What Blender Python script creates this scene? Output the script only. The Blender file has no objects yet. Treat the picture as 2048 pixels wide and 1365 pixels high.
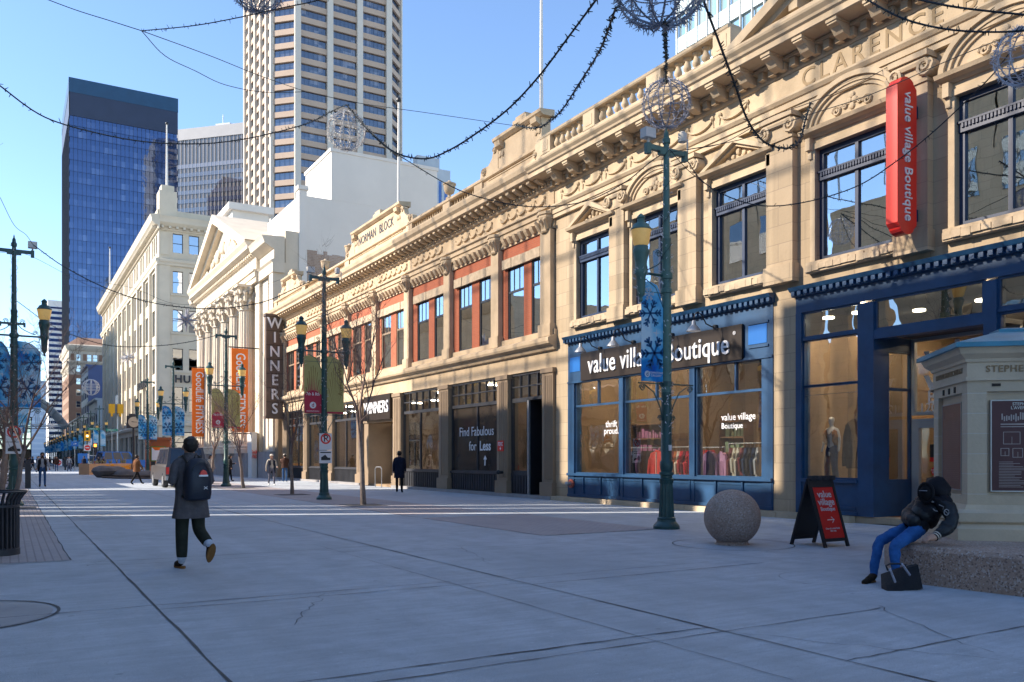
import bpy, bmesh, math, random
from mathutils import Vector, Matrix
R = math.radians
random.seed(7)
scene = bpy.context.scene
COL = scene.collection
# ------------------------------------------------------------------ camera geometry (30 mm, level, rising front)
FPX = 1705.0; YAW = math.atan(1004/1705.0); SY, CY = math.sin(YAW), math.cos(YAW); CAMH = 1.5
def D(u, v, d):
    """world point seen at photo pixel u,v at real distance d along the view axis"""
    l = d*(u-1024)/FPX
    return Vector((SY*d+CY*l, CY*d-SY*l, CAMH+(917-v)*d/FPX))
def G(u, v, z=0.0):
    return D(u, v, FPX*(CAMH-z)/(v-917))
# ------------------------------------------------------------------ materials
def new_mat(name):
    m = bpy.data.materials.new(name); m.use_nodes = True
    nt = m.node_tree
    for n in list(nt.nodes):
        if n.type != 'OUTPUT_MATERIAL': nt.nodes.remove(n)
    out = [n for n in nt.nodes if n.type == 'OUTPUT_MATERIAL'][0]
    return m, nt, out
def N(nt, t, **kw):
    n = nt.nodes.new(t)
    for k, v in kw.items(): setattr(n, k, v)
    return n
def mix(nt, fac, a, b, mode='MIX'):
    n = nt.nodes.new('ShaderNodeMix'); n.data_type = 'RGBA'; n.blend_type = mode
    for s, val in ((n.inputs[0], fac), (n.inputs[6], a), (n.inputs[7], b)):
        if hasattr(val, 'is_linked') or hasattr(val, 'links'): nt.links.new(val, s)
        elif isinstance(val, (tuple, list)): s.default_value = (*val[:3], 1)
        else: s.default_value = val
    return n.outputs[2]
def ramp(nt, src, stops):
    r = nt.nodes.new('ShaderNodeValToRGB')
    el = r.color_ramp.elements
    while len(el) < len(stops): el.new(0.5)
    for e, (p, c) in zip(el, stops):
        e.position = p; e.color = (*c, 1) if isinstance(c, tuple) else (c, c, c, 1)
    nt.links.new(src, r.inputs[0]); return r.outputs[0]
def noise(nt, vec, scale, detail=4, rough=0.55):
    n = N(nt, 'ShaderNodeTexNoise'); n.inputs['Scale'].default_value = scale
    n.inputs['Detail'].default_value = detail; n.inputs['Roughness'].default_value = rough
    nt.links.new(vec, n.inputs['Vector']); return n.outputs['Fac']
def objco(nt): return N(nt, 'ShaderNodeTexCoord').outputs['Object']
def bsdf(nt, out, col, rough, metal=0, spec=0.5):
    b = N(nt, 'ShaderNodeBsdfPrincipled')
    if hasattr(col, 'links'): nt.links.new(col, b.inputs['Base Color'])
    else: b.inputs['Base Color'].default_value = (*col, 1)
    if hasattr(rough, 'links'): nt.links.new(rough, b.inputs['Roughness'])
    else: b.inputs['Roughness'].default_value = rough
    b.inputs['Metallic'].default_value = metal
    b.inputs['Specular IOR Level'].default_value = spec
    nt.links.new(b.outputs[0], out.inputs[0]); return b
def bump(nt, b, h, strength, dist=0.02):
    n = N(nt, 'ShaderNodeBump'); n.inputs['Strength'].default_value = strength; n.inputs['Distance'].default_value = dist
    nt.links.new(h, n.inputs['Height']); nt.links.new(n.outputs[0], b.inputs['Normal'])
def scl(c, k): return tuple(min(1, x*k) for x in c)
def pmat(name, col, rough=0.6, var=0.25, sc=3.0, bmp=0.15, metal=0, spec=0.4, fine=40, tint=None):
    m, nt, out = new_mat(name); co = objco(nt)
    a = noise(nt, co, sc, 5); b2 = noise(nt, co, fine, 3)
    c = mix(nt, ramp(nt, a, [(0.3, 0.0), (0.7, 1.0)]), scl(col, 1-var), tint or scl(col, 1+var*0.6))
    c = mix(nt, 0.25, c, mix(nt, b2, scl(col, 0.7), scl(col, 1.25)))
    b = bsdf(nt, out, c, rough, metal, spec)
    if bmp: bump(nt, b, b2, bmp, 0.01)
    return m
def blockmat(name, c1, c2, mortar, bw, bh, ms=0.008, rough=0.8, stain=0.35, bmp=0.3, off=0.5, sc=0.6, streak=0.25, plan=False, ns=18):
    """coursed stone / brick / tiles on vertical faces (plan=True: on the ground)"""
    m, nt, out = new_mat(name); co = objco(nt)
    sp = N(nt, 'ShaderNodeSeparateXYZ'); nt.links.new(co, sp.inputs[0])
    cb = N(nt, 'ShaderNodeCombineXYZ')
    if plan:
        nt.links.new(sp.outputs[1], cb.inputs[0]); nt.links.new(sp.outputs[0], cb.inputs[1])
    else:
        ad = N(nt, 'ShaderNodeMath', operation='ADD'); nt.links.new(sp.outputs[0], ad.inputs[0]); nt.links.new(sp.outputs[1], ad.inputs[1])
        nt.links.new(ad.outputs[0], cb.inputs[0]); nt.links.new(sp.outputs[2], cb.inputs[1])
    br = N(nt, 'ShaderNodeTexBrick'); br.offset = off
    nt.links.new(cb.outputs[0], br.inputs['Vector'])
    br.inputs['Scale'].default_value = 1; br.inputs['Brick Width'].default_value = bw; br.inputs['Row Height'].default_value = bh
    br.inputs['Mortar Size'].default_value = ms; br.inputs['Mortar Smooth'].default_value = 0.2
    br.inputs['Color1'].default_value = (*c1, 1); br.inputs['Color2'].default_value = (*c2, 1); br.inputs['Mortar'].default_value = (*mortar, 1)
    big = noise(nt, co, sc, 6)
    c = mix(nt, ramp(nt, big, [(0.35, stain), (0.65, 0.0)]), br.outputs['Color'], scl(c1, 0.55))
    mp = N(nt, 'ShaderNodeMapping'); mp.inputs['Scale'].default_value = (3.5, 3.5, 0.22) if not plan else (2, 2, 2)
    nt.links.new(co, mp.inputs[0])
    st = noise(nt, mp.outputs[0], 1.3, 4)
    c = mix(nt, ramp(nt, st, [(0.5, 0.0), (0.75, streak)]), c, scl(c1, 0.42))
    fn = noise(nt, co, ns, 5)
    c = mix(nt, 0.22, c, mix(nt, fn, scl(c1, 0.55), scl(c2, 1.3)))
    b = bsdf(nt, out, c, rough, 0, 0.25)
    h = N(nt, 'ShaderNodeMath', operation='MULTIPLY_ADD'); nt.links.new(br.outputs['Fac'], h.inputs[0]); h.inputs[1].default_value = -0.7
    nt.links.new(fn, h.inputs[2]); bump(nt, b, h.outputs[0], bmp, 0.015)
    return m
def glassmat(name, tint=(0.75, 0.8, 0.8), base=0.12, wav=0.0, wsc=1.2, rough=0.01, gcol=(0.9, 0.95, 1.0)):
    m, nt, out = new_mat(name); co = objco(nt)
    tr = N(nt, 'ShaderNodeBsdfTransparent'); tr.inputs[0].default_value = (*tint, 1)
    gl = N(nt, 'ShaderNodeBsdfGlossy'); gl.inputs['Roughness'].default_value = rough; gl.inputs[0].default_value = (*gcol, 1)
    fr = N(nt, 'ShaderNodeFresnel'); fr.inputs[0].default_value = 1.5
    ad = N(nt, 'ShaderNodeMath', operation='ADD', use_clamp=True); ad.inputs[1].default_value = base
    nt.links.new(fr.outputs[0], ad.inputs[0])
    gm = N(nt, 'ShaderNodeNewGeometry'); iv = N(nt, 'ShaderNodeMath', operation='SUBTRACT'); iv.inputs[0].default_value = 1; nt.links.new(gm.outputs['Backfacing'], iv.inputs[1])
    mu = N(nt, 'ShaderNodeMath', operation='MULTIPLY'); nt.links.new(ad.outputs[0], mu.inputs[0]); nt.links.new(iv.outputs[0], mu.inputs[1]); ad = mu
    if wav:
        nz = noise(nt, co, wsc, 2); bp = N(nt, 'ShaderNodeBump'); bp.inputs['Strength'].default_value = 1.0; bp.inputs['Distance'].default_value = wav
        nt.links.new(nz, bp.inputs['Height']); nt.links.new(bp.outputs[0], gl.inputs['Normal'])
    mx = N(nt, 'ShaderNodeMixShader'); nt.links.new(ad.outputs[0], mx.inputs[0]); nt.links.new(tr.outputs[0], mx.inputs[1]); nt.links.new(gl.outputs[0], mx.inputs[2])
    nt.links.new(mx.outputs[0], out.inputs[0]); return m
def emat(name, col, strength):
    m, nt, out = new_mat(name)
    e = N(nt, 'ShaderNodeEmission'); e.inputs[0].default_value = (*col, 1); e.inputs[1].default_value = strength
    nt.links.new(e.outputs[0], out.inputs[0]); return m
def mirrormat(name, col, var, band_h, bw, seed=0.0, rough=0.04, dark=(0.02, 0.03, 0.05), refl=0.5, blinds=(0.35, 0.4, 0.45)):
    """far office glazing: individual panes with differing blinds behind reflecting glass"""
    m, nt, out = new_mat(name); co = objco(nt)
    sp = N(nt, 'ShaderNodeSeparateXYZ'); nt.links.new(co, sp.inputs[0])
    ad = N(nt, 'ShaderNodeMath', operation='ADD'); nt.links.new(sp.outputs[0], ad.inputs[0]); nt.links.new(sp.outputs[1], ad.inputs[1])
    def cell(src, w):
        d = N(nt, 'ShaderNodeMath', operation='DIVIDE'); nt.links.new(src, d.inputs[0]); d.inputs[1].default_value = w
        f = N(nt, 'ShaderNodeMath', operation='FLOOR'); nt.links.new(d.outputs[0], f.inputs[0]); return f.outputs[0]
    cb = N(nt, 'ShaderNodeCombineXYZ'); nt.links.new(cell(ad.outputs[0], bw), cb.inputs[0]); nt.links.new(cell(sp.outputs[2], band_h), cb.inputs[1]); cb.inputs[2].default_value = seed
    wn = N(nt, 'ShaderNodeTexWhiteNoise'); nt.links.new(cb.outputs[0], wn.inputs['Vector'])
    big = noise(nt, cb.outputs[0], 0.35, 3)
    s = N(nt, 'ShaderNodeMath', operation='MULTIPLY'); nt.links.new(wn.outputs['Value'], s.inputs[0]); nt.links.new(big, s.inputs[1])
    c = mix(nt, ramp(nt, s.outputs[0], [(0.28, 0.0), (0.33, var*0.5), (0.45, var), (0.5, 1.0)]), dark, blinds)
    df = N(nt, 'ShaderNodeBsdfDiffuse'); nt.links.new(c, df.inputs[0])
    gl = N(nt, 'ShaderNodeBsdfGlossy'); gl.inputs[0].default_value = (*col, 1); gl.inputs['Roughness'].default_value = rough
    bp = N(nt, 'ShaderNodeBump'); bp.inputs['Strength'].default_value = 0.6; bp.inputs['Distance'].default_value = 0.05
    nt.links.new(noise(nt, co, 0.25, 2), bp.inputs['Height']); nt.links.new(bp.outputs[0], gl.inputs['Normal'])
    mx = N(nt, 'ShaderNodeMixShader'); mx.inputs[0].default_value = refl
    nt.links.new(df.outputs[0], mx.inputs[1]); nt.links.new(gl.outputs[0], mx.inputs[2]); nt.links.new(mx.outputs[0], out.inputs[0]); return m
M = {}
M['stone'] = blockmat('sandstone_block', (0.55, 0.43, 0.295), (0.40, 0.31, 0.205), (0.26, 0.21, 0.16), 0.95, 0.46, 0.009, stain=0.45, streak=0.5)
M['trim'] = pmat('sandstone_carved', (0.50, 0.395, 0.27), 0.85, 0.25, 1.6, 0.5, fine=30)
M['rough'] = pmat('sandstone_rock_face', (0.50, 0.395, 0.275), 0.9, 0.35, 4, 1.0, fine=14)
M['ntrim'] = pmat('norman_sandstone', (0.52, 0.40, 0.265), 0.85, 0.3, 1.2, 0.4, fine=26)
M['nstone'] = blockmat('norman_sandstone_block', (0.54, 0.415, 0.275), (0.43, 0.325, 0.215), (0.28, 0.2, 0.13), 0.9, 0.42, 0.006, stain=0.35, streak=0.35)
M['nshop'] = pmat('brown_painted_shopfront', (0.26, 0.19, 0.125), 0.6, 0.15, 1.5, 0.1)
M['bladesign'] = pmat('dark_brown_blade_sign', (0.12, 0.085, 0.065), 0.5, 0.2, 2, 0.05)
M['brick'] = blockmat('red_brick', (0.45, 0.125, 0.06), (0.38, 0.10, 0.052), (0.36, 0.2, 0.13), 0.22, 0.075, 0.008, stain=0.2, streak=0.15, bmp=0.4, ns=40)
M['oldbrick'] = blockmat('old_party_brick', (0.36, 0.25, 0.18), (0.45, 0.34, 0.27), (0.5, 0.45, 0.4), 0.3, 0.12, 0.02, stain=0.5, streak=0.6, sc=0.35)
M['white'] = pmat('white_stucco', (0.70, 0.665, 0.61), 0.85, 0.08, 0.35, 0.1)
M['temple'] = pmat('pale_limestone', (0.62, 0.54, 0.425), 0.85, 0.14, 0.8, 0.25, fine=12)
M['cream'] = pmat('cream_terracotta', (0.60, 0.535, 0.42), 0.7, 0.12, 0.6, 0.1)
M['granite'] = pmat('grey_granite', (0.28, 0.27, 0.27), 0.6, 0.2, 2, 0.1, fine=60)
M['navy'] = pmat('navy_paint', (0.013, 0.062, 0.15), 0.42, 0.35, 2.0, 0.05, spec=0.5)
M['navyw'] = pmat('navy_window_paint', (0.014, 0.034, 0.085), 0.45, 0.2, 2.0, 0.05, spec=0.5)
M['bluepanel'] = pmat('bright_blue_panel', (0.015, 0.14, 0.46), 0.4, 0.12, 1.0, 0.02)
M['black'] = pmat('black_paint', (0.02, 0.021, 0.025), 0.45, 0.3, 3, 0.05)
M['charcoal'] = pmat('charcoal_paint', (0.035, 0.037, 0.045), 0.5, 0.3, 3, 0.05)
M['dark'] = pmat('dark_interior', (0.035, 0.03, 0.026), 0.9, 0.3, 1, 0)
M['wood'] = pmat('wood_interior', (0.16, 0.08, 0.035), 0.7, 0.3, 1, 0)
M['ochre'] = pmat('lit_interior_wall', (0.28, 0.19, 0.11), 0.8, 0.35, 0.8, 0)
M['glass_up'] = glassmat('old_window_glass', (0.5, 0.54, 0.56), 0.48, 0.004, 0.7)
M['glass_shop'] = glassmat('shop_window_glass', (0.85, 0.87, 0.87), 0.2, 0.005, 0.8)
M['glass_dark'] = glassmat('dark_transom_glass', (0.25, 0.27, 0.28), 0.22, 0.006, 0.8)
M['film'] = pmat('dark_window_film', (0.05, 0.04, 0.035), 0.12, 0.2, 1, 0, spec=0.6)
M['signblack'] = pmat('dark_brown_sign', (0.024, 0.016, 0.012), 0.4, 0.15, 2, 0)
M['letter'] = pmat('white_lettering', (0.78, 0.78, 0.8), 0.5, 0.05, 2, 0)
M['carve'] = pmat('incised_letter_stone', (0.33, 0.245, 0.15), 0.9, 0.2, 3, 0.2)
M['red'] = pmat('red_sign_paint', (0.74, 0.026, 0.018), 0.35, 0.08, 1, 0, spec=0.5)
M['green'] = pmat('lamp_green_paint', (0.02, 0.075, 0.075), 0.38, 0.3, 4, 0.06, spec=0.5)
M['greenpale'] = pmat('weathered_green_paint', (0.095, 0.19, 0.165), 0.5, 0.25, 5, 0.08)
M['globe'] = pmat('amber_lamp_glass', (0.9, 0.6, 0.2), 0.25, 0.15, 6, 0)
gb_ = [n for n in M['globe'].node_tree.nodes if n.type == 'BSDF_PRINCIPLED'][0]; gb_.inputs['Emission Color'].default_value = (1, .55, .16, 1); gb_.inputs['Emission Strength'].default_value = .07   # faint glow added so daylit glass stays amber under the blue sky
M['galv'] = pmat('galvanised_metal', (0.4, 0.41, 0.42), 0.4, 0.2, 6, 0.02, metal=0.6)
M['alu'] = pmat('aluminium_frame', (0.42, 0.44, 0.46), 0.4, 0.1, 3, 0.02, metal=0.4)
M['wire'] = pmat('dark_green_light_cord', (0.012, 0.03, 0.03), 0.6, 0.3, 9, 0)
M['cable'] = pmat('black_cable', (0.02, 0.025, 0.03), 0.6, 0.2, 3, 0)
M['silver'] = pmat('silver_wire', (0.5, 0.5, 0.55), 0.4, 0.2, 9, 0, metal=0.3)
M['bark'] = pmat('grey_brown_bark', (0.22, 0.175, 0.15), 0.9, 0.35, 8, 0.5, fine=30)
M['twig'] = pmat('twig_bark', (0.19, 0.13, 0.11), 0.9, 0.3, 8, 0.2)
M['bulb'] = pmat('clear_fairy_bulb', (0.8, 0.82, 0.85), 0.2, 0.1, 3, 0)
M['orange'] = pmat('orange_fabric', (0.80, 0.17, 0.015), 0.7, 0.12, 1.0, 0.1)
M['copper'] = pmat('blue_green_roof_metal', (0.05, 0.25, 0.36), 0.45, 0.25, 2.5, 0.1)
M['kstone'] = blockmat('kiosk_stone', (0.60, 0.50, 0.365), (0.54, 0.45, 0.33), (0.6, 0.57, 0.52), 3.0, 0.26, 0.006, stain=0.25, streak=0.2, off=0.0)
M['ktrim'] = pmat('kiosk_carved_stone', (0.57, 0.475, 0.35), 0.85, 0.2, 2, 0.2)
M['plaque'] = pmat('dark_bronze_plaque', (0.065, 0.024, 0.03), 0.4, 0.25, 2, 0.05, metal=0.2)
M['plaqueb'] = pmat('brown_bronze_plaque', (0.15, 0.075, 0.06), 0.4, 0.25, 2, 0.05, metal=0.2)
M['aggr'] = None
def agg(name, base, d1, d2, sc):
    m, nt, out = new_mat(name); co = objco(nt)
    v = N(nt, 'ShaderNodeTexVoronoi'); v.inputs['Scale'].default_value = sc; nt.links.new(co, v.inputs['Vector'])
    spc = N(nt, 'ShaderNodeSeparateColor'); nt.links.new(v.outputs['Color'], spc.inputs[0])
    c = ramp(nt, spc.outputs[0], [(0.0, d1), (0.25, base), (0.75, base), (1.0, d2)])
    c = mix(nt, ramp(nt, noise(nt, co, 2.2, 4), [(0.3, 0.5), (0.7, 0.0)]), c, scl(base, 0.6))
    b = bsdf(nt, out, c, 0.75, 0, 0.3); bump(nt, b, v.outputs['Distance'], 0.35, 0.008); return m
M['aggr'] = agg('exposed_aggregate', (0.45, 0.335, 0.27), (0.14, 0.11, 0.10), (0.62, 0.56, 0.52), 75)
M['bench'] = agg('aggregate_bench', (0.47, 0.34, 0.265), (0.14, 0.1, 0.09), (0.62, 0.56, 0.52), 60)
# ------------------------------------------------------------------ objects
def empty(name, loc=(0, 0, 0)):
    o = bpy.data.objects.new(name, None); o.location = loc; o.empty_display_size = 0.3; COL.objects.link(o); return o
def tag(o, label, cat, group=None):
    o['label'] = label; o['category'] = cat
    if group: o['group'] = group
    return o
def thing(name, label, cat, loc=(0, 0, 0), group=None): return tag(empty(name, loc), label, cat, group)
def structure(o): o['kind'] = 'structure'; return o
def stuff(o): o['kind'] = 'stuff'; return o
def adopt(o, parent):
    if parent is None: return o
    o.parent = parent
    w = Matrix.Translation(parent.location) if parent.type == 'EMPTY' else Matrix.Identity(4)
    o.matrix_parent_inverse = w.inverted(); return o
def link(name, me, mat, parent=None):
    o = bpy.data.objects.new(name, me); COL.objects.link(o)
    if mat is not None:
        me.materials.clear()
        for m in (mat if isinstance(mat, (list, tuple)) else [mat]): me.materials.append(m)
    return adopt(o, parent)
class Fr:
    """wall frame: a runs along the wall, o outwards, z up"""
    def __init__(s, o, ax, n): s.o = Vector(o); s.ax = Vector(ax).normalized(); s.n = Vector(n).normalized()
    def p(s, a, o, z): return s.o + s.ax*a + s.n*o + Vector((0, 0, z))
class MB:
    def __init__(s): s.v = []; s.f = []; s.mi = []; s.cur = 0
    def add(s, vs, fs):
        b = len(s.v); s.v.extend(tuple(p) for p in vs); s.f.extend([tuple(i+b for i in f) for f in fs]); s.mi.extend([s.cur]*len(fs))
    def hexa(s, p):  # 8 points: bottom 4, top 4
        s.add(p, [(0, 3, 2, 1), (4, 5, 6, 7), (0, 1, 5, 4), (1, 2, 6, 5), (2, 3, 7, 6), (3, 0, 4, 7)])
    def box(s, x0, x1, y0, y1, z0, z1):
        s.hexa([(x0, y0, z0), (x1, y0, z0), (x1, y1, z0), (x0, y1, z0), (x0, y0, z1), (x1, y0, z1), (x1, y1, z1), (x0, y1, z1)])
    def fbox(s, fr, a0, a1, o0, o1, z0, z1):
        s.hexa([fr.p(a0, o0, z0), fr.p(a1, o0, z0), fr.p(a1, o1, z0), fr.p(a0, o1, z0), fr.p(a0, o0, z1), fr.p(a1, o0, z1), fr.p(a1, o1, z1), fr.p(a0, o1, z1)])
    def prism(s, poly, vec):
        n = len(poly); vec = Vector(vec); poly = [Vector(p) for p in poly]
        s.add(poly + [p+vec for p in poly], [tuple(range(n))[::-1], tuple(range(n, 2*n))] + [(i, (i+1) % n, n+(i+1) % n, n+i) for i in range(n)])
    def prof(s, fr, pts, a0, a1):
        s.prism([fr.p(a0, o, z) for o, z in pts], fr.ax*(a1-a0))
    def face(s, fr, pts, o0, o1):  # outline in (a,z), thickness from o0 to o1
        s.prism([fr.p(a, o0, z) for a, z in pts], fr.n*(o1-o0))
    def tube(s, pts, r, n=6, cap=True):
        pts = [Vector(p) for p in pts]; k = len(pts)
        rs = r if isinstance(r, (list, tuple)) else [r]*k
        ref = Vector((0, 0, 1)); vs = []
        for i, p in enumerate(pts):
            t = (pts[min(i+1, k-1)]-pts[max(i-1, 0)])
            if t.length < 1e-9: t = Vector((0, 0, 1))
            t.normalize()
            if abs(t.dot(ref)) > 0.95: ref = Vector((1, 0, 0)) if abs(t.x) < 0.9 else Vector((0, 1, 0))
            x = t.cross(ref).normalized(); y = t.cross(x).normalized(); ref = -x.cross(t) if False else ref
            for j in range(n):
                a = 2*math.pi*j/n
                vs.append(p+(x*math.cos(a)+y*math.sin(a))*rs[i])
        fs = [(i*n+j, i*n+(j+1) % n, (i+1)*n+(j+1) % n, (i+1)*n+j) for i in range(k-1) for j in range(n)]
        if cap: fs += [tuple(range(n))[::-1], tuple(range((k-1)*n, k*n))]
        s.add(vs, fs)
    def lathe(s, c, prof, n=16, flute=0.0, sx=1, sy=1):
        vs = []
        for r, z in prof:
            for j in range(n):
                a = 2*math.pi*j/n; rr = r*(1-flute*(j % 2)) if r > 0 else 0
                vs.append((c[0]+rr*math.cos(a)*sx, c[1]+rr*math.sin(a)*sy, c[2]+z))
        k = len(prof)
        fs = [(i*n+j, i*n+(j+1) % n, (i+1)*n+(j+1) % n, (i+1)*n+j) for i in range(k-1) for j in range(n)]
        fs += [tuple(range(n))[::-1], tuple(range((k-1)*n, k*n))]
        s.add(vs, fs)
    def ball(s, c, r, n=12, m=8, sx=1, sy=1, sz=1):
        c = Vector(c); vs = [c+Vector((0, 0, -r*sz))]
        for i in range(1, m):
            t = math.pi*i/m - math.pi/2
            for j in range(n):
                a = 2*math.pi*j/n
                vs.append(c+Vector((r*math.cos(t)*math.cos(a)*sx, r*math.cos(t)*math.sin(a)*sy, r*math.sin(t)*sz)))
        vs.append(c+Vector((0, 0, r*sz)))
        fs = [(0, 1+(j+1) % n, 1+j) for j in range(n)]
        fs += [(1+i*n+j, 1+i*n+(j+1) % n, 1+(i+1)*n+(j+1) % n, 1+(i+1)*n+j) for i in range(m-2) for j in range(n)]
        b = 1+(m-2)*n; fs += [(b+j, b+(j+1) % n, len(vs)-1) for j in range(n)]
        s.add(vs, fs)
    def quad(s, a, b, c, d): s.add([a, b, c, d], [(0, 1, 2, 3)])
    def mesh(s, name, smooth=False, fix=True):
        me = bpy.data.meshes.new(name); me.from_pydata(s.v, [], s.f)
        if fix:
            bm = bmesh.new(); bm.from_mesh(me); bmesh.ops.recalc_face_normals(bm, faces=bm.faces); bm.to_mesh(me); bm.free()
        if any(s.mi): me.polygons.foreach_set('material_index', s.mi)
        if smooth:
            me.polygons.foreach_set('use_smooth', [True]*len(me.polygons)); me.set_sharp_from_angle(angle=R(40))
        me.update(); return me
    def build(s, name, mat, parent=None, smooth=False, fix=True):
        return link(name, s.mesh(name, smooth, fix), mat, parent)
def wall_open(mb, fr, a0, a1, z0, z1, ops, o0=0.0, depth=0.45):
    """wall slab with real openings and reveals"""
    As = sorted(set([a0, a1] + [x for q in ops for x in q[:2] if a0 < x < a1]))
    Zs = sorted(set([z0, z1] + [x for q in ops for x in q[2:] if z0 < x < z1]))
    def is_open(i, j):
        if i < 0 or j < 0 or i >= len(As)-1 or j >= len(Zs)-1: return None
        a, z = (As[i]+As[i+1])/2, (Zs[j]+Zs[j+1])/2
        return any(q[0] < a < q[1] and q[2] < z < q[3] for q in ops)
    for i in range(len(As)-1):
        for j in range(len(Zs)-1):
            if is_open(i, j): continue
            A, B, C, E = As[i], As[i+1], Zs[j], Zs[j+1]
            mb.quad(fr.p(A, o0, C), fr.p(B, o0, C), fr.p(B, o0, E), fr.p(A, o0, E))
            mb.quad(fr.p(A, o0-depth, C), fr.p(A, o0-depth, E), fr.p(B, o0-depth, E), fr.p(B, o0-depth, C))
            for di, dj, q in ((-1, 0, ((A, C), (A, E))), (1, 0, ((B, C), (B, E))), (0, -1, ((A, C), (B, C))), (0, 1, ((A, E), (B, E)))):
                st = is_open(i+di, j+dj)
                if st is None or st:
                    (a, z), (a2, z2) = q
                    mb.quad(fr.p(a, o0, z), fr.p(a2, o0, z2), fr.p(a2, o0-depth, z2), fr.p(a, o0-depth, z))
FONT_CACHE = {}
def text(name, body, size, pos, right, up, mat, parent=None, depth=0.01, bold=0.0, align='CENTER', sx=1.0, spacing=1.0, line=0.9):
    key = (body, size, depth, bold, align, spacing, line)
    cu = bpy.data.curves.new('txt', 'FONT'); cu.body = body; cu.size = size; cu.extrude = depth/2; cu.offset = bold*size
    cu.align_x = align; cu.align_y = 'CENTER'; cu.space_character = spacing; cu.space_line = line; cu.resolution_u = 3
    ob = bpy.data.objects.new('txt', cu); me = bpy.data.meshes.new_from_object(ob)
    bpy.data.objects.remove(ob); bpy.data.curves.remove(cu)
    right = Vector(right).normalized(); up = Vector(up).normalized(); n = right.cross(up); pos = Vector(pos)
    for v in me.vertices:
        x, y, z = v.co; v.co = pos + right*(x*sx) + up*y + n*z
    me.name = name; me.update()
    return link(name, me, mat, parent)
def sash(name, parent, fr, a0, a1, z0, z1, o, fmat, gmat, vs=(), hs=(), fw=0.08, mw=0.05, th=0.09, extra=None, label=None):
    """window: frame with mullions (part) and its panes (sub-part)"""
    f = MB()
    f.fbox(fr, a0, a0+fw, o-th, o, z0, z1); f.fbox(fr, a1-fw, a1, o-th, o, z0, z1)
    f.fbox(fr, a0+fw, a1-fw, o-th, o, z0, z0+fw); f.fbox(fr, a0+fw, a1-fw, o-th, o, z1-fw, z1)
    for q in vs:
        aa, zz0, zz1 = q if isinstance(q, tuple) else (q, z0+fw, z1-fw)
        f.fbox(fr, aa-mw/2, aa+mw/2, o-th+0.005, o-0.006, zz0, zz1)
    for q in hs:
        zz, w = q if isinstance(q, tuple) else (q, mw)
        f.fbox(fr, a0+fw, a1-fw, o-th+0.002, o-0.003, zz-w/2, zz+w/2)
    if extra: extra(f)
    fo = f.build(name, fmat, parent)
    if label: fo['label'] = label
    g = MB(); g.fbox(fr, a0+fw*0.7, a1-fw*0.7, o-th*0.72, o-th*0.6, z0+fw*0.7, z1-fw*0.7); g.build('pane', gmat, fo)
    return fo
def scroll(mb, c, r, ax, up, w, nrm, turns=1.6, tr=0.02, n=14):
    c = Vector(c); ax = Vector(ax); up = Vector(up)
    pts = [c+ax*(r*(1-i/n*0.8)*math.cos(turns*2*math.pi*i/n))+up*(r*(1-i/n*0.8)*math.sin(turns*2*math.pi*i/n)) for i in range(n+1)]
    mb.tube(pts, tr, 5)
# ------------------------------------------------------------------ ground
def ground_mat():
    m, nt, out = new_mat('street_concrete'); co = objco(nt)
    a = noise(nt, co, 0.35, 6); b_ = noise(nt, co, 2.3, 5); f = noise(nt, co, 130, 2); s = noise(nt, co, 22, 4, 0.7)
    base = (0.48, 0.525, 0.575)
    c = mix(nt, ramp(nt, a, [(0.3, 0.0), (0.7, 1.0)]), scl(base, 0.8), scl(base, 1.12))
    c = mix(nt, ramp(nt, b_, [(0.45, 0.0), (0.7, 0.55)]), c, scl(base, 0.6))
    c = mix(nt, ramp(nt, s, [(0.54, 0.0), (0.7, 0.55)]), c, scl(base, 0.5))
    c = mix(nt, ramp(nt, f, [(0.36, 0.6), (0.48, 0.0)]), c, scl(base, 0.38))
    c = mix(nt, ramp(nt, f, [(0.58, 0.0), (0.68, 0.5)]), c, scl(base, 1.7))
    vo = N(nt, 'ShaderNodeTexVoronoi'); vo.inputs['Scale'].default_value = 1.7; nt.links.new(co, vo.inputs['Vector'])
    c = mix(nt, ramp(nt, vo.outputs['Distance'], [(0.035, 0.55), (0.06, 0.0)]), c, scl(base, 0.35))
    vo2 = N(nt, 'ShaderNodeTexVoronoi'); vo2.inputs['Scale'].default_value = 5.3; nt.links.new(co, vo2.inputs['Vector'])
    c = mix(nt, ramp(nt, vo2.outputs['Distance'], [(0.05, 0.4), (0.09, 0.0)]), c, scl(base, 1.5))
    pit = noise(nt, co, 42, 6, 0.8); c = mix(nt, ramp(nt, pit, [(0.60, 0.0), (0.66, 0.55)]), c, scl(base, 0.3)); c = mix(nt, ramp(nt, pit, [(0.30, 0.45), (0.38, 0.0)]), c, scl(base, 1.5))
    mp2 = N(nt, 'ShaderNodeMapping'); mp2.inputs['Scale'].default_value = (0.5, 5.0, 1); nt.links.new(co, mp2.inputs[0])
    c = mix(nt, ramp(nt, noise(nt, mp2.outputs[0], 2.2, 5, .65), [(0.42, 0.0), (0.62, 0.4)]), c, scl(base, 0.62))
    # worn wheel tracks along the roadway
    mp = N(nt, 'ShaderNodeMapping'); mp.inputs['Scale'].default_value = (1.1, 0.03, 1); nt.links.new(co, mp.inputs[0])
    c = mix(nt, ramp(nt, noise(nt, mp.outputs[0], 1.6, 3), [(0.45, 0.0), (0.65, 0.32)]), c, scl(base, 0.62))
    b = bsdf(nt, out, c, 0.72, 0, 0.3); bump(nt, b, s, 0.25, 0.006); return m
M['ground'] = ground_mat()
M['joint'] = pmat('dark_joint', (0.10, 0.10, 0.105), 0.9, 0.4, 5, 0)
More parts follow.
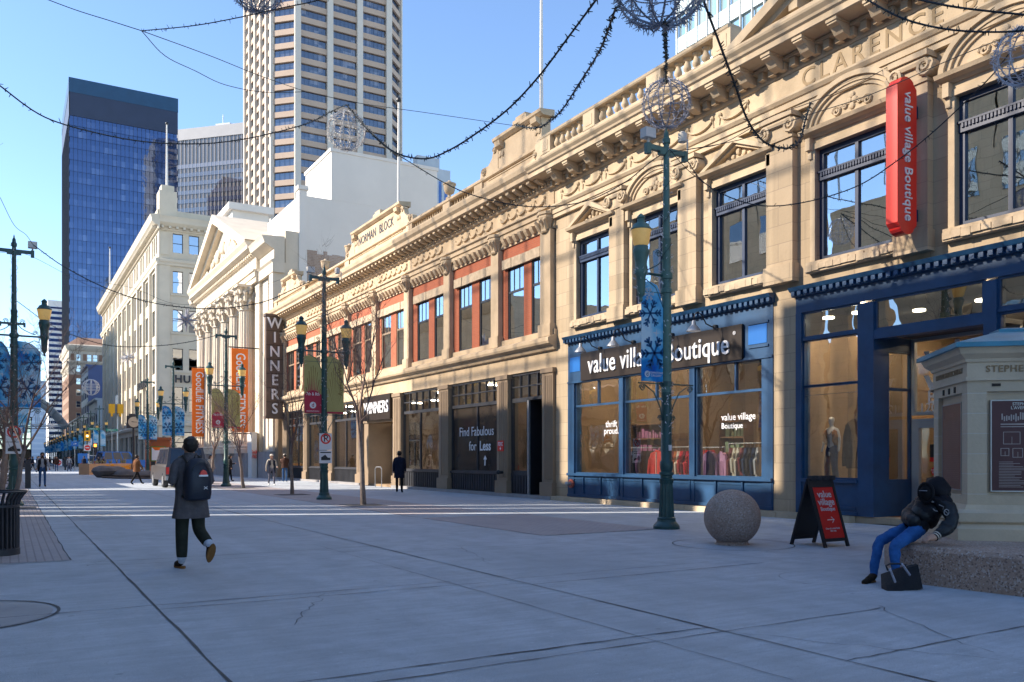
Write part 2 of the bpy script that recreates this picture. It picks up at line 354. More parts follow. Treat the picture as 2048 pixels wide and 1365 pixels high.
M['paver'] = blockmat('brick_pavers', (0.47, 0.425, 0.425), (0.42, 0.39, 0.40), (0.26, 0.24, 0.24), 0.22, 0.11, 0.012, stain=0.4, streak=0.3, plan=True, rough=0.8)
M['paint'] = pmat('worn_road_paint', (0.42, 0.42, 0.42), 0.8, 0.5, 6, 0)
g = MB(); g.quad((-1500, -300, 0), (1500, -300, 0), (1500, 2500, 0), (-1500, 2500, 0)); structure(g.build('ground', M['ground'], fix=False))
def sheet(mb, x0, x1, y0, y1, z): mb.quad((x0, y0, z), (x1, y0, z), (x1, y1, z), (x0, y1, z))
pv = MB(); sheet(pv, 8.9, 11.9, 13.95, 19.6, 0.004); sheet(pv, 8.9, 11.6, 20.9, 88, 0.004); structure(pv.build('pavement', M['paver'], fix=False))
pv = MB(); sheet(pv, -1.9, 0.75, 14.1, 88, 0.004); structure(pv.build('pavement', M['paver'], fix=False))
# expansion joints between the concrete slabs (wobbling saw cuts)
jm = MB()
def joint(p, q, w, z=0.006, n=40, wob=0.012):
    p, q = Vector((*p, z)), Vector((*q, z)); d = (q-p).normalized(); s_ = Vector((-d.y, d.x, 0))
    pts = []
    for i in range(n+1):
        t = i/n; c = p.lerp(q, t)+s_*random.uniform(-wob, wob); ww = w*random.uniform(0.3, 1.0)
        pts.append((c-s_*ww/2, c+s_*ww/2))
    for i in range(n): jm.quad(pts[i][0], pts[i+1][0], pts[i+1][1], pts[i][1])
joint((1.27, -4), (1.27, 90), 0.03, n=220, wob=.006); joint((5.33, -4), (5.33, 90), 0.03, n=220, wob=.006)
joint((4.55, 4.0), (4.55, 14.5), 0.012, n=40)
for y, x0, x1, w in ((5.62, 0.5, 5.33, .03), (5.38, 1.27, 7.5, .02), (9.05, 1.27, 5.33, .02), (9.32, -2.0, 4.6, .022), (8.75, 4.6, 5.33, .012), (8.62, 5.33, 9.3, .025), (9.15, 5.4, 8.7, .014),
                     (13.1, 1.27, 5.33, .02), (13.6, 1.0, 5.33, .022), (13.95, -1.9, 1.27, .025), (13.9, 8.88, 12.2, .05), (12.6, 5.33, 10.2, .016), (17.6, 1.27, 5.33, .02), (22, 1.27, 5.33, .02), (26.5, 1.27, 9, .02), (31, 1.27, 5.33, .02), (35.4, 1.27, 9, .02),
                     (4.2, 5.33, 9.2, .02), (17.2, 11.9, 16.5, .02), (20.2, 5.33, 16.5, .02), (24, 11.6, 16.5, .02), (11.2, 9.8, 16.6, .016), (14.6, 12.3, 16.6, .016), (1.2, -1, 9, .02)):
    joint((x0, y+random.uniform(-.05, .05)), (x1, y+random.uniform(-.1, .1)), w, n=30)
for x in (12.0, 14.4): joint((x, 8.4 if x > 13 else 9.2), (x, 60), 0.016, n=120)
joint((8.88, 13.95), (8.88, 60), 0.03, n=90); joint((0.76, 14.1), (0.76, 60), 0.03, n=90)
# cracks
for p, q in (((0.9, 13.2), (1.25, 13.9)), ((5.9, 10.6), (6.6, 13.0)), ((6.5, 3.8), (7.6, 5.6)), ((2.2, 7.6), (3.0, 9.2)), ((5.3, 5.5), (6.3, 3.6))): joint(p, q, 0.01, n=14, wob=0.05)
def circ(mb, cx, cy, r0, r1, z, n=48, a0=0, a1=2*math.pi):
    for i in range(n):
        a, b = a0+(a1-a0)*i/n, a0+(a1-a0)*(i+1)/n
        mb.quad((cx+r0*math.cos(a), cy+r0*math.sin(a), z), (cx+r1*math.cos(a), cy+r1*math.sin(a), z), (cx+r1*math.cos(b), cy+r1*math.sin(b), z), (cx+r0*math.cos(b), cy+r0*math.sin(b), z))
circ(jm, -0.55, 9.6, 0.955, 0.985, 0.0065); circ(jm, 10.85, 10.85, 1.02, 1.04, 0.0065); circ(jm, 8.9, 7.1, 0.7, 0.706, 0.0065, a0=0.8, a1=3.9)
structure(jm.build('road', M['joint'], fix=False)).name = 'pavement'
cv = MB(); circ(cv, -0.55, 9.6, 0.0001, 0.92, 0.005); tag(cv.build('manhole_cover', pmat('manhole_concrete', (0.36, 0.36, 0.37), 0.8, 0.2, 2, 0.3, fine=30), fix=False), 'round concrete utility cover set in the near left of the roadway', 'manhole cover')
# painted bicycle symbol
bk = MB(); bx, by = 2.05, 24.6
circ(bk, bx-0.38, by, 0.24, 0.3, 0.007, 24); circ(bk, bx+0.42, by, 0.24, 0.3, 0.007, 24)
def bar2(mb, p, q, w, z):
    p, q = Vector((*p, z)), Vector((*q, z)); d = (q-p).normalized(); s_ = Vector((-d.y, d.x, 0))*w/2; mb.quad(p-s_, q-s_, q+s_, p+s_)
for p, q in (((bx-.38, by), (bx-.1, by+.45)), ((bx-.1, by+.45), (bx+.3, by+.45)), ((bx-.1, by+.45), (bx+.02, by-.02)), ((bx+.02, by-.02), (bx+.3, by+.45)), ((bx+.42, by), (bx+.26, by+.7)), ((bx-.2, by+.6), (bx, by+.6)), ((bx-.38, by), (bx+.02, by-.02))):
    bar2(bk, p, q, 0.06, 0.0075)
for k in (0, 1): bar2(bk, (bx-0.75, by-1.05-k*.45), (bx+0.6, by-.95-k*.45), 0.1, 0.007)
o = bk.build('bicycle_marking', M['paint'], fix=False); tag(o, 'worn white bicycle symbol painted on the concrete roadway', 'road marking')
# ------------------------------------------------------------------ Clarence block
NF = Fr((16.9, 0, 0), (0, 1, 0), (-1, 0, 0))
RD, UP = Vector((0, -1, 0)), Vector((0, 0, 1))            # reading direction on the north side
CA, CB = -2.9, 25.6
cl = thing('sandstone_building', 'tan sandstone building with navy shopfronts, roof balustrade and a name carved in its frieze', 'building', (16.9, 11.3, 0))
UPW = [(24.22, 22.2, 't'), (21.15, 18.95, 'a'), (17.62, 15.6, 't'), (14.1, 12.0, 'a'), (10.55, 8.45, 'a'), (6.95, 4.95, 't'), (3.6, 1.4, 'a'), (0.2, -1.8, 't')]
ZS, ZT = 6.28, 9.0
ops = [(b, a, ZS, ZT) for a, b, k in UPW]
shops = [(15.46, 24.79), (8.0, 14.72), (-2.1, 7.2)]
ops += [(a, b, 0.16, 5.70) for a, b in shops]
w = MB(); wall_open(w, NF, CA, CB, 0, 11.5, ops, 0, 0.5)
w.box(17.4, 30, CB-0.3, CB, 0, 12); w.box(17.4, 30, CA, CA+0.3, 0, 12); w.box(17.4, 30, CA+.3, CB-.3, 11.5, 11.8)
w.build('wall', M['stone'], cl)
for a, b in ((CB, 22.3), (22.28, 18.6), (18.58, 15.2), (15.18, 13.0), (7.9, 5), (4.98, 1.5), (1.48, CA)): k = MB(); k.fbox(NF, b, a, 0.005, 0.22, 0, 0.155); k.build('plinth', M['trim'], cl)
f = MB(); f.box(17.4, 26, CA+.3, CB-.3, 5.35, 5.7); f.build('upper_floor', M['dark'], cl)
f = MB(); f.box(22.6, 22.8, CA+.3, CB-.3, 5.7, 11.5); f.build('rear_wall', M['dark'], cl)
# string course, sills
for a, b, kk in UPW:
    s_ = MB(); s_.fbox(NF, b-0.2, a+0.2, 0.0, 0.17, ZS-0.28, ZS-0.02)
    for i in range(12):
        t0 = b-0.2+(a-b+0.4)*i/12; t1 = t0+(a-b+.4)/12
        s_.fbox(NF, t0, t1-0.01, 0.16, 0.2+random.uniform(0, .03), ZS-0.27+random.uniform(0, .05), ZS-0.06-random.uniform(0, .05))
    s_.build('window_sill', M['rough'], cl)
# window heads: triangular and segmental pediments
for a, b, kk in UPW:
    m_ = MB(); c = (a+b)/2; hw = (a-b)/2+0.22
    m_.fbox(NF, b-0.14, b, 0.0, 0.07, ZS, ZT); m_.fbox(NF, a, a+0.14, 0.0, 0.07, ZS, ZT)          # architrave jambs
    m_.fbox(NF, b-0.14, a+0.14, 0.0, 0.08, ZT, ZT+0.13); m_.fbox(NF, b-0.1, a+0.1, 0.0, 0.05, ZT+0.13, ZT+0.27)
    m_.prof(NF, [(0, ZT+.27), (.1, ZT+.27), (.14, ZT+.33), (.3, ZT+.36), (.34, ZT+.44), (.0, ZT+.44)], c-hw-.08, c+hw+.08)
    for s_ in (-1, 1):
        m_.fbox(NF, c+s_*(hw-.1)-.07, c+s_*(hw-.1)+.07, 0.0, 0.2, ZT-.02, ZT+.27); m_.fbox(NF, c+s_*(hw-.1)-.05, c+s_*(hw-.1)+.05, 0.0, 0.12, ZT-.22, ZT-.02)
    z0 = ZT+.44
    if kk == 't':
        H_ = 0.62
        m_.face(NF, [(c-hw, z0), (c+hw, z0), (c, z0+H_)], 0, 0.04)
        for s_ in (-1, 1):
            m_.face(NF, [(c+s_*(hw+.08), z0), (c+s_*(hw-.12), z0), (c, z0+H_-.13), (c, z0+H_+.04)], 0.03, 0.30)
            m_.face(NF, [(c+s_*(hw-.13), z0), (c+s_*(hw-.25), z0), (c, z0+H_-.21), (c, z0+H_-.13)], 0.03, 0.2)
        for i in range(-2, 3):
            m_.ball(NF.p(c+i*.2, .06, z0+.13+.07*(2-abs(i))), .075, 8, 6, 0.6, 1, 1)
        m_.ball(NF.p(c, .07, z0+.3), .1, 8, 6, 0.6, .8, 1.2)
    else:
        H_ = 0.92; n = 20
        arc = lambda r, h: [(c+r*math.cos(math.pi*i/n), z0+h*math.sin(math.pi*i/n)) for i in range(n+1)]
        m_.face(NF, arc(hw-.05, H_-.05), 0, 0.04)
        for r0, h0, r1, h1, o_ in ((hw+.06, H_+.06, hw-.06, H_-.06, .22), (hw-.06, H_-.06, hw-.16, H_-.16, .15), (hw-.16, H_-.16, hw-.26, H_-.25, .09)):
            A, B = arc(r0, h0), arc(r1, h1)
            for i in range(n): m_.face(NF, [A[i], A[i+1], B[i+1], B[i]], 0.03, o_)
        for s_ in (-1, 1):
            scroll(m_, NF.p(c+s_*.42, .07, z0+.25), .13, NF.ax, UP, 0, NF.n, tr=.03); scroll(m_, NF.p(c+s_*.2, .07, z0+.3), .07, NF.ax, UP, 0, NF.n, tr=.025)
        for q in range(4): m_.ball(NF.p(c+.07*math.cos(q*1.57), .06, z0+.38+.13*math.sin(q*1.57)), .08, 8, 6, .5, 1, 1)
    m_.build('window_pediment', M['trim'], cl)
    cmid = c
    def dent(f, a=a, b=b):
        f.fbox(NF, b+.02, a-.02, -.14, -.05, 8.24, 8.42)
        f.fbox(NF, b, a, -.18, -.01, 8.42, 8.46)
        for i in range(26):
            t = b+.06+(a-b-.12)*i/26; f.fbox(NF, t, t+.045, -.05, -.015, 8.33, 8.42)
    sash('window', cl, NF, b, a, ZS, ZT, -0.1, M['navyw'], M['glass_up'], vs=(c,), hs=((8.33, .14),), fw=.12, mw=.09, th=.1, extra=dent)
# pilasters with ionic capitals
for c, hw in ((21.8, .45), (18.5, .45), (15.1, .5), (11.43, .43), (7.6, .5), (4.3, .42), (0.85, .42)):
    p_ = MB(); p_.fbox(NF, c-hw*.85, c+hw*.85, 0, 0.2, 5.95, 9.55); p_.fbox(NF, c-hw*.95, c+hw*.95, 0, 0.26, 5.9, 6.35)
    p_.fbox(NF, c-hw*.9, c+hw*.9, 0, 0.24, 9.48, 9.56)
    p_.build('pilaster', M['stone'], cl)
    q = MB(); q.fbox(NF, c-hw*.82, c+hw*.82, 0, .23, 9.56, 9.95); q.fbox(NF, c-hw*1.05, c+hw*1.05, 0, .36, 9.98, 10.1)
    q.prof(NF, [(0, 9.8), (.3, 9.83), (.33, 9.9), (.3, 9.97), (0, 9.98)], c-hw*.9, c+hw*.9)
    for s_ in (-1, 1):
        for oo in (.27, .3):
            scroll(q, NF.p(c+s_*hw*.82, oo, 9.78), .2, NF.ax*s_, -UP, 0, NF.n, tr=.045)
        q.prism([NF.p(c+s_*hw*.82+.19*math.cos(t*.524), 0.02, 9.78+.19*math.sin(t*.524)) for t in range(12)], NF.n*.25)
    q.build('capital', M['trim'], cl)
# carved panel blocks under windows at pilasters
# entablature
e = MB(); e.prof(NF, [(0, 10.1), (.12, 10.1), (.12, 10.24), (.16, 10.24), (.16, 10.38), (.2, 10.4), (.26, 10.48), (.26, 10.53), (0.05, 10.53), (.05, 11.1), (.1, 11.12), (.12, 11.17), (.12, 11.4), (.3, 11.42), (.3, 11.5), (0, 11.5)], CA, CB)
e.fbox(NF, 6.75, 15.85, .0, .09, 10.53, 11.1)
t = CA+.1
while t < CB-.15:
    e.fbox(NF, t, t+.17, .12, .27, 11.2, 11.4); t += .34
e.build('entablature', M['trim'], cl)
co_ = MB(); co_.prof(NF, [(0, 11.51), (.78, 11.54), (.82, 11.56), (.82, 11.7), (.88, 11.74), (.9, 11.8), (.98, 11.88), (1.0, 11.93), (1.0, 11.98), (.3, 12.02), (0, 12.02)], CA-.1, CB+.55)
t = CA+.2
while t < CB-.1:
    co_.prof(NF, [(.28, 11.5), (.75, 11.5), (.75, 11.42), (.62, 11.38), (.5, 11.24), (.36, 11.2), (.28, 11.18)], t-.13, t+.13)
    co_.fbox(NF, t-.15, t+.15, .3, .78, 11.47, 11.535); t += .985
co_.build('cornice', M['trim'], cl)
# swags of low relief on the frieze
for c in [24.6-i*1.3 for i in range(7)]+[6-i*1.3 for i in range(7)]:
    sw = MB(); pts = [NF.p(c+.5*math.cos(math.pi*(1+i/8)), .08, 10.95+.22*math.sin(math.pi*(1+i/8))) for i in range(9)]
    sw.tube(pts, [.02+.03*math.sin(math.pi*i/8) for i in range(9)], 5)
    for s_ in (-1, 1): sw.ball(NF.p(c+s_*.5, .07, 10.94), .07, 6, 5); sw.tube([NF.p(c+s_*.5, .07, 10.9), NF.p(c+s_*.54, .06, 10.68)], .02, 4)
    sw.build('frieze_garland', M['trim'], cl)
text('carved_name', 'CLARENCE', .62, NF.p(12.62, .092, 10.8), RD, UP, M['carve'], cl, .03, 0.004, spacing=1.3); text('carved_name', 'BLOCK', .62, NF.p(9.2, .092, 10.8), RD, UP, M['carve'], cl, .03, 0.004, spacing=1.3)
# balustrade
bl = MB()
RB = Fr((16.9, 0, 0), (0, 1, 0), (-1, 0, 0))
peds = [25.0, 22.4, 19.2, 16.45, 6.15, 3.4, .2, -2.4]
bl.fbox(NF, CA, CB, .35, .85, 12.0, 12.12)
for a_, b_ in ((CA, 6.4), (16.2, 25.3)): bl.prof(NF, [(.4, 12.66), (.84, 12.66), (.87, 12.7), (.87, 12.77), (.82, 12.8), (.42, 12.8), (.38, 12.77), (.38, 12.7)], a_, b_)
bl.build('balustrade_rail', M['trim'], cl)
for c in peds:
    pd = MB(); pd.fbox(NF, c-.32, c+.32, .38, .85, 12.1, 12.665); pd.fbox(NF, c-.18, c+.18, .845, .862, 12.22, 12.55); pd.build('balustrade_pedestal', M['trim'], cl)

sv = MB(); pts = [(25.28, 12.1), (25.95, 12.1), (25.92, 12.25), (25.75, 12.3), (25.68, 12.45), (25.7, 12.6), (25.62, 12.72), (25.5, 12.76), (25.28, 12.76)]
sv.face(NF, pts, .4, .82); scroll(sv, NF.p(25.7, .84, 12.27), .12, NF.ax, UP, 0, NF.n, tr=.03); sv.build('end_scroll', M['trim'], cl)
balp = [(.05, 0), (.12, 0), (.12, .06), (.07, .1), (.06, .13), (.115, .2), (.12, .26), (.085, .36), (.06, .42), (.065, .44), (.11, .47), (.12, .54), (.05, .54)]
for i in range(len(peds)-1):
    a_, b_ = peds[i]-.45, peds[i+1]+.45
    if a_ < 16.3 and b_ > 6.2: continue
    n = max(2, int(round((a_-b_)/.36)))
    for j in range(n+1):
        bb = MB(); bb.lathe(NF.p(b_+(a_-b_)*j/n, .62, 12.12), balp, 12); bb.build('baluster', M['trim'], cl, True)
# central pediment
pp = MB(); c, hw, H_ = 11.3, 4.9, 2.05
pp.face(NF, [(c-hw, 12.0), (c+hw, 12.0), (c, 12.0+H_)], .1, .3)
for s_ in (-1, 1):
    pp.face(NF, [(c+s_*(hw+.1), 11.99), (c+s_*(hw-.55), 11.99), (c, 12+H_-.25), (c, 12+H_+.05)], .25, 1.0)
    pp.face(NF, [(c+s_*(hw-.57), 12.01), (c+s_*(hw-1.0), 12.01), (c, 12+H_-.42), (c, 12+H_-.26)], .25, .8)
    for i in range(5):
        x = c+s_*(hw-1.2-i*.85); z = 12.03+(hw-1.2-i*.85-hw+.9)*-.42
        pp.fbox(NF, x-.13, x+.13, .28, .78, max(12.0, z-.28), z)
pp.build('roof_pediment', M['trim'], cl)
# ------------------------------------------------------------------ navy shopfront with three windows
def dentil_cornice(mb, a0, a1, z):
    mb.prof(NF, [(-.05, z-.16), (.1, z-.16), (.12, z-.14), (.12, z-.06), (.2, z-.03), (.24, z+.03), (.26, z+.06), (-.05, z+.1)], a0, a1)
    t = a0+.03
    while t < a1-.05: mb.fbox(NF, t, t+.1, .11, .2, z-.14, z-.04); t += .19
def front(a0, a1, name='shopfront'):
    b = MB(); b.fbox(NF, a0, a1, -.3, .02, 4.16, 5.55); dentil_cornice(b, a0-.06, a1+.06, 5.66)
    return b
LB = front(15.46, 24.79)
LB.fbox(NF, 15.46, 15.84, -.3, .03, .16, 4.16); LB.fbox(NF, 24.42, 24.79, -.3, .03, .16, 4.16)
for a_, b_ in ((21.68, 21.9), (18.38, 18.6)): LB.fbox(NF, a_, b_, -.3, .02, .16, 4.16)
LB.fbox(NF, 15.84, 18.38, -.3, .0, .16, .96); LB.fbox(NF, 18.6, 21.68, -.3, .0, .16, .96); LB.fbox(NF, 21.9, 24.42, -.3, .0, .16, .96)
LB.fbox(NF, 15.47, 24.78, .03, .1, .9, .985); LB.fbox(NF, 15.47, 24.78, .0, .07, .17, .26); LB.fbox(NF, 15.47, 24.78, .02, .06, 4.1, 4.17)
for a_, b_ in ((15.46, 18.47), (18.51, 21.75), (21.83, 24.79)):
    n = 3
    for i in range(n):
        t0 = a_+(b_-a_)*i/n; LB.fbox(NF, t0+.03, t0+.09, .0, .045, .3, .86); LB.fbox(NF, t0+.1, t0+(b_-a_)/n-.06, .0, .02, .78, .84)
LB.fbox(NF, 15.6, 16.3, .02, .05, 4.4, 4.46); LB.fbox(NF, 15.6, 16.3, .02, .05, 5.02, 5.08)
sf = LB.build('shopfront', M['navy'], cl); sf['label'] = 'navy blue three window shopfront below the long dark sign'
for a_, b_ in ((15.66, 16.3), (24.05, 24.66)):
    q = MB(); q.fbox(NF, a_, b_, .02, .032, 4.5, 5.0); q.build('blue_panel', M['bluepanel'], cl)
for a_, b_, mids in ((21.9, 24.42, (23.1,)), (18.6, 21.68, (20.14,)), (15.84, 18.38, (16.85,))):
    sash('shop_window', cl, NF, a_, b_, .97, 4.15, -.04, M['navy'], M['glass_shop'], vs=[(q, 3.3, 4.1) for q in mids], hs=((3.3, .07),), fw=.05, mw=.06, th=.1)
# second shopfront with the recessed entrance
RBm = MB(); RBm.fbox(NF, 8.0, 14.72, -.3, .02, 5.1, 5.55); dentil_cornice(RBm, 7.94, 14.78, 5.66); RBm.fbox(NF, 12.92, 14.55, -.3, .0, 4.4, 4.47); RBm.fbox(NF, 8.2, 9.7, -.3, .0, 4.4, 4.47); RBm.fbox(NF, 14.55, 14.72, -.3, .03, 4.16, 5.1); RBm.fbox(NF, 8.0, 8.2, -.3, .03, 4.16, 5.1)
RBm.fbox(NF, 14.55, 14.72, -.3, .03, .16, 4.16); RBm.fbox(NF, 12.5, 12.92, -.5, .03, .16, 5.06); RBm.fbox(NF, 12.92, 14.55, -.3, .0, .16, 1.0)
RBm.fbox(NF, 12.92, 14.55, .0, .06, .92, 1.0); RBm.fbox(NF, 12.92, 14.55, .0, .05, .17, .25); RBm.fbox(NF, 13.0, 14.48, .0, .02, .3, .36)
RBm.fbox(NF, 9.7, 9.97, -.3, .03, .16, 5.06); RBm.fbox(NF, 9.97, 12.5, -.3, .02, 4.2, 4.4)
RBm.fbox(NF, 8.0, 9.7, -.3, .0, .16, 1.0); RBm.fbox(NF, 8.0, 8.2, -.3, .03, .16, 4.16)
# recess return walls
RBm.fbox(NF, 12.5, 12.62, -1.4, -.5, .16, .95); RBm.fbox(NF, 12.5, 12.6, -1.4, -.5, 4.0, 4.3)
RBm.fbox(NF, 9.85, 9.97, -1.4, -.3, .16, .95)
sf2 = RBm.build('shopfront', M['navy'], cl); sf2['label'] = 'navy blue shopfront with recessed entrance door'
h = MB(); h.fbox(NF, 9.98, 12.49, -1.42, -.31, 4.3, 4.4); h.build('entrance_ceiling', M['charcoal'], cl)
h = MB(); h.fbox(NF, 9.98, 12.49, -1.45, .0, .0, .02); h.build('entrance_floor', M['granite'], cl)
fx = MB(); fx.fbox(NF, 9.75, 14.6, -.28, -.25, 4.45, 5.1); 
sash('shop_window', cl, NF, 12.92, 14.55, 1.0, 3.28, -.04, M['navy'], M['glass_shop'], hs=((3.05, .001),), fw=.04, th=.1)
sash('shop_window', cl, NF, 12.92, 14.55, 3.26, 4.42, -.04, M['navy'], M['glass_shop'], fw=.04, th=.1)
sash('transom_window', cl, NF, 12.92, 14.55, 4.46, 5.1, -.02, M['navy'], M['glass_dark'], fw=.04, th=.06)
sash('transom_window', cl, NF, 9.97, 12.5, 4.4, 5.1, -.02, M['navy'], M['glass_dark'], fw=.05, th=.06)
sash('transom_window', cl, NF, 8.0, 9.7, 4.46, 5.1, -.02, M['navy'], M['glass_dark'], fw=.05, th=.06)
sash('shop_window', cl, NF, 8.2, 9.7, 1.0, 4.4, -.04, M['navy'], M['glass_shop'], hs=((3.28, .08),), fw=.05, th=.1)
SF = Fr((16.9, 12.56, 0), (1, 0, 0), (0, -1, 0))
sash('side_window', cl, SF, .5, 1.4, .95, 4.0, .04, M['navy'], M['glass_shop'], hs=((3.1, .06),), fw=.06, th=.08)
DF = Fr((18.25, 0, 0), (0, 1, 0), (-1, 0, 0))
sash('transom_window', cl, DF, 10.0, 12.5, 2.5, 4.3, .0, M['alu'], M['glass_shop'], fw=.08, th=.1)
d_ = MB()
for a_, b_ in ((12.3, 12.48), (11.35, 11.55), (9.99, 10.2)): d_.fbox(DF, a_, b_, -.08, .02, .02, 2.42)
for z0, z1 in ((.02, .28), (2.2, 2.42)): d_.fbox(DF, 11.55, 12.3, -.08, .018, z0, z1)
for z0, z1 in ((.02, .28), (2.2, 2.42)): d_.fbox(DF, 10.2, 11.35, -.08, .018, z0, z1)
dr = d_.build('entrance_door', M['alu'], cl)
g_ = MB(); g_.fbox(DF, 11.55, 12.3, -.05, -.04, .28, 2.2); g_.build('pane', M['glass_shop'], dr)
g_ = MB(); g_.fbox(DF, 10.2, 11.35, -.05, -.04, .28, 2.2); g_.build('pane', M['glass_shop'], dr)
g_ = MB(); g_.tube([DF.p(11.62, .03, 1.0), DF.p(11.62, .08, 1.0), DF.p(11.62, .08, 1.45), DF.p(11.62, .03, 1.45)], .015, 6); g_.build('handle', M['galv'], dr)
nt_ = MB(); nt_.fbox(DF, 11.75, 12.05, -.035, -.03, 1.5, 1.82); nt_.build('notice', M['film'], dr)
nt_ = MB(); nt_.fbox(DF, 11.75, 12.05, -.034, -.028, 1.42, 1.52); nt_.prism([DF.p(11.9+.12*math.cos(i*.524), -.034, 1.2+.12*math.sin(i*.524)) for i in range(12)], DF.n*.006); nt_.build('red_notice', M['red'], dr)
text('notice_text', 'DO NOT\nENTER', .06, DF.p(11.9, -.026, 1.2), RD, UP, M['letter'], dr, .002)
text('window_lettering', 'value\nvillage', .8, DF.p(12.15, .0, 3.55), RD, UP, M['letter'], cl, .004, .03, line=.7, align='LEFT')
text('window_lettering', 'Boutique', .42, DF.p(12.1, .0, 2.9), RD, UP, M['letter'], cl, .004, .015, align='LEFT')
text('door_number', '120 - 8 Ave', .3, DF.p(12.3, .0, 2.66), RD, UP, M['letter'], cl, .004, 0, align='LEFT')
# third shopfront (beyond the picture edge)
TB = front(-2.1, 7.2); TB.fbox(NF, -2.1, 7.2, -.3, 0, .16, 1)
for a_ in (-2.1, .8, 3.9, 6.85): TB.fbox(NF, a_, a_+.35, -.3, .03, 1, 4.16)
TB.build('shopfront', M['navy'], cl)['label'] = 'navy blue shopfront at the near end of the sandstone building'
for a_ in (-1.75, 1.15, 4.25): sash('shop_window', cl, NF, a_, a_+2.55 if a_ < 4 else 6.85, 1, 4.16, -.04, M['navy'], M['glass_shop'], hs=((3.3, .07),), fw=.05, th=.1)
# interiors
it = MB(); it.box(17.4, 25.9, 24.9, 25.25, .1, 5.3); it.box(25.6, 25.9, CA+.4, 24.9, .1, 5.3); it.box(17.4, 25.6, 15.0, 15.12, .1, 5.3); it.box(17.4, 25.6, 7.6, 7.7, .1, 5.3)
it.build('interior_wall', M['ochre'], cl)
it = MB(); it.box(17.2, 25.6, CA+.4, 24.9, .06, .1); it.build('shop_floor', M['wood'], cl)
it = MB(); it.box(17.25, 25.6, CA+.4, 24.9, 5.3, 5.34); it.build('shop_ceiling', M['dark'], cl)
M['lampw'] = emat('warm_shop_lamp', (1.0, 0.77, 0.5), 40.0); M['lampc'] = emat('cool_shop_lamp', (1.0, 0.9, 0.74), 20)
for x, y in [(17.45, 13.35), (17.45, 14.2)]+[(17.75, 16.2+j*1.05) for j in range(8)]+[(18.4+i*1.9, 13.9-j*1.5) for i in range(3) for j in range(4)]+[(18.6+i*2.0, 23.8-j*2.2) for i in range(3) for j in range(4)]:  # rows nearest the glass are added to brighten the mannequin and clothes
    q = MB(); q.lathe((x, y, 5.2 if y > 15 else 4.95), [(.0001, 0), (.14, 0), (.14, .05), (.0001, .05)], 12); q.build('ceiling_light', M['lampw'], cl)
for x, y in [(18.3+i*1.5, yy) for i in range(2) for yy in (13.6, 12.5, 10.0, 9.0)]:
    q = MB(); q.lathe((x, y, 10.1), [(.0001, 0), (.12, 0), (.12, .05), (.0001, .05)], 12); q.build('ceiling_light', M['lampc'], cl)
# shelving and counters inside
def shelf(x, y, ln, h, lab):
    o = thing('display_shelf', lab, 'shelf', (x, y, .1)); b = MB()
    b.box(x, x+.4, y, y+ln, .1, .16)
    for i in range(int(h/.5)+1): b.box(x, x+.4, y, y+ln, .15+i*.5, .19+i*.5)
    b.box(x, x+.4, y, y+.04, .1, h+.2); b.box(x, x+.4, y+ln-.04, y+ln, .1, h+.2); b.box(x+.38, x+.41, y, y+ln, .1, h+.2)
    b.build('frame', M['wood'], o)
    rr = random.Random(int(x*97+y*31)); cc = MB()
    for i in range(int(h/.5)):
        t = y+.08
        while t < y+ln-.2:
            wd = rr.uniform(.06, .2); cc.box(x+.06, x+.3, t, t+wd, .2+i*.5, .2+i*.5+rr.uniform(.12, .34)); t += wd+rr.uniform(.02, .1)
    cc.build('goods', pmat('shelf_goods', (rr.uniform(.1, .4), rr.uniform(.08, .25), rr.uniform(.05, .2)), .7, .5, 3, 0), o)
shelf(18.9, 22.1, 1.7, 2.5, 'tall wooden shelf just inside the left pane of the navy shopfront'); shelf(19.8, 19.3, 1.1, 2.7, 'narrow tall shelf behind the middle pane of the navy shopfront'); shelf(20.0, 17.2, 1.0, 2.7, 'narrow tall shelf behind the right pane of the navy shopfront'); shelf(21.4, 16.2, 2.0, 2.3, 'wooden shelf of goods in the middle of the shop floor'); shelf(19.6, 22.3, 1.3, 1.9, 'low wooden shelf near the left pane of the navy shopfront'); shelf(24.9, 15.3, 3.6, 3.0, 'tall wooden shelf at the back of the shop behind the pale hanging clothes'); shelf(24.9, 20, 3.5, 3.0, 'tall wooden shelf at the back of the shop behind the coral jacket')
shelf(20.6, 23.2, 1.5, 2.2, 'wooden shelf inside the left window of the navy shopfront'); shelf(22.5, 10, 3.5, 2.4, 'wooden shelf far inside the entrance door')
# ------------------------------------------------------------------ brick and sandstone block with gables
nb = thing('brick_building', 'long two storey sandstone and red brick block with shopfronts and a lettered roof gable', 'building', (16.9, 44, 0))
NA, NB_ = 25.6, 62.9
NW = [(29.02, 27.8), (27.25, 26.05), (33.26, 32.05), (31.39, 30.18), (37.67, 36.38), (35.76, 34.5), (42.28, 40.98), (40.27, 39.01), (46.6, 45.25), (44.78, 43.46), (51.0, 49.7), (49.2, 47.9), (55.3, 54.0), (53.5, 52.2), (59.84, 58.35), (57.9, 56.6)]
NP = [25.95, 29.75, 34.1, 38.55, 42.9, 47.25, 51.65, 55.95, 60.4, 62.5]
w = MB(); wall_open(w, NF, NA, NB_, 5.4, 9.3, [(b, a, 6.15, 8.95) for a, b in NW], -.02, .35)
w.build('wall', M['nstone'], nb)
for i in range(len(NP)-2):   # brick panels of each bay with window openings
    b_ = MB(); a0, a1 = NP[i]+.3, NP[i+1]-.3
    wall_open(b_, NF, a0, a1, 6.16, 9.78, [(b, a, 6.1, 9.32) for a, b in NW if b > a0-.3 and a < a1+.3], .0, .05); b_.build('brick_panel', M['brick'], nb)
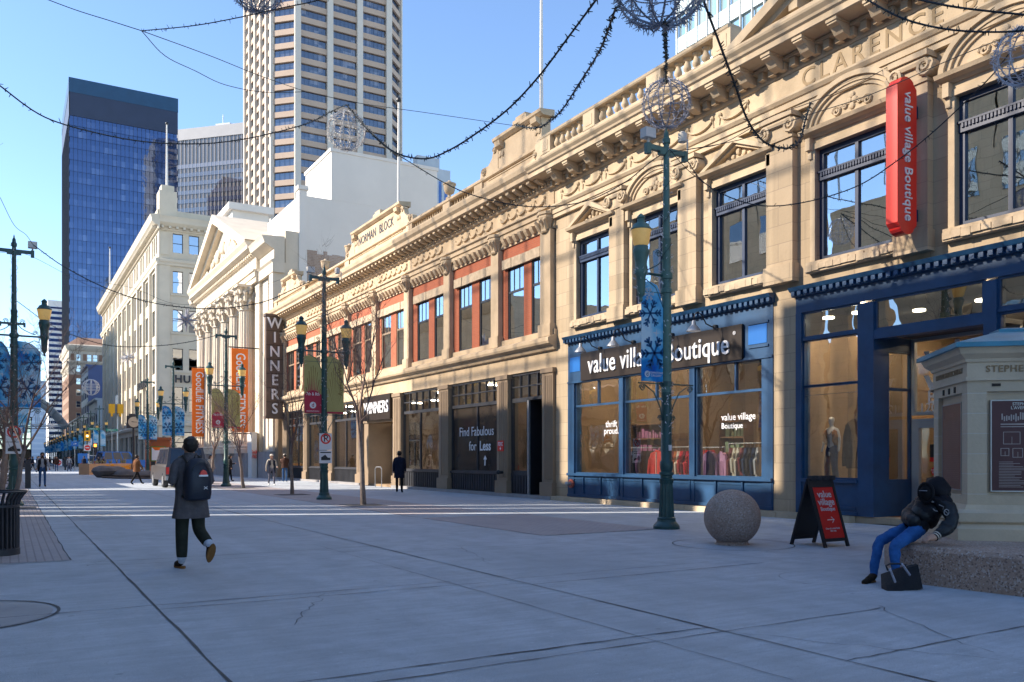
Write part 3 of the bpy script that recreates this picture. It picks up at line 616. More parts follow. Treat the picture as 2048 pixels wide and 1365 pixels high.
for a, b in NW:
    def sideb(f, a=a, b=b):
        for q in (1, 2): f.fbox(NF, b+(a-b)*q/3-.02, b+(a-b)*q/3+.02, -.075, -.045, 8.05, 8.9)
    lit = b > 38.8  # sunlit stretch: sunlight put into lighter frame colour, pale blinds behind
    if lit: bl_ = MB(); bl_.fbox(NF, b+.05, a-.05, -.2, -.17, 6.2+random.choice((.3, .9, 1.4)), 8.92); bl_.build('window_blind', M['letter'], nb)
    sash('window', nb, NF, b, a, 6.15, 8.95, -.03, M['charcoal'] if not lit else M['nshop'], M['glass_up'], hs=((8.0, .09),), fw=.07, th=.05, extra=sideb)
lg = MB(); lg.prof(NF, [(0, 5.4), (.12, 5.42), (.2, 5.55), (.36, 5.62), (.4, 5.7), (.4, 5.82), (.3, 5.87), (.1, 5.95), (.1, 6.14), (0, 6.14)], NA-.1, NB_); lg.build('ledge', M['ntrim'], nb)
ld = MB(); ld.fbox(NF, NA, NB_, -.3, 0, 4.78, 5.4); ld.build('fascia_band', M['ntrim'], nb)
for c in NP[1:-1]+[26.0]:
    p_ = MB(); hw = .3 if c > 26.5 else .34
    p_.fbox(NF, c-hw, c+hw, 0.0, .2, 6.15, 9.75); p_.fbox(NF, c-hw-.06, c+hw+.06, 0, .26, 5.9, 6.35); p_.build('pilaster', M['ntrim'], nb)
    q = MB()
    q.lathe(NF.p(c, .12, 9.66), [(.24, 0), (.28, .05), (.25, .1), (.28, .3), (.4, .52), (.38, .6), (.44, .62), (.44, .72)], 8, sx=.8)
    for j in (-1, 0, 1):
        q.tube([NF.p(c+j*.2, .24, 9.75), NF.p(c+j*.24, .34, 9.95), NF.p(c+j*.29, .44, 10.1), NF.p(c+j*.31, .47, 10.02)], [.07, .07, .05, .02], 5)
    q.build('capital', M['ntrim'], nb)
en = MB()
en.prof(NF, [(0, 9.78), (.06, 9.78), (.06, 10.1), (.16, 10.12), (.16, 10.28), (.22, 10.3), (.22, 10.46), (.3, 10.5), (.3, 10.56), (.08, 10.6), (.08, 11.2), (.16, 11.24), (.2, 11.3), (.2, 11.46), (.3, 11.5), (0, 11.5)], NA, NB_)
t = NA+.35
while t < NB_-.1:
    if min(abs(t+.1-c) for c in NP) > .5: en.prof(NF, [(.05, 9.84), (.16, 9.84), (.26, 9.98), (.3, 10.09), (.05, 10.1)], t, t+.2)
    t += .42
t = NA+.05
while t < NB_-.1: en.fbox(NF, t, t+.1, .2, .27, 11.32, 11.45); t += .2
en.build('entablature', M['ntrim'], nb)
cn = MB(); cn.prof(NF, [(0, 11.5), (.7, 11.62), (.74, 11.64), (.74, 11.8), (.84, 11.9), (.88, 12.05), (.88, 12.12), (.2, 12.2), (0, 12.2)], NA, NB_+.4)
t = NA+.3
while t < NB_: cn.prof(NF, [(.25, 11.5), (.64, 11.6), (.64, 11.5), (.5, 11.42), (.25, 11.38)], t, t+.2); t += .5
cn.build('cornice', M['ntrim'], nb)
t = NA+.9
while t < NB_-1:
    if min(abs(t-c) for c in NP[1:-1]) > .45:
        fs = MB(); fs.tube([NF.p(t+.3*math.cos(math.pi*(1+i/6)), .1, 10.98+.16*math.sin(math.pi*(1+i/6))) for i in range(7)], [.03, .05, .07, .08, .07, .05, .03], 5)
        fs.ball(NF.p(t-.32, .1, 11.02), .06, 5, 4); fs.tube([NF.p(t-.32, .1, 11), NF.p(t-.32, .1, 10.78)], .02, 4); fs.build('frieze_garland', M['ntrim'], nb)
    t += .66
# parapet: pedestals, small balusters, cap
pr = MB(); pr.fbox(NF, NA, NB_, -.1, .12, 12.2, 12.42); pr.fbox(NF, NA, NB_, -.25, -.12, 12.42, 12.9)
pr.prof(NF, [(-.25, 12.86), (.15, 12.86), (.2, 12.9), (.2, 13.0), (.1, 13.05), (-.25, 13.05)], NA, NB_)
for c in (31.2, 34.2, 38.3, 47.2, 51.6, 55.6, 62.5): pr.fbox(NF, c-.35, c+.35, -.2, .17, 12.42, 12.86)
pr.fbox(NF, 25.7, 30.9, -.12, .1, 12.42, 12.86); pr.fbox(NF, 38.65, 46.9, -.12, .1, 12.42, 12.86); pr.fbox(NF, 55.9, 62.1, -.12, .1, 12.42, 12.86)
for a, b in ((26.2, 30.4), (39.2, 42.5), (42.9, 46.4), (56.4, 61.6)):
    pr.fbox(NF, a, b, .1, .13, 12.46, 12.5); pr.fbox(NF, a, b, .1, .13, 12.78, 12.82)
pr.build('parapet', M['ntrim'], nb)
bs = MB()
for a, b in ((31.6, 33.8), (34.6, 37.9), (47.6, 51.2), (52.0, 55.2)):
    t = a+.1
    while t < b: bs.lathe(NF.p(t, .0, 12.42), [(.06, 0), (.04, .06), (.075, .16), (.04, .34), (.06, .44)], 6); t += .24
bs.build('parapet_balusters', M['ntrim'], nb)
def gable(c, hw, zt, lab=None, full=1):
    b = MB()
    b.fbox(NF, c-hw, c+hw, -.3, .1, 13.0, zt)
    b.prof(NF, [(-.35, zt), (.15, zt), (.28, zt+.1), (.3, zt+.2), (-.35, zt+.26)], c-hw-.2, c+hw+.2)
    b.fbox(NF, c-.5, c+.5, -.3, .1, zt+.25, zt+.5); b.fbox(NF, c-.35, c+.35, -.3, .05, zt+.5, zt+.62)
    for s_ in (-1, 1):
        if c < 30 and s_ < 0: continue
        pts = [(c+s_*hw, 13.03), (c+s_*(hw+1.5), 13.03), (c+s_*(hw+1.45), 13.3), (c+s_*(hw+1.15), 13.42), (c+s_*(hw+.8), 13.4), (c+s_*(hw+.5), 13.6), (c+s_*(hw+.4), 13.85), (c+s_*(hw+.42), zt-.15), (c+s_*(hw+.2), zt-.02), (c+s_*hw, zt-.02)]
        b.face(NF, pts, -.12, .12); scroll(b, NF.p(c+s_*(hw+1.15), .14, 13.22), .17, NF.ax*s_, UP, 0, NF.n, tr=.05); scroll(b, NF.p(c+s_*(hw+.25), .14, zt-.2), .14, NF.ax*s_, UP, 0, NF.n, tr=.04)
    for s_ in (-1, 1):
        b.prof(NF, [(.1, zt-.3), (.3, zt-.2), (.34, zt-.02), (.1, zt-.02)], c+s_*(hw-.25)-.2, c+s_*(hw-.25)+.2)
        for q in range(3): b.ball(NF.p(c+s_*(hw-.25)+(q-1)*.12, .12, zt-.5+.05*(q % 2)), .09, 6, 5, .5, 1, 1.3)
    o = b.build('roof_gable', M['ntrim'], nb)
    if lab: o['label'] = lab
gable(42.75, 3.3, 14.05, 'roof gable with incised block letters'); gable(28.0, 1.6, 14.05, 'scrolled roof gable beside the balustrade'); gable(59.0, 1.5, 14.0, 'small roof gable at the far end')
text('carved_name', 'NORMAN', .66, NF.p(44.1, .11, 13.55), RD, UP, M['charcoal'], nb, .02, 0.0, sx=.92); text('carved_name', 'BLOCK', .66, NF.p(41.35, .11, 13.55), RD, UP, M['charcoal'], nb, .02, 0.0, sx=.92)
for c in (34.2, 47.2, 51.6):
    u_ = MB(); u_.lathe(NF.p(c, 0, 13.05), [(.16, 0), (.16, .06), (.07, .12), (.07, .2), (.2, .28), (.25, .42), (.27, .62), (.3, .64), (.3, .7), (.12, .76), (.05, .84), (.0, .86)], 16); u_.build('roof_urn', M['ntrim'], nb, True)
bd = MB(); bd.box(17.3, 40, NB_-.3, NB_, 0, 12); bd.box(17.3, 40, NA+.3, NB_-.3, 11.6, 12.2); bd.box(22, 22.3, NA+.3, NB_-.3, 5.4, 11.6); bd.build('rear_body', M['nstone'], nb)
fl = MB(); fl.box(17.25, 24, NA+.05, NB_-.3, 4.8, 5.4); fl.box(24, 24.2, NA+.05, NB_-.3, .05, 4.8); fl.box(17.0, 24, NA+.05, NB_-.3, .0, .12)
fl.box(17.3, 24, 34.5, 34.6, .1, 4.8); fl.box(17.3, 24, 29.2, 29.3, .1, 4.8); fl.box(17.3, 24, NA+.05, NA+.15, .1, 4.8); fl.build('interior', M['ochre'], nb)
for a, b in ((NA, 40.4), (45, NB_)): kb = MB(); kb.fbox(NF, a, b, .0, .25, 0, .13); kb.build('plinth', M['granite'], nb)
for i in range(0, 16, 2):
    a, b = max(NW[i][0], NW[i+1][0])+.25, min(NW[i][1], NW[i+1][1])-.25; s_ = MB()
    for j in range(5): s_.fbox(NF, b+(a-b)*j/5+.004, b+(a-b)*(j+1)/5-.004, .02, .1+random.uniform(0, .04), 8.93, 9.3)
    s_.build('window_lintel', M['rough'], nb)
# ground floor: fluted brown pilasters
for c, hw in ((25.97, .36), (29.27, .42), (34.58, .48), (39.97, .48), (45.3, .42), (50.45, .5), (55.45, .4), (60.3, .5), (62.4, .4)):
    p_ = MB(); p_.fbox(NF, c-hw, c+hw, -.35, .12, .6, 4.7); p_.fbox(NF, c-hw-.05, c+hw+.05, -.35, .2, .12, .62); p_.fbox(NF, c-hw-.05, c+hw+.05, -.35, .17, 4.6, 4.77)
    for j in range(4): p_.fbox(NF, c-hw+.1+j*(2*hw-.2)/4, c-hw+.1+(j+.6)*(2*hw-.2)/4, .12, .145, .75, 4.5)
    p_.build('shop_pilaster', M['nshop'], nb)
def nshop(a0, a1, mids, trn, gm=None, gt=None):
    def grid(f, a0=a0, a1=a1):
        f.fbox(NF, a0+.06, a1-.06, -.15, -.055, 3.68, 3.82)
    b = sash('shop_window', nb, NF, a0, a1, .92, 3.76, -.06, M['charcoal'], gm or M['glass_shop'], vs=mids, fw=.07, mw=.06, th=.1)
    n = max(2, int((a1-a0)/trn))
    sash('transom_window', nb, NF, a0, a1, 3.76, 4.76, -.06, M['charcoal'], gt or M['glass_shop'], vs=[a0+(a1-a0)*i/n for i in range(1, n)], hs=((4.26, .05),), fw=.07, mw=.045, th=.1)
    k_ = MB(); k_.fbox(NF, a0, a1, -.2, -.04, .12, .92); k_.fbox(NF, a0, a1, -.04, .03, .86, .93)
    t = a0+.05
    while t < a1-.05: k_.fbox(NF, t, t+.05, -.04, -.005, .16, .84); t += .21
    k_.build('bulkhead', M['charcoal'], nb)
nshop(29.69, 34.1, (31.7,), .6, M['film']); nshop(35.06, 39.49, (37.5,), .65)
nshop(45.72, 49.95, (48.0,), .9); nshop(50.95, 55.05, (53.0,), .65); nshop(55.85, 59.8, (57.6,), .65)
# narrow window + open grille door
sash('shop_window', nb, NF, 27.6, 28.85, .92, 3.76, -.06, M['charcoal'], M['glass_shop'], fw=.1, th=.1); sash('transom_window', nb, NF, 26.33, 28.85, 3.76, 4.76, -.06, M['charcoal'], M['glass_shop'], vs=(26.95, 27.6, 28.2), hs=((4.26, .05),), fw=.07, mw=.045, th=.1)
k_ = MB(); k_.fbox(NF, 27.6, 28.85, -.2, -.04, .12, .92); [k_.fbox(NF, 27.65+i*.21, 27.7+i*.21, -.04, -.005, .16, .84) for i in range(6)]; k_.build('bulkhead', M['charcoal'], nb)
k_ = MB(); k_.fbox(NF, 26.35, 27.58, -1.4, -1.3, .12, 3.7); k_.fbox(NF, 26.33, 26.4, -1.3, -.1, .12, 3.7); k_.fbox(NF, 27.45, 27.58, -1.3, -.02, .12, 3.7); k_.fbox(NF, 26.35, 27.58, -1.3, 0, 3.7, 3.76); k_.build('dark_entrance', M['black'], nb)
k_ = MB()
for i in range(8): k_.fbox(NF, 26.5+i*.12, 26.52+i*.12, -.62, -.6, .3, 3.3)
for z in (.3, 1.0, 1.4, 2.1, 2.7, 3.3): k_.fbox(NF, 26.44, 27.44, -.625, -.595, z, z+.04)
for z in (1.55, 2.25, 2.85):
    for i in range(8): k_.tube([NF.p(26.51+i*.12, -.59, z), NF.p(26.56+i*.12, -.59, z+.2), NF.p(26.51+i*.12, -.59, z+.4)], .012, 4)
k_.build('grille_door', M['black'], nb)
k_ = MB(); k_.fbox(NF, 27.42, 27.5, -.05, .03, .12, 3.7); k_.build('door_post', M['galv'], nb)
# recessed entrance
k_ = MB(); k_.fbox(NF, 40.45, 44.9, -.3, .05, 3.42, 4.78); k_.build('entrance_header', M['nshop'], nb)
k_ = MB(); k_.fbox(NF, 44.2, 44.9, -2.4, .0, .02, 3.42); k_.build('entrance_side', M['nshop'], nb)
k_ = MB(); k_.fbox(NF, 42.0, 44.2, -1.5, -1.4, .02, 3.42)
for i in range(9): k_.fbox(NF, 42.05+i*.24, 42.07+i*.24, -1.4, -1.385, .05, 3.4)
k_.build('white_panel', M['white'], nb)
k_ = MB(); k_.fbox(NF, 40.5, 42.0, -1.5, -1.42, .02, .12); [k_.fbox(NF, q, q+.07, -1.5, -1.42, .12, 3.4) for q in (40.5, 41.2, 41.93)]; k_.fbox(NF, 40.57, 41.93, -1.5, -1.42, 2.4, 2.5); k_.build('glass_door', M['charcoal'], nb)
k_ = MB(); k_.fbox(NF, 40.57, 41.93, -1.47, -1.46, .12, 3.4); k_.build('glass_door_pane', M['glass_shop'], nb)
rl = MB(); rl.tube([(16.4, 41.0, 0), (16.4, 41.0, .95), (16.4, 41.15, 1.05), (16.4, 41.75, 1.05), (16.4, 41.9, .95), (16.4, 41.9, 0)], .025, 6); tag(rl.build('handrail', M['galv'], None, True), 'small bent steel handrail beside the shop entrance with the dark sign', 'handrail')
for x, y in [(18.3+i*2.2, 27.5+j*2.6) for i in range(2) for j in range(13)]:
    if 40.2 < y < 45.2 and x < 19: continue
    q = MB(); q.box(x-.3, x+.3, y-.08, y+.08, 4.7, 4.74); q.build('ceiling_light', M['lampc'], nb)
# lettering and small signs on it
text('window_lettering', 'Find Fabulous', .56, NF.p(31.75, -.035, 2.62), RD, UP, M['letter'], nb, .006, 0)
text('window_lettering', 'for', .56, NF.p(32.05, -.035, 2.0), RD, UP, M['letter'], nb, .006, 0)
text('window_lettering', 'Less', .56, NF.p(30.95, -.035, 2.0), RD, UP, M['letter'], nb, .006, .02)
ar = MB(); ar.face(NF, [(30.95, 1.62), (31.1, 1.45), (30.99, 1.45), (31.02, 1.2), (30.93, 1.2), (30.91, 1.45), (30.8, 1.45)], -.04, -.03); ar.build('window_arrow', M['letter'], nb)
fd = thing('fire_sign', 'small square red FDC sign fixed on a brown shop pilaster', 'sign', NF.p(29.3, .15, 1.9)); k_ = MB(); k_.fbox(NF, 29.08, 29.55, .15, .17, 1.78, 2.2); k_.build('plate', M['red'], fd)
text('lettering', 'FDC', .2, NF.p(29.315, .175, 2.06), RD, UP, M['letter'], fd, .004, .02); ar = MB(); ar.face(NF, [(29.315, 1.82), (29.38, 1.9), (29.33, 1.9), (29.33, 1.96), (29.3, 1.96), (29.3, 1.9), (29.25, 1.9)], .17, .176); ar.build('arrow', M['letter'], fd)
st_ = MB(); st_.tube([NF.p(29.2, .12, .95), NF.p(29.2, .3, .95)], .06, 8); st_.ball(NF.p(29.2, .34, .95), .09, 8, 6); st_.ball(NF.p(29.1, .32, .95), .06, 8, 6); st_.build('standpipe_outlet', M['black'], nb)
wsn = thing('shop_sign', 'dark rectangular sign with seven white capital letters above a recessed entrance', 'sign', NF.p(42.4, .2, 3.5)); k_ = MB(); k_.fbox(NF, 40.55, 44.3, .06, .24, 3.52, 4.82); k_.build('board', M['signblack'], wsn)
text('lettering', 'WINNERS', .86, NF.p(42.42, .26, 4.15), RD, UP, M['letter'], wsn, .05, .012, sx=.92)
# tall blade sign at the far end
BS = thing('blade_sign', 'tall brown vertical sign of white stacked capital letters on the brick block', 'sign', (15.9, 60.6, 4.4))
EF = Fr((16.1, 60.6, 0), (1, 0, 0), (0, -1, 0))
k_ = MB(); k_.fbox(EF, -.6, .6, -.24, .24, 4.45, 11.55); k_.fbox(EF, -.66, .66, -.29, .29, 11.5, 11.68); k_.fbox(EF, -.66, .66, -.29, .29, 4.3, 4.48); k_.build('board', M['bladesign'], BS)
k_ = MB()
for i in range(8): k_.fbox(EF, -.6, .6, .24, .26, 4.46+i*1.005-.02, 4.46+i*1.005+.02)
k_.build('seams', M['signblack'], BS)
for i, ch in enumerate('WINNERS'): text('letter', ch, 1.05, EF.p(0, .3, 11.0-i*1.005), (1, 0, 0), UP, M['letter'], BS, .08, .012, sx=.92)
k_ = MB()
for z in (5.2, 6.0, 10.2, 11): k_.tube([(16.7, 60.6, z), (16.95, 60.6, z)], .05, 6)
k_.build('bracket', M['black'], BS)
# ------------------------------------------------------------------ white building behind
wb = thing('white_building', 'plain white stuccoed building rising behind the brick block with a blank party wall', 'building', (25, 68, 0))
W2 = Fr((18.75, 0, 0), (0, 1, 0), (-1, 0, 0))
w = MB(); wall_open(w, W2, 63.6, 72.5, 0, 21.3, [(66.5, 67.9, 15.3, 18.2), (66.5, 67.9, 10.6, 13.2)], 0, .4); w.box(19.15, 34, 62.96, 80, 0, 21.2); w.box(21.1, 30, 62.95, 69.5, 21.2, 24.9); w.box(21, 30.1, 62.9, 69.6, 24.9, 25.15)
w.box(18.6, 19.2, 62.9, 63.7, 0, 21.6); w.box(18.5, 19.3, 62.8, 63.8, 21.6, 21.9); w.box(30, 36, 62.96, 70, 21.2, 22.3)
w.build('wall', M['white'], wb)
for z0, z1 in ((15.3, 18.2), (10.6, 13.2)): sash('window', wb, W2, 66.5, 67.9, z0, z1, -.25, M['charcoal'], M['glass_up'], hs=((z0+1.4, .06),), fw=.08)
k_ = MB(); rr = random.Random(3)
x = 19.2
while x < 26.5:
    ww = rr.uniform(.3, .6); k_.box(x, x+ww, 62.93, 62.965, 11, 17.2+rr.uniform(-.25, .15)-(x-19)*.06); x += ww
k_.build('exposed_brick', M['oldbrick'], wb)
# ------------------------------------------------------------------ temple fronted bank
tp = thing('temple_building', 'pale stone classical bank building with corinthian columns and a sculpted pediment', 'building', (16.9, 80, 0))
w = MB(); wall_open(w, NF, 63.0, 68.0, 0, 17.2, [(64.2, 65.3, 2.2, 5.4), (64.2, 65.2, 9, 15.0)], 0, .6); wall_open(w, NF, 88.0, 92.4, 0, 17.2, [(89.6, 90.6, 2.2, 5.4), (89.6, 90.6, 9, 14)], 0, .6)
w.fbox(NF, 68, 88, -1.2, -.9, 0, 16); w.box(17.6, 34, 63.0, 92.4, 16, 18.4); w.box(17.4, 34, 92.0, 92.4, 0, 18); w.box(17.5, 34, 63.0, 63.3, 0, 16.0); w.box(19.5, 32, 74, 92, 18.4, 20.6)
w.fbox(NF, 62.95, 64.0, .0, .25, 2.0, 15.2); w.fbox(NF, 66.9, 68.2, .0, .25, 2.0, 15.2); w.fbox(NF, 88.0, 89.2, 0, .25, 2.0, 15.2); w.fbox(NF, 91.2, 92.4, 0, .25, 2, 15.2)
w.build('wall', M['temple'], tp)
w = MB(); w.fbox(NF, 62.95, 92.5, .0, .45, 0, 2.0); w.fbox(NF, 67.8, 88.2, .45, 1.0, 0, 1.9); w.build('base', M['granite'], tp)
w = MB(); w.prof(NF, [(-.6, 15.2), (.5, 15.2), (.5, 15.6), (.58, 15.6), (.58, 16.0), (.7, 16.05), (.7, 16.15), (.45, 16.2), (.45, 17.2), (.6, 17.25), (.6, 17.5), (.9, 17.55), (1.15, 17.7), (1.15, 17.95), (1.35, 18.25), (1.35, 18.35), (-.6, 18.4)], 67.0, 91.6)
w.prof(NF, [(-.6, 15.2), (.3, 15.2), (.3, 15.9), (.45, 16.05), (.2, 16.2), (.2, 16.9), (.4, 17.0), (.9, 17.3), (1.0, 17.6), (1.1, 17.8), (-.6, 17.9)], 62.8, 67.0)
w.prof(NF, [(-.6, 15.2), (.3, 15.2), (.3, 15.9), (.45, 16.05), (.2, 16.2), (.2, 16.9), (.4, 17.0), (.9, 17.3), (1.0, 17.6), (1.1, 17.8), (-.6, 17.9)], 91.6, 92.8)
t = 67.1
while t < 91.4: w.fbox(NF, t, t+.3, .6, .8, 17.27, 17.5); t += .6
w.build('entablature', M['temple'], tp)
w = MB(); c, hw, z0, H_ = 79.3, 12.4, 18.4, 4.6
w.face(NF, [(c-hw, z0), (c+hw, z0), (c, z0+H_)], -.5, .35); w.face(NF, [(c-hw, z0), (c+hw, z0), (c, z0+H_)], -6, -.5)
for s_ in (-1, 1):
    w.face(NF, [(c+s_*(hw+.1), z0-.05), (c+s_*(hw-1.5), z0), (c, z0+H_-.5), (c, z0+H_+.3)], -6.2, 1.35); w.face(NF, [(c+s_*(hw-1.5), z0), (c+s_*(hw-2.6), z0), (c, z0+H_-.95), (c, z0+H_-.5)], .3, .8)
w.build('pediment', M['temple'], tp)
k_ = MB(); rr = random.Random(5)
for i in range(44):
    a = rr.uniform(-7.5, 7.5); hh = max(.2, (1-abs(a)/9.2)*3.1); k_.ball(NF.p(c+a, .45, z0+.15+rr.uniform(0, hh*.75)), rr.uniform(.2, .42), 7, 6, .7, 1, rr.uniform(1, 1.9))
k_.build('pediment_sculpture', M['temple'], tp, True)
for yy in (69.5, 72.9, 76.3, 79.7, 83.1, 86.5):
    k_ = MB(); p0 = (16.35, yy, 1.9)
    k_.lathe(p0, [(1.0, 0), (1.0, .35), (.88, .4), (.92, .55), (.8, .68)], 24)
    k_.lathe(p0, [(.74, .68), (.73, 4), (.69, 8), (.63, 11.3)], 40, flute=.07)
    cl_ = k_.build('column', M['temple'], tp)
    q = MB(); q.lathe(p0, [(.66, 11.3), (.72, 11.36), (.66, 11.45), (.66, 11.9), (.72, 12.5), (.95, 13.1)], 16); q.box(p0[0]-1, p0[0]+1, yy-1, yy+1, 15.0, 15.2)
    for row, (rz, rr_, n, h) in enumerate(((11.5, .7, 8, .6), (12.0, .76, 8, .75), (12.6, .85, 8, .5))):
        for j in range(n):
            a = 2*math.pi*(j+.5*row)/n; dx, dy = math.cos(a), math.sin(a)
            q.tube([(p0[0]+dx*rr_, yy+dy*rr_, 1.9+rz), (p0[0]+dx*(rr_+.06), yy+dy*(rr_+.06), 1.9+rz+h*.7), (p0[0]+dx*(rr_+.28), yy+dy*(rr_+.28), 1.9+rz+h), (p0[0]+dx*(rr_+.34), yy+dy*(rr_+.34), 1.9+rz+h*.75)], [.16, .18, .14, .05], 5)
    q.build('capital', M['temple'], cl_)
for y0 in (71.2, 74.6, 78, 81.4, 84.8):
    k_ = MB(); k_.fbox(NF, y0-.75, y0+.75, -.89, -.8, 3, 9.5); k_.fbox(NF, y0-.75, y0+.75, -.89, -.8, 10.5, 14); k_.build('window', M['glass_dark'], tp)
# orange vertical banners of the gym on it
for i, (yy, lab) in enumerate(((67.0, 'tall orange banner with white lettering hung before the temple columns, nearer of two'), (83.4, 'tall orange banner with white lettering at the far end of the temple front'))):
    xx = 15.2; w_ = .62
    o = thing('fabric_banner', lab, 'banner', (xx, yy, 3.5), 'orange banners on the temple front'); BF = Fr((xx, yy, 0), (1, 0, 0), (0, -1, 0))
    q = MB(); q.fbox(BF, -w_, w_, -.02, .02, 3.5, 9.92); q.build('cloth', M['orange'], o)
    q = MB(); q.tube([BF.p(-.8, 0, 10.0), BF.p(1.9, 0, 10.0)], .05, 6); q.build('pole', M['black'], o); q = MB(); q.tube([BF.p(-.8, 0, 3.4), BF.p(1.9, 0, 3.4)], .05, 6); q.build('pole', M['black'], o)
    text('lettering', 'GoodLife FITNESS', 1.0, BF.p(.03, .035, 6.7), (0, 0, -1), (1, 0, 0), M['letter'], o, .01, .01, sx=.76)
# ------------------------------------------------------------------ big cream department store
class WinSet:
    def __init__(s, parent, limit=96): s.p = parent; s.n = 0; s.l = limit; s.rf = MB(); s.rp = MB()
    def add(s, fr, a0, a1, z0, z1, o, fm, gm, hbar=True, fw=.07):
        if s.n < s.l:
            sash('window', s.p, fr, a0, a1, z0, z1, o, fm, gm, hs=(((z0+z1)/2, fw),) if hbar else (), fw=fw); s.n += 1
        else:
            s.fm, s.gm = fm, gm
            s.rf.fbox(fr, a0, a1, o-.1, o-.02, z0, z0+fw); s.rf.fbox(fr, a0, a1, o-.1, o-.02, z1-fw, z1); s.rf.fbox(fr, a0, a1, o-.1, o-.02, (z0+z1)/2-fw/2, (z0+z1)/2+fw/2); s.rp.fbox(fr, a0, a1, o-.12, o-.1, z0, z1)
    def done(s):
        if s.rf.v: stuff(s.rf.build('window_frames', s.fm, s.p)); stuff(s.rp.build('window_panes', s.gm, s.p))
M['glass_far'] = glassmat('far_window_glass', (.3, .33, .35), .5, .01, .6)
hb = thing('department_store', 'large six storey cream department store on the street corner with projecting cornice', 'building', (16.9, 120.3, 0))
SD = Fr((16.9, 120.3, 0), (1, 0, 0), (0, -1, 0)); HY1 = 200
ws = WinSet(hb)
rows = [(28.8, 31.35), (23.45, 26.37), (18.34, 21.26), (13.24, 16.09), (7.6, 11.0)]
sops = [(x, x+1.3, z0, z1) for z0, z1 in rows for x in (1.7, 3.75, 5.85, 9.5, 11.55, 13.65, 17.3)]+[(1.5, 7.3, .8, 5), (9.2, 14.6, .8, 5)]
w = MB(); wall_open(w, SD, 0, 22, 0, 32.2, sops, 0, .5)
bays = [(120.81+i*6.6, 120.81+i*6.6+6.6) for i in range(12)]
nops = []
for a, b in bays:
    nops += [(a+1.0+j*1.75, a+2.15+j*1.75, 28.8, 31.3) for j in range(3)]
    for z0, z1 in rows[1:]: nops += [(a+1.0, b-1.0, z0-.3, z1+.3)]
    nops += [(a+.8, b-.8, .6, 5.0)]
wall_open(w, NF, 120.801, HY1, 0, 32.2, nops, 0, .5); w.box(17.5, 39, 120.9, HY1, 32, 33)
w.build('wall', M['cream'], hb)
w = MB()
for fr, a0, a1 in ((NF, 120.3-1.0, HY1), (SD, -1.0, 22)):
    w.prof(fr, [(0, 31.6), (.2, 31.6), (.25, 32.0), (.6, 32.1), (1.0, 32.5), (1.05, 32.9), (1.2, 33.3), (0, 33.5)], a0 if fr is NF else 0, a1)
    w.prof(fr, [(0, 27.0), (.25, 27.0), (.3, 27.3), (.45, 27.5), (.45, 27.8), (0, 27.95)], 120.3-.3 if fr is NF else 0, a1)
    w.prof(fr, [(0, 5.8), (.35, 5.85), (.4, 6.2), (.1, 6.5), (0, 6.5)], 120.3-.3 if fr is NF else 0, a1)
    w.prof(fr, [(0, 33.5), (.2, 33.5), (.2, 34.3), (-.3, 34.3), (-.3, 33.5)], 120.3 if fr is NF else 0, a1)
    t = (120.3 if fr is NF else .2)
    while t < a1-.5: w.fbox(fr, t, t+.3, .25, .85, 31.8, 32.1); t += .9
w.fbox(SD, 0.0, 2.2, -2, .3, 33.5, 36.8); w.fbox(SD, .3, 1.9, -1.7, .0, 36.8, 37.6)
w.build('cornice', M['cream'], hb)
w = MB()
for a, b in bays: w.fbox(NF, a-.55, a+.55, 0, .35, 6.5, 27.0)
for z0, z1 in rows[1:]:
    w.fbox(SD, 1.4, 7.4, 0, .12, z0-.35, z0-.1)
w.fbox(SD, 0, 1.35, 0, .15, 6.5, 27.0); w.fbox(SD, 7.6, 8.9, 0, .15, 6.5, 27); w.fbox(SD, .2, 1.2, .0, .1, 28.4, 31.4)
w.build('pilasters', M['cream'], hb)
for x0, x1, z0, z1 in sops[:35]: ws.add(SD, x0, x1, z0, z1, -.25, M['charcoal'], M['glass_far'])
for a, b in bays[:9]:
    for j in range(3): ws.add(NF, a+1.0+j*1.75, a+2.15+j*1.75, 28.8, 31.3, -.25, M['cream'], M['glass_far'])
    for z0, z1 in rows[1:]:
        for s0, s1 in ((a+1.0, a+3.25), (a+3.35, b-1.0)): ws.add(NF, s0, s1, z0-.3, z1+.3, -.3, M['cream'], M['glass_far'])
for a, b in bays[9:]:
    for j in range(3): ws.add(NF, a+1.0+j*1.75, a+2.15+j*1.75, 28.8, 31.3, -.25, M['cream'], M['glass_far'])
    for z0, z1 in rows[1:]: ws.add(NF, a+1.0, b-1.0, z0-.3, z1+.3, -.3, M['cream'], M['glass_far'])
ws.done()
for a, b in bays[:6]: sash('shop_window', hb, NF, a+.8, b-.8, .6, 5.0, -.3, M['charcoal'], M['glass_far'], hs=((3.6, .1),), fw=.12)
sash('shop_window', hb, SD, 1.5, 7.3, .8, 5, -.3, M['charcoal'], M['glass_far'], vs=(4.4,), hs=((3.6, .1),), fw=.12); sash('shop_window', hb, SD, 9.2, 14.6, .8, 5, -.3, M['charcoal'], M['glass_far'], hs=((3.6, .1),), fw=.12)
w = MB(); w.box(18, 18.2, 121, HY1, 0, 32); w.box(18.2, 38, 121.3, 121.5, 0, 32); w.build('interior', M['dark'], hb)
text('lettering', "HUDSON'S BAY", 1.35, SD.p(7.2, .1, 12.0), (1, 0, 0), UP, M['charcoal'], hb, .15, .03, spacing=1.15)
text('lettering', "HUDSON'S BAY", 1.5, NF.p(133, .45, 12.0), RD, UP, M['charcoal'], hb, .15, .02)
k_ = MB(); k_.box(22.3, 26.5, 102, 110, 20.8, 30.4); k_.box(21.8, 27, 101.5, 110.5, 30.4, 31.2); k_.build('roof_house', M['white'], tp)
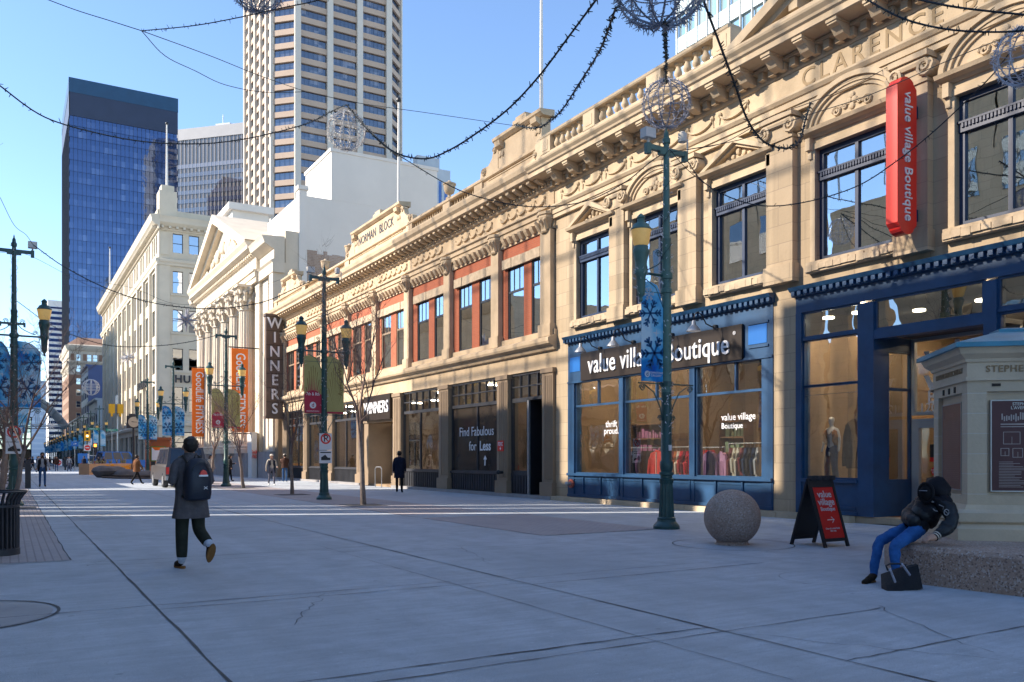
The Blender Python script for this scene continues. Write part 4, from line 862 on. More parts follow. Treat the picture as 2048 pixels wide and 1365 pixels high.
def flagpole(lab, p, h, r=.07, ball=True):
    o = thing('flagpole', lab, 'flagpole', p); q = MB(); q.tube([Vector(p), Vector(p)+Vector((0, 0, h))], [r, r*.55], 8); q.build('pole', M['white'], o, True)
    q = MB(); q.ball(Vector(p)+Vector((0, 0, h+.08)), r*1.3, 8, 6); q.build('finial', M['black'], o, True)
flagpole('white flagpole on the scrolled gable next to the balustrade', (17.4, 27.35, 14.3), 5.4, .085)
flagpole('white flagpole standing behind the lettered roof gable', (18.4, 43.5, 12.2), 8.9, .12)
flagpole('white flagpole on the corner of the cream department store roof', tuple(SD.p(1.1, -.85, 37.5)), 8.5, .16)
flagpole('white flagpole at the far end of the cream department store roof', (17.6, 192, 33.5), 11, .17)
# ------------------------------------------------------------------ towers
M['twr'] = pmat('beige_precast', (0.45, 0.335, 0.25), .8, .1, .15, 0, fine=3)
M['twrrib'] = pmat('pale_precast_rib', (0.58, 0.52, 0.44), .8, .08, .15, 0, fine=3)
M['twrglass'] = mirrormat('tower_office_glass', (.7, .74, .82), .45, 3.82, 1.2, 1.0, refl=.24, dark=(.035, .035, .04), blinds=(.17, .16, .16))
M['bluet'] = mirrormat('blue_curtain_wall', (.21, .28, .46), .5, 4.42, 1.523, 4.0, refl=.5, dark=(.012, .025, .07), blinds=(.13, .18, .27))
M['bluesp'] = mirrormat('blue_spandrel_glass', (.22, .3, .5), .1, 4.42, 1.523, 2.0, refl=.45, dark=(.01, .02, .05), blinds=(.012, .024, .06))
M['greyt'] = mirrormat('grey_mirror_glass', (.5, .46, .45), .35, 4.3, 2.1, 6.0, refl=.4, dark=(.07, .06, .055), blinds=(.26, .22, .19))
M['greysp'] = mirrormat('grey_mirror_spandrel', (.45, .4, .37), .1, 4.3, 2.1, 7.0, refl=.3, dark=(.2, .165, .135), blinds=(.22, .18, .15))
M['paleg'] = mirrormat('pale_green_glass', (.85, .97, 1.0), .6, 3.4, 1.5, 9.0, refl=.62, dark=(.2, .28, .3), blinds=(.5, .58, .6))
M['palegrey2'] = pmat('pale_parapet_panels', (.36, .35, .35), .6, .08, .2, 0); M['mull'] = pmat('dark_mullion', (.02, .025, .04), .5, .1, 1, 0)
M['blend'] = pmat('blue_louvre_band', (.02, .07, .14), .5, .15, .3, 0)
# tall octagonal office tower
ot = thing('office_tower', 'very tall beige office tower with ribbon windows and pale vertical ribs', 'tower', (80, 250, 0))
TX0, TX1, TY0, TY1, CH = 68.2, 97.0, 235.0, 277.0, 4.8
oct_ = [(TX0, TY0), (TX1, TY0), (TX1+5.6, TY0+5.6), (TX1+5.6, TY1-5), (TX1, TY1), (TX0, TY1), (TX0-CH, TY1-CH), (TX0-CH, TY0+CH)]
ins = [(x+(82.5-x)*.03, y+(256-y)*.03) for x, y in oct_]
k_ = MB(); k_.prism([(x, y, 0) for x, y in ins], (0, 0, 165)); k_.build('core', M['twrglass'], ot)
FL = 3.82; zs = [28+i*FL for i in range(36)]
faces = {'s': Fr((TX0, TY0, 0), (1, 0, 0), (0, -1, 0)), 'sw': Fr((TX0-CH, TY0+CH, 0), (1, -1, 0), (-1, -1, 0)), 'w': Fr((TX0-CH, TY1-CH, 0), (0, -1, 0), (-1, 0, 0)), 'se': Fr((TX1, TY0, 0), (1, 1, 0), (1, -1, 0)), 'n': Fr((TX1, TY1, 0), (-1, 0, 0), (0, 1, 0))}
lens = {'s': TX1-TX0, 'sw': CH*1.414, 'w': TY1-TY0-2*CH, 'se': 5.6*1.414, 'n': TX1-TX0}
bandm = {k: MB() for k in faces}
for k, fr in faces.items():
    for z in zs: bandm[k].fbox(fr, 0, lens[k], -.9, .0, z, z+1.55)
    bandm[k].build('spandrel_bands', M['twr'], ot)
rb = MB()
for a in (0, 9.3, 18.2, 27.2): rb.fbox(faces['s'], a, a+1.7, -.5, .5, 0, 165)
for a in (0, 6.3, 13, 19.6, 26, 31.2): rb.fbox(faces['w'], a, a+1.2, -.5, .6, 0, 165)
rb.fbox(faces['se'], lens['se']-.8, lens['se'], -.5, .4, 0, 165); rb.fbox(faces['n'], 0, 1.6, -.5, .4, 0, 165); rb.fbox(faces['n'], 14, 15.6, -.5, .4, 0, 165)
rb.build('ribs', M['twrrib'], ot)
cnt = 0; rest = MB()
for z in zs[8:30]:
    for k, segs in (('s', ((1.7, 9.3), (11.0, 18.2), (19.9, 27.2))), ('sw', ((.3, 6.5),)), ('se', ((.4, 7.1),))):
        for a, b in segs:
            q = MB() if cnt < 96 else rest; n = 4 if k == 'sw' else 6
            for j in range(1, n): q.fbox(faces[k], a+(b-a)*j/n-.05, a+(b-a)*j/n+.05, -.75, -.5, z+1.55, z+FL)
            q.fbox(faces[k], a, b, -.72, -.6, z+1.55, z+FL)
            if cnt < 96: q.build('window_strip', M['twrglass'], ot)
            cnt += 1
stuff(rest.build('window_strips', M['twrglass'], ot))
# blue slab tower
bt = thing('glass_tower', 'dark blue glass slab tower with a plain band at its top', 'tower', (40, 370, 0))
BX0, BX1, BY0, BY1, BH = 19.6, 59.2, 370.0, 422.0, 148.3
k_ = MB(); k_.box(BX0+.3, BX1-.3, BY0+.3, BY1, 0, BH); k_.build('core', M['bluesp'], bt)
BF_ = Fr((BX0, BY0, 0), (1, 0, 0), (0, -1, 0)); BW_ = Fr((BX0, BY1, 0), (0, -1, 0), (-1, 0, 0))
z = 132.5; i = 0
while z > 8:
    q = MB(); q.fbox(BF_, 0.1, BX1-BX0-.1, -.28, -.05, z-2.3, z); q.fbox(BW_, 0.1, BY1-BY0-.1, -.28, -.05, z-2.3, z); q.build('window_band', M['bluet'], bt); z -= 4.42
k_ = MB()
for j in range(27): k_.fbox(BF_, j*1.523-.05, j*1.523+.05, -.2, .05, 0, 134)
for j in range(34): k_.fbox(BW_, j*1.523-.05, j*1.523+.05, -.2, .05, 0, 134)
k_.build('mullions', M['mull'], bt)
k_ = MB(); k_.fbox(BF_, 0, BX1-BX0, -.3, .0, 134, 143); k_.fbox(BW_, 0, BY1-BY0, -.3, .0, 134, 143); k_.build('plain_band', pmat('dark_louvre_band', (.03, .045, .085), .5, .15, .2, 0), bt)
k_ = MB(); k_.fbox(BF_, -.1, BX1-BX0+.1, -.3, .1, 143, BH+.3); k_.fbox(BW_, 0, BY1-BY0, -.3, .1, 143, BH+.3); k_.build('top_band', M['blend'], bt)
# grey reflecting tower with a corner face
gt = thing('glass_tower', 'grey mirror glass tower with a pale parapet between the blue and beige towers', 'tower', (90, 440, 0))
GF = Fr((70.2-8, 447+8, 0), (1, -1, 0), (-1, -1, 0)); GL = 62
k_ = MB(); k_.fbox(GF, 0, GL, -30, -.3, 0, 158); k_.build('core', M['greysp'], gt)
z = 146.0
while z > 20: q = MB(); q.fbox(GF, .1, GL-.1, -.28, -.05, z-2.0, z); q.build('window_band', M['greyt'], gt); z -= 4.3
k_ = MB()
for j in range(int(GL/2.1)+1): k_.fbox(GF, j*2.1-.06, j*2.1+.06, -.2, .08, 0, 158)
k_.build('mullions', M['galv'], gt)
k_ = MB(); k_.fbox(GF, -.2, GL+.2, -30.2, .2, 158, 163.5); k_.build('parapet', M['palegrey2'], gt)
k_ = MB(); k_.fbox(GF, 30, 38, -12, -6, 163.5, 167); k_.tube([GF.p(33, -8, 167), GF.p(33, -8, 172)], .2, 5); k_.build('roof_plant', M['galv'], gt)
# striped white tower
st2 = thing('office_tower', 'narrow white office tower with dark ribbon windows far down the street', 'tower', (25, 600, 0))
SFr = Fr((20.5, 600, 0), (1, 0, 0), (0, -1, 0))
k_ = MB(); k_.box(20.5, 60, 600.3, 640, 0, 98); k_.build('wall', M['white'], st2)
for i in range(27):
    q = MB(); q.fbox(SFr, .3, 12, -.2, .05, 6+i*3.4, 7.7+i*3.4); q.build('window_strip', M['bluesp'], st2)
k_ = MB(); k_.box(20.2, 61, 599.8, 640, 95.5, 99.5); k_.build('parapet', M['white'], st2)
# cream and brown corner block
M['brownbrick'] = blockmat('brown_brick', (.34, .2, .135), (.3, .18, .12), (.3, .22, .17), .5, .2, .02, stain=.2)
cb_ = thing('corner_block', 'eight storey block of brown brick with cream upper storeys beyond the department store', 'building', (20, 321, 0))
QF = Fr((16.9, 321, 0), (1, 0, 0), (0, -1, 0)); QN = Fr((16.9, 321, 0), (0, 1, 0), (-1, 0, 0))
wz = [(34.2, 36.6), (30.5, 32.9), (26.3, 28.5), (22.5, 24.7), (18.6, 20.8), (14.6, 16.8), (10.6, 12.8)]
wx = [2.2, 5.5, 7.3, 10.2, 13.4, 15.2]
opz = [(x, x+1.45, a, b) for a, b in wz for x in wx]
k_ = MB(); wall_open(k_, QF, 0, 20, 29.6, 38, opz, 0, .5); wall_open(k_, QN, .5, 40, 29.6, 38, [(2+i*4, 3.6+i*4, a, b) for i in range(9) for a, b in wz], 0, .5); k_.box(17.4, 36, 321.5, 360, 37, 38); k_.build('upper_wall', M['cream'], cb_)
k_ = MB(); wall_open(k_, QF, 0, 20, 0, 29.6, opz, -.02, .5); wall_open(k_, QN, .5, 40, 0, 29.6, [(2+i*4, 3.6+i*4, a, b) for i in range(9) for a, b in wz], -.02, .5); k_.build('wall', M['brownbrick'], cb_)
k_ = MB()
for fr, a1 in ((QF, 20), (QN, 40)):
    k_.prof(fr, [(0, 37.6), (.4, 37.8), (.9, 38.6), (1.1, 39.4), (0, 39.8)], 0, a1); k_.prof(fr, [(0, 33.4), (.5, 33.6), (.6, 34), (0, 34.1)], 0, a1)
    t = .3
    while t < a1: k_.fbox(fr, t, t+.35, .1, .55, 33.1, 33.5); t += 1
k_.build('cornice', M['cream'], cb_)
for x in (.6, 4.3, 9.0): q = MB(); q.fbox(QF, x, x+1.1, 0, .05, 34.4, 36.6); q.build('brick_inset', M['brownbrick'], cb_)
wsx = WinSet(cb_, 70)
for x0, x1, a, b in opz: wsx.add(QF, x0, x1, a, b, -.2, M['cream'], M['glass_far'], fw=.14)
for a, b in wz:
    for i in range(9): wsx.add(QN, 2+i*4, 3.6+i*4, a, b, -.2, M['cream'], M['glass_far'], fw=.14)
wsx.done()
k_ = MB(); k_.box(18.5, 19, 323, 359, 0, 37); k_.box(19, 35, 322.5, 323, 0, 37); k_.build('interior', M['dark'], cb_)
k_ = MB(); k_.prism([(16.5, 321, 39.8), (36, 321, 39.8), (32, 328, 43), (20, 328, 43)], (0, 30, 0)); k_.build('roof', M['brownbrick'], cb_)
# low shops further along on the right
M['slate'] = pmat('slate_blue_cladding', (.1, .13, .26), .5, .15, .4, 0); M['palegrey'] = pmat('pale_grey_cladding', (.42, .45, .47), .6, .1, .4, 0)
def lowshop(y0, y1, h, mat, lab, x0=16.9, top=None):
    o = thing('low_building', lab, 'building', (x0+4, (y0+y1)/2, 0)); fr = Fr((x0, 0, 0), (0, 1, 0), (-1, 0, 0)); sd = Fr((x0, y0, 0), (1, 0, 0), (0, -1, 0))
    n = max(2, int((y1-y0)/6)); oo = []
    for i in range(n):
        a = y0+(y1-y0)*i/n
        oo.append((a+.6, a+(y1-y0)/n-.6, .5, 4.2))
        z = 6
        while z+2 < h-1: oo.append((a+1, a+(y1-y0)/n-1, z, z+2)); z += 3.6
    k_ = MB(); wall_open(k_, fr, y0, y1, 0, h, oo, 0, .4); k_.box(x0+.4, x0+18, y0, y0+.3, 0, h); k_.box(x0+.4, x0+18, y0+.3, y1, h-.4, h-.1); k_.build('wall', mat, o)
    k_ = MB(); k_.prof(fr, [(0, h-.5), (.5, h-.4), (.6, h), (0, h+.1)], y0, y1); k_.prof(fr, [(0, 4.5), (.5, 4.6), (.5, 5.2), (0, 5.4)], y0, y1); k_.build('cornice', top or mat, o)
    for a, b, z0, z1 in oo: sash('window', o, fr, a, b, z0, z1, -.2, M['charcoal'], M['glass_far'], fw=.1)
    k_ = MB(); k_.box(x0+2, x0+2.2, y0+.3, y1, 0, h-.5); k_.build('interior', M['dark'], o)
lowshop(212, 236, 15, M['palegrey'], 'grey low shop building beyond the department store'); lowshop(238, 262, 25, M['slate'], 'slate blue clad building among the low shops'); lowshop(264, 312, 13, M['palegrey'], 'long pale grey low shop row in front of the brown brick block')
# pale stepped tower seen over the party wall
pt = thing('office_tower', 'small pale grey tower with vertical blue windows above the brick block roof', 'tower', (100, 220, 0))
PF = Fr((95.5, 220, 0), (1, 0, 0), (0, -1, 0))
k_ = MB(); k_.box(95.5, 109.0, 220.3, 240, 0, 84); k_.fbox(PF, 0, 13.5, -.3, 0, 80.5, 84); k_.fbox(PF, 0, 13.5, -.3, 0, 0, 64); k_.fbox(PF, -.2, 24, -.3, .5, 56, 63.5)
for i in range(8): k_.fbox(PF, i*1.8-.1 if i else 0, i*1.8+.75, -.3, .05, 64, 80.5)
k_.fbox(PF, 4.5, 11.5, -6, -3, 84, 88); k_.build('wall', M['palegrey'], pt)
for i in range(7): q = MB(); q.fbox(PF, i*1.8+.75, i*1.8+1.7, -.2, -.02, 64, 80.5); q.build('window_strip', M['bluet'], pt)
# pale glass tower upper right
rt = thing('glass_tower', 'pale green glass tower rising behind the balustrade of the sandstone building', 'tower', (70, 50, 0))
RF = Fr((60, 0, 0), (0, 1, 0), (-1, 0, 0))
k_ = MB(); k_.box(60.3, 90, 20, 68, 0, 130); k_.build('core', M['paleg'], rt)
for i in range(24):
    q = MB(); q.fbox(RF, 20, 68, -.28, -.05, 36+i*3.9, 37.5+i*3.9); q.build('spandrel_band', pmat('pale_spandrel', (.42, .5, .52), .3, .15, .3, 0) if i == 0 else bpy.data.materials['pale_spandrel'], rt)
k_ = MB()
for j in range(33): k_.fbox(RF, 20+j*1.5-.04, 20+j*1.5+.04, -.2, .08, 0, 130)
k_.build('mullions', M['white'], rt)
# pale hazy block at the very end of the street
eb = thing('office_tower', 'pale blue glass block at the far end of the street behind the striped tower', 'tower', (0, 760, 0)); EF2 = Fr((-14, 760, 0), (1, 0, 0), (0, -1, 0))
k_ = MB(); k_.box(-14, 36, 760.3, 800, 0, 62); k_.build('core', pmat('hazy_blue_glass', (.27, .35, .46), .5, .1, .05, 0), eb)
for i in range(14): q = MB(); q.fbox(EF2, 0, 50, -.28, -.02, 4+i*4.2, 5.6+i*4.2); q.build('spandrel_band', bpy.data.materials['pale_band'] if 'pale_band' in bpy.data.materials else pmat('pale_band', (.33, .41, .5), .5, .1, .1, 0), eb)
# glass street canopy far away
gc = thing('glass_canopy', 'arched steel and glass canopy spanning the far end of the street', 'canopy', (6, 235, 0))
k_ = MB(); gp = MB(); ca = lambda t: (-4+16*t/12, 9+7*math.sin(math.pi*t/12))
for yy in [225+i*4 for i in range(8)]:
    k_.tube([(ca(t)[0], yy, ca(t)[1]) for t in range(13)], .16, 5)
    if yy in (225, 237, 253):
        for xx in (-4, 12): k_.tube([(xx, yy, 0), (xx, yy, 9)], .25, 6)
        for t in range(1, 12, 2): k_.tube([(ca(t)[0], yy, ca(t)[1]), (ca(t)[0]+.6, yy, 9.2)], .06, 4)
        k_.tube([(-4, yy, 9.2), (12, yy, 9.2)], .12, 5)
for t in range(13): k_.tube([(ca(t)[0], 225, ca(t)[1]), (ca(t)[0], 253, ca(t)[1])], .1, 4)
k_.build('steel_frame', M['white'], gc)
for t in range(12):
    (a, za), (b, zb) = ca(t), ca(t+1)
    gp.hexa([(a, 225, za+.2), (b, 225, zb+.2), (b, 253, zb+.2), (a, 253, za+.2), (a, 225, za+.25), (b, 225, zb+.25), (b, 253, zb+.25), (a, 253, za+.25)])
gp.build('glass_roof', glassmat('canopy_glass', (.9, .94, .96), .05), gc)
gv = thing('glass_pavilion', 'glass fronted pavilion under the far end canopy with a dark frame', 'building', (1, 256, 0)); GVF = Fr((-5, 256, 0), (1, 0, 0), (0, -1, 0))
k_ = MB(); [k_.fbox(GVF, x, x+.25, -.3, .1, 0, 12) for x in (0, 2.4, 4.8, 7.2, 9.6)]; [k_.fbox(GVF, 0, 9.85, -.3, .12, z, z+.3) for z in (3.6, 6.4, 9.2, 12)]; k_.box(-5, 5, 256.5, 266, 11.5, 12.3); k_.build('frame', M['charcoal'], gv)
for i in range(4):
    for z0, z1, m_ in ((0, 3.6, 'ochre'), (3.9, 6.4, 'paleg'), (6.7, 9.2, 'paleg'), (9.5, 12, 'paleg')): q = MB(); q.fbox(GVF, .25+i*2.4, 2.4+i*2.4, -.25, -.1, z0, z1); q.build('glass_panel', M[m_], gv)
sa = thing('street_arcade', 'dark steel arcade along the right side of the far street end', 'arcade', (13, 235, 0)); k_ = MB()
for i in range(12): k_.box(12.5, 12.9, 212+i*8, 212.4+i*8, 0, 6.5); k_.box(12.5, 16.8, 212+i*8, 212.3+i*8, 6.2, 6.5)
k_.box(12.4, 13, 212, 304, 6.5, 7.3); k_.build('frame', M['charcoal'], sa)
# ------------------------------------------------------------------ south side of the street (seen in the shop windows, shades the street)
SFR = Fr((-6.4, 0, 0), (0, 1, 0), (1, 0, 0))
M['sst'] = blockmat('south_sandstone', (.62, .5, .35), (.55, .44, .3), (.35, .27, .18), 1.0, .5, .01); M['sbr'] = blockmat('south_brick', (.4, .25, .17), (.35, .21, .14), (.35, .27, .2), .24, .08, .01)
def south(y0, y1, h, mat, lab, depth=18, cat='building'):
    o = thing('street_building', lab, cat, (-10, (y0+y1)/2, 0)); n = max(1, int((y1-y0)/3.2)); oo = []; dy = (y1-y0)/n
    z = 6.2
    while z+2.2 < h-1.2:
        for i in range(n): oo.append((y0+dy*(i+.25), y0+dy*(i+.75), z, z+2.2))
        z += 3.9
    gn = max(1, int((y1-y0)/5)); gy = (y1-y0)/gn
    for i in range(gn): oo.append((y0+gy*i+.5, y0+gy*(i+1)-.5, .6, 4.2))
    k_ = MB(); wall_open(k_, SFR, y0, y1, 0, h, oo, 0, .5); k_.box(-6.4-depth, -6.9, y0, y0+.4, 0, h); k_.box(-6.4-depth, -6.9, y1-.4, y1, 0, h); k_.box(-6.4-depth, -6.9, y0+.4, y1-.4, h-.5, h-.1); k_.box(-6.8-depth, -6.4-depth, y0, y1, 0, h)
    k_.build('wall', mat, o)
    k_ = MB(); k_.prof(SFR, [(0, h-.9), (.2, h-.8), (.7, h-.2), (.8, h), (0, h+.2)], y0, y1); k_.prof(SFR, [(0, 4.6), (.4, 4.7), (.45, 5.3), (0, 5.5)], y0, y1); k_.build('cornice', mat, o)
    wsn_ = WinSet(o, 40)
    for a, b, z0, z1 in oo: wsn_.add(SFR, a, b, z0, z1, -.25, M['charcoal'], M['glass_far'])
    wsn_.done()
    k_ = MB(); k_.box(-9.2, -9, y0+.5, y1-.5, .1, h-.6); k_.build('interior', M['dark'], o)
south(-30, 8, 14, M['sst'], 'low sandstone building across the street from the balustrade, mirrored in its windows')
south(52.4, 67.6, 7, M['sbr'], 'low brick building across the street opposite the lettered gable'); south(68.1, 99.6, 16.6, M['sst'], 'stone building across the street opposite the temple front')
south(121.6, 183.6, 21.5, M['sbr'], 'long brick building across the street opposite the department store'); south(184, 330, 40, M['sst'], 'tall stone block far along the south side of the street')
# added unseen sun filter: slotted base lets streaks through, tinted glass softens facade light
at = thing('sun_filter_wall', 'added unseen sun filter across the street, slotted wall below and tinted glass above', 'building', (-12, 30, 0))
k_ = MB()
for a, b, h in ((8.3, 26.2, 20.4), (26.2, 28.5, 15.7), (29.15, 31.1, 15.7), (31.5, 33.0, 15.7), (33.6, 36.4, 15.7), (36.4, 49.2, 18.4)):
    if a < 26:
        k_.box(-12, -6.6, a, b, 5, h); k_.box(-12, -6.6, a, a+.5, 0, 5); k_.box(-12, -6.6, b-.5, b, 0, 5); k_.box(-12, -10, a+.5, b-.5, 0, 5); continue
    k_.box(-7, -6.6, a, b, 6.6, h); t_ = a; rg = random.Random(int(a*3))
    while t_ < b:
        e_ = min(b, t_+rg.uniform(1.2, 3.0)); k_.box(-7, -6.6, t_, e_, 0, 6.6); t_ = e_+rg.uniform(.2, .5)
k_.build('filter_base', M['sst'], at)
k_ = MB()
for a, b, n in ((8.3, 26.2, 7), (36.4, 49.2, 5)):
    for i in range(n):
        for z in (6.5, 10.5, 14.3): y0 = a+(b-a)*(i+.25)/n; k_.box(-6.59, -6.54, y0, y0+(b-a)*.5/n, z, z+2.4)
k_.build('window_bays', M['glass_dark'], at)
for a, b, h, t_, nm_ in ((8.3, 26.2, 20.4, (.8, .79, .77), 'shaded'), (26.2, 36.4, 15.7, (.92, .92, .91), 'clear'), (36.4, 49.2, 18.4, (.77, .76, .74), 'bronze')):
    q = MB(); q.box(-6.56, -6.52, a, b, h, 31); q.build('filter_glass', glassmat(nm_+'_sun_filter_glass', t_, .04), at)
k_ = MB()
for j in range(28): k_.box(-6.66, -6.6, 8.3+j*1.515-.04, 8.3+j*1.515+.04, 16.3, 31)
for z in (20, 23.6, 27.3, 31): k_.box(-6.68, -6.6, 8.3, 49.2, z-.05, z+.05)
k_.build('mullions', M['galv'], at)
bk_ = thing('street_building', 'added unseen backing block that hides bright sky behind the filter wall gaps', 'building', (-32, 38, 0)); k_ = MB(); k_.box(-36, -30, 18, 66, 0, 11.5); k_.box(-36.3, -29.7, 17.7, 66.3, 11.5, 12); k_.build('wall', M['sbr'], bk_); k_ = MB(); [k_.box(-30.02, -29.95, 20+i*4, 22+i*4, z, z+2) for i in range(11) for z in (1.5, 6)]; k_.build('window_bays', M['glass_dark'], bk_)  # added out of sight to block sky slits in window reflections
# ------------------------------------------------------------------ street lamps
KIDS = {}
def copy_tree(o, parent=None):
    c = o.copy(); COL.objects.link(c)
    if parent is not None: c.parent = parent; c.matrix_parent_inverse = o.matrix_parent_inverse.copy()
    if o.name not in KIDS: KIDS[o.name] = [q_.name for q_ in o.children]
    for ch in KIDS[o.name]: copy_tree(bpy.data.objects[ch], c)
    return c
def lantern(mb_h, mb_g, mb_c, x):
    mb_h.lathe((x, 0, 0), [(.001, 4.76), (.04, 4.8), (.03, 4.86), (.075, 4.92), (.085, 5.0), (.1, 5.3), (.135, 5.36), (.135, 5.42), (.12, 5.45), (.125, 5.6), (.165, 5.78), (.175, 5.84), (.15, 5.88), (.15, 5.93)], 20, flute=.06)
    mb_g.lathe((x, 0, 0), [(.13, 5.93), (.165, 5.98), (.2, 6.2), (.215, 6.26), (.12, 6.28)], 20)
    mb_c.lathe((x, 0, 0), [(.22, 6.265), (.22, 6.29), (.19, 6.32), (.15, 6.39), (.085, 6.42), (.075, 6.5), (.095, 6.52), (.08, 6.55), (.03, 6.6), (.001, 6.62)], 20)
def make_lamp(label, group, arms=(-1, 1), off=.84, green='green', single=False):
    o = thing('street_lamp', label, 'street lamp', (0, 0, 0), group); gm = M['green']; up = M[green]
    b = MB(); b.lathe((0, 0, 0), [(.28, 0), (.28, .06), (.255, .1), (.2, .16), (.19, .2), (.195, .23), (.17, .25)], 24)
    b.lathe((0, 0, 0), [(.165, .25), (.13, .95), (.14, .97), (.15, 1.02)], 32, flute=.08); b.lathe((0, 0, 0), [(.15, 1.02), (.155, 1.06), (.125, 1.08), (.125, 1.13), (.15, 1.15), (.15, 1.2), (.12, 1.22)], 24)
    b.build('base', gm, o)
    p = MB(); p.lathe((0, 0, 0), [(.125, 1.22), (.14, 1.3), (.14, 1.42), (.115, 1.46), (.108, 2.9)], 16); p.build('pole', gm, o, True)
    p = MB(); p.lathe((0, 0, 0), [(.108, 2.9), (.1, 5.0), (.125, 5.02), (.125, 5.1), (.1, 5.12), (.1, 5.3), (.13, 5.32), (.13, 5.44), (.095, 5.46), (.09, 6.1), (.1, 6.12), (.1, 6.18), (.078, 6.2), (.06, 8.25)], 16); p.build('upper_pole', up, o, True)
    f = MB(); f.lathe((0, 0, 0), [(.085, 8.2), (.085, 8.3), (.06, 8.32), (.05, 8.42), (.02, 8.48), (.02, 8.52), (.001, 8.58)], 12); f.build('finial', up, o, True)
    x = MB(); x.box(-.55, .55, -.05, .05, 8.0, 8.1); x.box(-.2, .2, -.055, .055, 7.94, 8.0); x.box(-.56, -.46, -.055, .055, 7.9, 8.12); x.box(.46, .56, -.055, .055, 7.9, 8.12); x.build('crossbar', up, o)
    for s_ in arms:
        a = MB(); a.tube([(s_*.08, 0, 5.38), (s_*(off-.1), 0, 5.38)], .03, 8)
        a.tube([(s_*.09, 0, 5.75)]+[(s_*(.12+.45*t), 0, 5.72-.28*t**.6) for t in (.15, .4, .7, 1)], .014, 5); scroll(a, (s_*.22, 0, 5.83), .08, Vector((s_, 0, 0)), UP, 0, None, tr=.012); scroll(a, (s_*.58, 0, 5.5), .075, Vector((s_, 0, 0)), UP, 0, None, tr=.012)
        a.tube([(s_*.1, 0, 4.7), (s_*.3, 0, 5.1), (s_*.55, 0, 5.25), (s_*.7, 0, 5.2)], .014, 5)
        a.build('lamp_arm', gm, o)
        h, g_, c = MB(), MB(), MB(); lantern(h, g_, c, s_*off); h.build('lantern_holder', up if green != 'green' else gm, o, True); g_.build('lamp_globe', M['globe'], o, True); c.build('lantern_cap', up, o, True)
    a = MB()
    for s_ in (-1, 1):
        a.tube([(s_*.1, 0, 3.08), (s_*.75, 0, 3.08)], .016, 5); a.tube([(s_*.1, 0, 2.3), (s_*.18, 0, 2.6), (s_*.35, 0, 2.9), (s_*.6, 0, 3.05)], .014, 5)
        scroll(a, (s_*.66, 0, 2.98), .08, Vector((s_, 0, 0)), UP, 0, None, tr=.013); scroll(a, (s_*.17, 0, 2.35), .07, Vector((s_, 0, 0)), UP, 0, None, tr=.013)
        a.tube([(s_*.1, 0, 5.0), (s_*.7, 0, 5.0)], .012, 5) if s_ in arms or not single else None
    a.lathe((0, 0, 0), [(.13, 3.03), (.13, 3.13)], 12); a.lathe((0, 0, 0), [(.128, 2.3), (.128, 2.4)], 12); a.build('banner_bracket', gm, o)
    rr = random.Random(11); q = MB()
    for i in range(170):
        z = rr.choice((rr.uniform(2.0, 3.2), rr.uniform(2.9, 8.2), rr.uniform(2.9, 8.2))); t = rr.uniform(0, 6.28); r0 = .11-.006*z+.02
        p0 = Vector((r0*math.cos(t), r0*math.sin(t), z)); q.tube([p0, p0+Vector((math.cos(t)*.03, math.sin(t)*.03, .03)), p0+Vector((math.cos(t+.5)*.06, math.sin(t+.5)*.06, rr.uniform(-.03, .05)))], [.007, .006, .003], 3)
    for s_ in arms:
        for i in range(40):
            z = rr.uniform(4.8, 5.5); t = rr.uniform(0, 6.28); p0 = Vector((s_*off+.12*math.cos(t), .12*math.sin(t), z)); q.tube([p0, p0+Vector((math.cos(t)*.06, math.sin(t)*.06, .03))], [.007, .003], 3)
    stuff(q.build('fairy_lights', M['bulb'], o))
    q = MB(); hp = [(.1*math.cos(i*.5), .1*math.sin(i*.5), 2.0+i*.055) for i in range(112)]; q.tube(hp, .006, 3); q.build('light_cord', M['wire'], o)
    return o
RG, LG = 'street lamps along the right side of the street', 'street lamps along the left side of the street'
L1 = make_lamp('green lamp post with one amber lantern and a wire ball, before the navy shopfront', RG, (-1,), .69, 'greenpale', True); L1.location = (12.05, 13.98, 0)
L2 = make_lamp('dark green twin lantern lamp post before the recessed shop entrance, with yellow and red banners', RG); L2.location = (9.85, 30.2, 0)
def lampcopy(x, y, lab, grp):
    c = copy_tree(L2); c.location = (x, y, 0); c['label'] = lab; c['group'] = grp; return c
lampcopy(9.97, 47.1, 'dark green twin lantern lamp post with yellow banners, before the orange temple banners', RG)
lampcopy(10.05, 64.7, 'twin lantern lamp post beyond the dark pickup truck with two blue banners', RG)
lampcopy(10.2, 79.0, 'twin lantern lamp post beside the orange kiosk, with two blue banners', RG)
far_lab = 'one of the small twin lantern lamp posts lined up far beyond the crossing'
for y in range(125, 320, 14): lampcopy(10.2, y, far_lab, RG)
LL = lampcopy(.11, 31.2, 'tall dark lamp post at the left picture edge with blue banners and an amber lantern', LG)
for y in (48, 64.5, 81): lampcopy(.1, y, 'lamp post of the left row hidden behind the lamp at the left picture edge', LG)
for y in (125, 141, 158, 175, 192): lampcopy(.3, y, 'one of the tiny left row lamp posts far beyond the crossing', LG)
